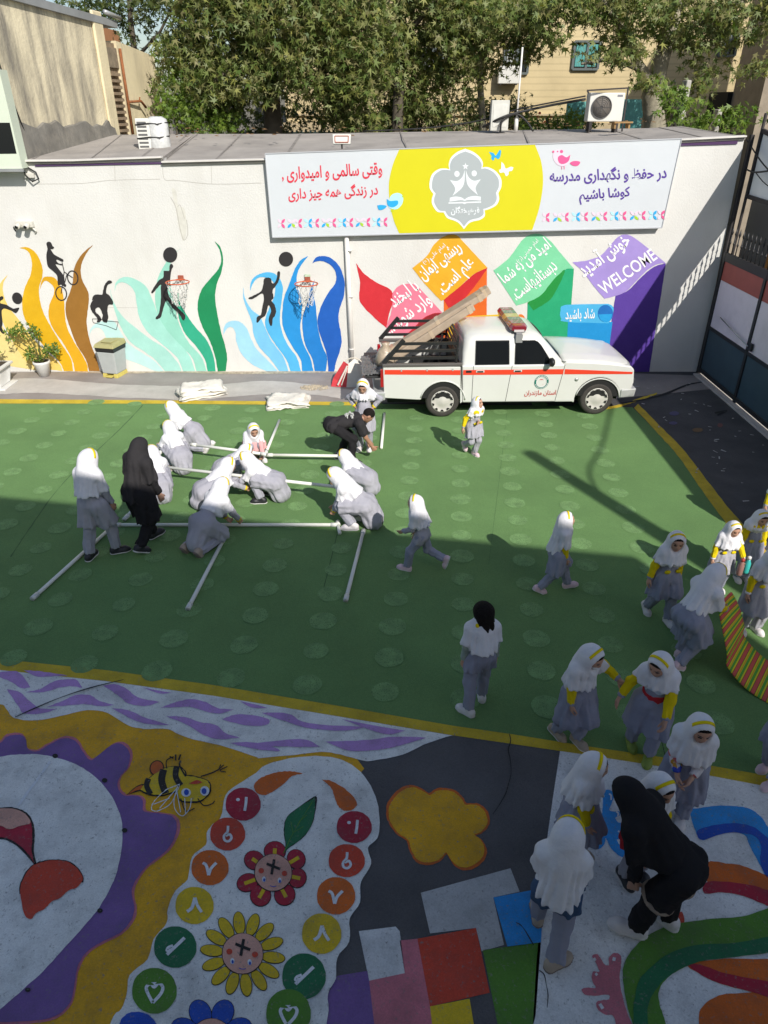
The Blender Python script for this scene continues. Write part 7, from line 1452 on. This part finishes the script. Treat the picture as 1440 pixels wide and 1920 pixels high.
man = person('man in black printed t-shirt bending to fix the pipe end', 640, 866, 1.60, -78, **dict(kid=False, skin=m_skin2, coat=m_blks, sleeve=m_blks, short=True, hijab=None, trousers=m_blkc, shoes=m_shk, tunic=.12, flare=.82, lean=84, hz=.41, py=-.09, feet=((-.08,.0,0,10),(.09,.08,0,-10)), hands=((-.10,.34,.07),(.06,.36,.06)), hp=-58, hfollow=1, bare=True, hairline=.2, trw=.9, grip=(.7,.7), grp=None))
person('tall pupil standing with hands on hips behind the bending man', 684, 842, 1.28, 172, **KK(OLD, tunic=.9, skirt=.135, flare=.95, hands=((-.115,-.0,.585),(.115,-.0,.585)), epole=((-1,-.5,0),(1,-.5,0)), hp=-42, feet=((-.06,0,0,8),(.06,0.02,0,-8)), cape=.11, cuff=m_band, lean=6, hroll=4, hairline=.4))
person('crouching pupil behind another at the right end of the crossbar', 678, 922, 1.25, 62, **KK(SQ, OLD, lean=64, hz=.20, coat=m_uni))
person('crouching pupil in white trainers holding the near right pipe corner', 676, 985, 1.40, 76, **KK(SQ, OLD, lean=50, hz=.25, hands=((-.02,.30,.04),(.08,.32,.05)), hp=-48, py=-.06))
# ---- middle: walkers and runners
person('little girl in yellow sleeves running beside the pickup wheel', 885, 853, 1.03, 212, **KK(YNG, coat=m_uni, trousers=m_uni, cuff=m_uni, collar=m_yell, lean=8, hz=.505, feet=((-.03,.02,0,0,0),(.05,-.14,.10,0,-50)), hands=((.02,.12,.62),(.20,-.02,.50)), hp=-4, hy=25, cape=.10, back=2.0, tunic=.75, shoes=m_shp, hairline=.35))
person('girl running left across the shadow edge with long strides', 790, 1070, 1.08, 74, **KK(OLD, coat=m_uni, sleeve=m_uni, trousers=m_unid, lean=14, tunic=.35, flare=.9, hz=.49, feet=((-.04,.16,0,0,8),(.05,-.26,.12,0,-75)), hands=((-.06,.22,.52),(.10,.10,.44)), hp=-14, cape=.20, cuff=None, shoes=m_shp))
person('girl with yellow sleeve walking right on the shadow edge', 1036, 1106, 1.08, -88, **KK(YNG, tunic=.95, lean=6, hz=.495, feet=((-.04,.17,0,0,12),(.05,-.17,.02,0,-25)), hands=((-.08,.06,.42),(.10,.07,.42)), hp=-8, cape=.26, collar=None, pocket=None, shoes=m_shp, back=1.25))
person('girl with loose dark hair and headscarf fallen to her shoulders, back turned', 893, 1322, 1.19, 8, **KK(OLD, coat=m_unid, sleeve=m_sage, cuff=None, trousers=m_unid, scarfdown=True, bare=True, longhair=True, hairline=.3, tunic=.45, cape=.21, back=1.15, feet=((-.09,-.09,0,40,0),(.06,.06,0,-10,0)), hp=-8, hy=25, hands=((-.14,0,.44),(.13,0,.42)), flare=.95))
person('girl in a face mask reaching one yellow sleeve to the right', 1068, 1388, 1.18, -150, **KK(YNG, tunic=1.05, lean=6, side=3, feet=((-.03,.04,0,0,0),(.06,-.10,.01,10,-15)), hands=((-.24,.14,.62),(.12,.06,.42)), hp=-34, hy=10, cape=.22, back=1.3, mask=True, collar=None, pocket=None, shoes=m_shb, hairline=.4))
person('girl in red and white vest with green clogs turning to her left', 1200, 1410, 1.19, -215+10, **KK(YNG, shoes=m_shg, sole=m_shg, feet=((-.06,.04,0,0,0),(.08,-.06,0,20,0)), hands=((-.10,.17,.52),(.22,.06,.52)), hp=-36, hy=-25, cape=.13, collar=None, pocket=None, tunic=1.0, hairline=.42, coat=m_unid, vest=m_redc))
vest_girl = None
person('girl in floral sleeves holding her hands together at the waist', 1258, 1530, 1.17, -205, **KK(YNG, sleeve=m_flor, cuff=None, hands=((-.03,.15,.55),(.05,.15,.54)), hp=-30, hy=20, cape=.21, front=1.0, back=1.2, tunic=.95, hairline=.36, pocket=None, collar=None))
person('girl walking down left of the schoolmates with bottle, half in shade', 1230, 1158, 1.16, -170, **KK(YNG, hands=((-.10,.05,.44),(.20,.02,.42)), hp=-26, hy=-18, cape=.17, front=.9, back=1.1, feet=((-.06,.10,0,0,5),(.06,-.10,.03,0,-35)), hairline=.32))
bott = person('girl with black fringe holding a turquoise bottle in the sun', 1338, 1106, .97, 186, **KK(YNG, coat=m_uni, cuff=m_hij, hands=((-.19,.14,.50),(.16,.04,.44)), hp=-30, hy=0, cape=.18, front=1.0, hairline=.5, grip=(.8,.2), collar=None))
person('girl with folded yellow collar standing behind the bottle girl', 1388, 1086, 1.0, 180, **KK(YNG, hp=-34, cape=.06, back=1.2, feet=((-.05,0,0,5),(.05,0,0,-5)), hands=((-.14,.04,.42),(.14,.04,.42)), hairline=.22, front=0, cuff=m_uni, collar=m_yell))
person('girl in a large white face mask standing at the right edge in sun', 1402, 1182, 1.10, 182, **KK(YNG, coat=m_uni, trousers=m_uni, cuff=m_hij, hp=-36, cape=.17, front=1.0, tunic=.95, flare=1.25, skirt=.17, mask=True, feet=((-.07,.0,0,14),(.07,0,0,-14)), hands=((-.15,.06,.46),(.16,.06,.46)), hairline=.34))
matg = person('girl bending to hold the end of the striped mat', 1276, 1240, 1.26, -60, **KK(YNG, lean=30, hz=.47, py=-.05, hands=((-.03,.30,.50),(.08,.28,.48)), hp=-38, cape=.22, back=1.2, feet=((-.05,.05,0,0,0),(.06,-.12,.02,0,-25)), shoes=m_shp, collar=None, pocket=None, grip=(.7,.7), skirt=.15, tunic=.9))
person('pupil cut off by the right edge of the photo holding green pompoms', 1436, 1008, 1.02, 170, **KK(YNG, coat=m_uni, trousers=m_uni, collar=m_yell, hands=((-.14,.08,.50),(.16,.06,.36)), cuff=m_uni))
person('pupil almost outside the photo at the right end of the yellow line', 1448, 1452, 1.15, 120, **KK(YNG, shoes=m_shp, feet=((-.06,.10,0,0),(.06,-.02,0,0))))
# ---- near group on the painted ground
person('girl looking right with yellow sleeve beside the blue paint splash', 1066, 1606, 1.13, -120, **KK(YNG, hp=-22, hy=15, cape=.19, back=1.15, front=.8, feet=((-.05,.04,0,0),(.06,-.04,0,0)), hands=((-.12,.08,.44),(.10,.10,.43)), collar=None, shoes=m_shb, flare=1.15, skirt=.16, tunic=.8))
person('girl in navy top and flowing white headscarf seen from behind', 1022, 1782, 1.26, -16, **KK(YNG, coat=m_dnm, sleeve=m_dnm, cuff=None, trousers=m_unid, hp=-30, hy=-15, cape=.30, back=1.0, feet=((-.06,.16,0,10),(.05,-.07,0,-48)), hands=((-.08,.12,.48),(.11,.08,.46)), tunic=.3, flare=.95, collar=None, pocket=None, shoes=m_shb, sole=m_soled, hair=cloth('maroon_cap', (.16,.02,.04)), hairline=.15))
person('girl hidden behind the bending woman in black, facing her', 1180, 1640, 1.14, 200, **KK(YNG, coat=m_redc, hp=-30, hy=0, cape=.16, trousers=m_uni, shoes=m_shk, hands=((-.10,.10,.46),(.10,.10,.46)), collar=None, pocket=None, tunic=.6, hairline=.4))
person('woman in black headscarf and long coat bending over towards a girl', 1220, 1745, 1.50, 50, **dict(kid=False, coat=m_blkc, sleeve=m_blkc, trousers=m_blkc, hijab=m_blkc, band=None, shoes=m_shw, trim=cloth('hem_beige', (.30,.24,.19)), tunic=.85, flare=.82, lean=56, hz=.525, py=-.06, feet=((-.07,.06,0,20),(.08,-.04,0,-5)), hands=((-.09,.10,.30),(.09,.12,.32)), hp=-46, cape=.24, back=1.2, trw=.95))
# ---- shirt print, striped mat, bottles, pompoms
def shirt_print():
    r = man; H = r['H']; N, P_, T, fw, rt = r['N'], r['P'], r['T'], r['fw'], r['rt']; b = MB(); rnd = random.Random(4)
    for row, y0 in ((0, .085), (1, .135)):
        for i in range(7):
            if row and (i < 2 or i > 5): continue
            x = (-.066+.022*i)*H; w = .006*H; c = N - T*y0*H + rt*x - fw*(.067+.006*(1-abs(x)/.066/H))*H
            for j in range(rnd.choice((1,2))): o = T*rnd.uniform(-.012,.012)*H; d = rt*rnd.uniform(.2,1)*.010*H + T*rnd.uniform(-1,1)*.012*H; b.bar(c+o-d, c+o+d, .009*H, .022*H, up=tuple(fw))
    o = b.build('shirt_print', mat('print_white', (.55,.55,.53), .8), r['root'])
shirt_print()
m_st = mat('striped_mat', (.5,.4,.1), .8)
def stripes_mat(m):
    t = m.node_tree; p = t.nodes['Principled BSDF']; uv = t.nodes.new('ShaderNodeUVMap'); sx = t.nodes.new('ShaderNodeSeparateXYZ'); t.links.new(uv.outputs[0], sx.inputs[0])
    fr = t.nodes.new('ShaderNodeMath'); fr.operation = 'FRACT'; t.links.new(sx.outputs[0], fr.inputs[0]); r = t.nodes.new('ShaderNodeValToRGB'); r.color_ramp.interpolation = 'CONSTANT'; e = r.color_ramp.elements
    cols = [(0,(.62,.10,.08)),(.28,(.03,.03,.02)),(.32,(.66,.58,.02)),(.46,(.62,.10,.03)),(.50,(.66,.58,.02)),(.56,(.08,.36,.04)),(.78,(.66,.60,.02)),(.92,(.03,.03,.02)),(.96,(.62,.10,.08))]
    while len(e) < len(cols): e.new(.5)
    for k, (q, c) in enumerate(cols): e[k].position = q; e[k].color = (*c, 1)
    t.links.new(fr.outputs[0], r.inputs[0]); t.links.new(r.outputs[0], p.inputs['Base Color'])
stripes_mat(m_st)
L0, R0 = G(1318,1140,.62), G(1352,1128,.62)
h = matg['hands']; hc = (h[0]+h[1])/2
prof = [(hc + Vector((.03,.02,.05)), .0), (hc + Vector((.10,-.04,-.10)), .2), (hc+Vector((.16,-.16,-.32)), .4), (Vector((3.62,5.62,.13)), .6), (Vector((3.78,5.38,.02)), .75), (Vector((4.05,5.12,.012)), .9), (Vector((4.6,4.85,.012)), 1.0), (Vector((5.4,4.5,.012)), 1.0)]
pp_ = [tuple(p) for p, _ in prof]; sm = []
for i in range(len(pp_)-1):
    p0, p1, p2, p3 = (Vector(pp_[max(0,min(len(pp_)-1,i+d))]) for d in (-1,0,1,2))
    for j in range(12): t = j/12; sm.append(.5*((2*p1)+(p2-p0)*t+(2*p0-5*p1+4*p2-p3)*t*t+(3*p1-p0-3*p2+p3)*t**3))
me = bpy.data.meshes.new('striped_mat'); vs, fs, uvs = [], [], []; dist = 0; nw = 6
for i, p in enumerate(sm):
    q = sm[min(i+1, len(sm)-1)]; o = sm[max(i-1, 0)]; d = (q-o); d.z = 0; d.normalize(); f_ = min(1, i/26); side = Vector((d.y*-1, d.x, 0))
    side = (Vector((.75,.62,.05))*(1-f_) + Vector((.62,.78,0))*f_).normalized(); wd = .13 + .17*f_
    if i: dist += (p-sm[i-1]).length
    for k in range(nw+1): s_ = (k/nw-.5)*2; vs.append(tuple(p + side*s_*wd + Vector((0,0,max(0,.02*math.sin(9*dist+s_*2)*(1-f_)))))); uvs.append((dist/.115, k/nw))
for i in range(len(sm)-1):
    for k in range(nw): a = i*(nw+1)+k; fs.append((a, a+1, a+nw+2, a+nw+1))
me.from_pydata(vs, [], fs); ul = me.uv_layers.new(name='UVMap')
for l in me.loops: ul.data[l.index].uv = uvs[l.vertex_index]
o = link('striped_mat', me, m_st, None, True); s_ = o.modifiers.new('s', 'SOLIDIFY'); s_.thickness = .008; prop(o, label='long red, yellow and green striped mat trailing from the bending girl', cat='mat')
def bottle(p, lab, m1, m2, hgt=.2):
    o = empty('bottle', tuple(p), label=lab, cat='bottle'); b = MB(); b.lathe([(.030,-.10),(.034,-.09),(.034,.03),(.02,.06),(.018,.08)], (0,0,0), 'Z', 14); b.build('body', m1, o); b = MB(); b.lathe([(.021,.0805),(.021,.11),(.012,.12)], (0,0,0), 'Z', 12); b.build('cap', m2, o)
h = bott['hands']; bottle(h[0]+Vector((.03,-.04,-.05)), 'turquoise bottle in the hand of the girl with black fringe', mat('turquoise_plastic', (.05,.45,.42), .3), mat('bottle_cap', (.7,.7,.7), .4)); bottle(h[0]+Vector((-.055,-.07,-.06)), 'clear reddish bottle held beside the turquoise bottle', mat('clear_plastic_red', (.30,.16,.14), .15), mat('cap_red', (.4,.05,.04), .4))
def pompom(p, lab, r, sd):
    rg = np.random.default_rng(sd); d = rg.normal(0,1,(160,3)); d /= np.linalg.norm(d, axis=1)[:, None]; o = leaves('green_pompom', mat('pompom_green', (.03,.42,.05), .6), None, np.array(p)+d*r*rg.uniform(.2,1,(160,1)), .05, LANCE, sd); prop(o, label=lab, cat='pompom')
pompom(G(1423,1010,.55), 'upper bright green pompom at the right edge behind the collar girl', .06, 3); pompom(G(1436,1062,.35), 'lower bright green pompom at the right edge above the masked girl', .055, 4)
# ---- small litter and dust on the asphalt by the gate
rnd = random.Random(21); b = MB()
for k in range(60):
    x, y = rnd.uniform(4.9, 6.5), rnd.uniform(7.5, 14.2); a = rnd.uniform(0, 3.14); l, w = rnd.uniform(.012,.05), rnd.uniform(.006,.016); c, s_ = math.cos(a), math.sin(a)
    b.add([(x+c*l-s_*w, y+s_*l+c*w, .012), (x-c*l-s_*w, y-s_*l+c*w, .014), (x-c*l+s_*w, y-s_*l-c*w, .012), (x+c*l+s_*w, y+s_*l-c*w, .016)], [(0,1,2,3)])
b.build('litter', mat('paper_scrap', (.45,.44,.42), .9, .3, 40), None, kind='stuff')
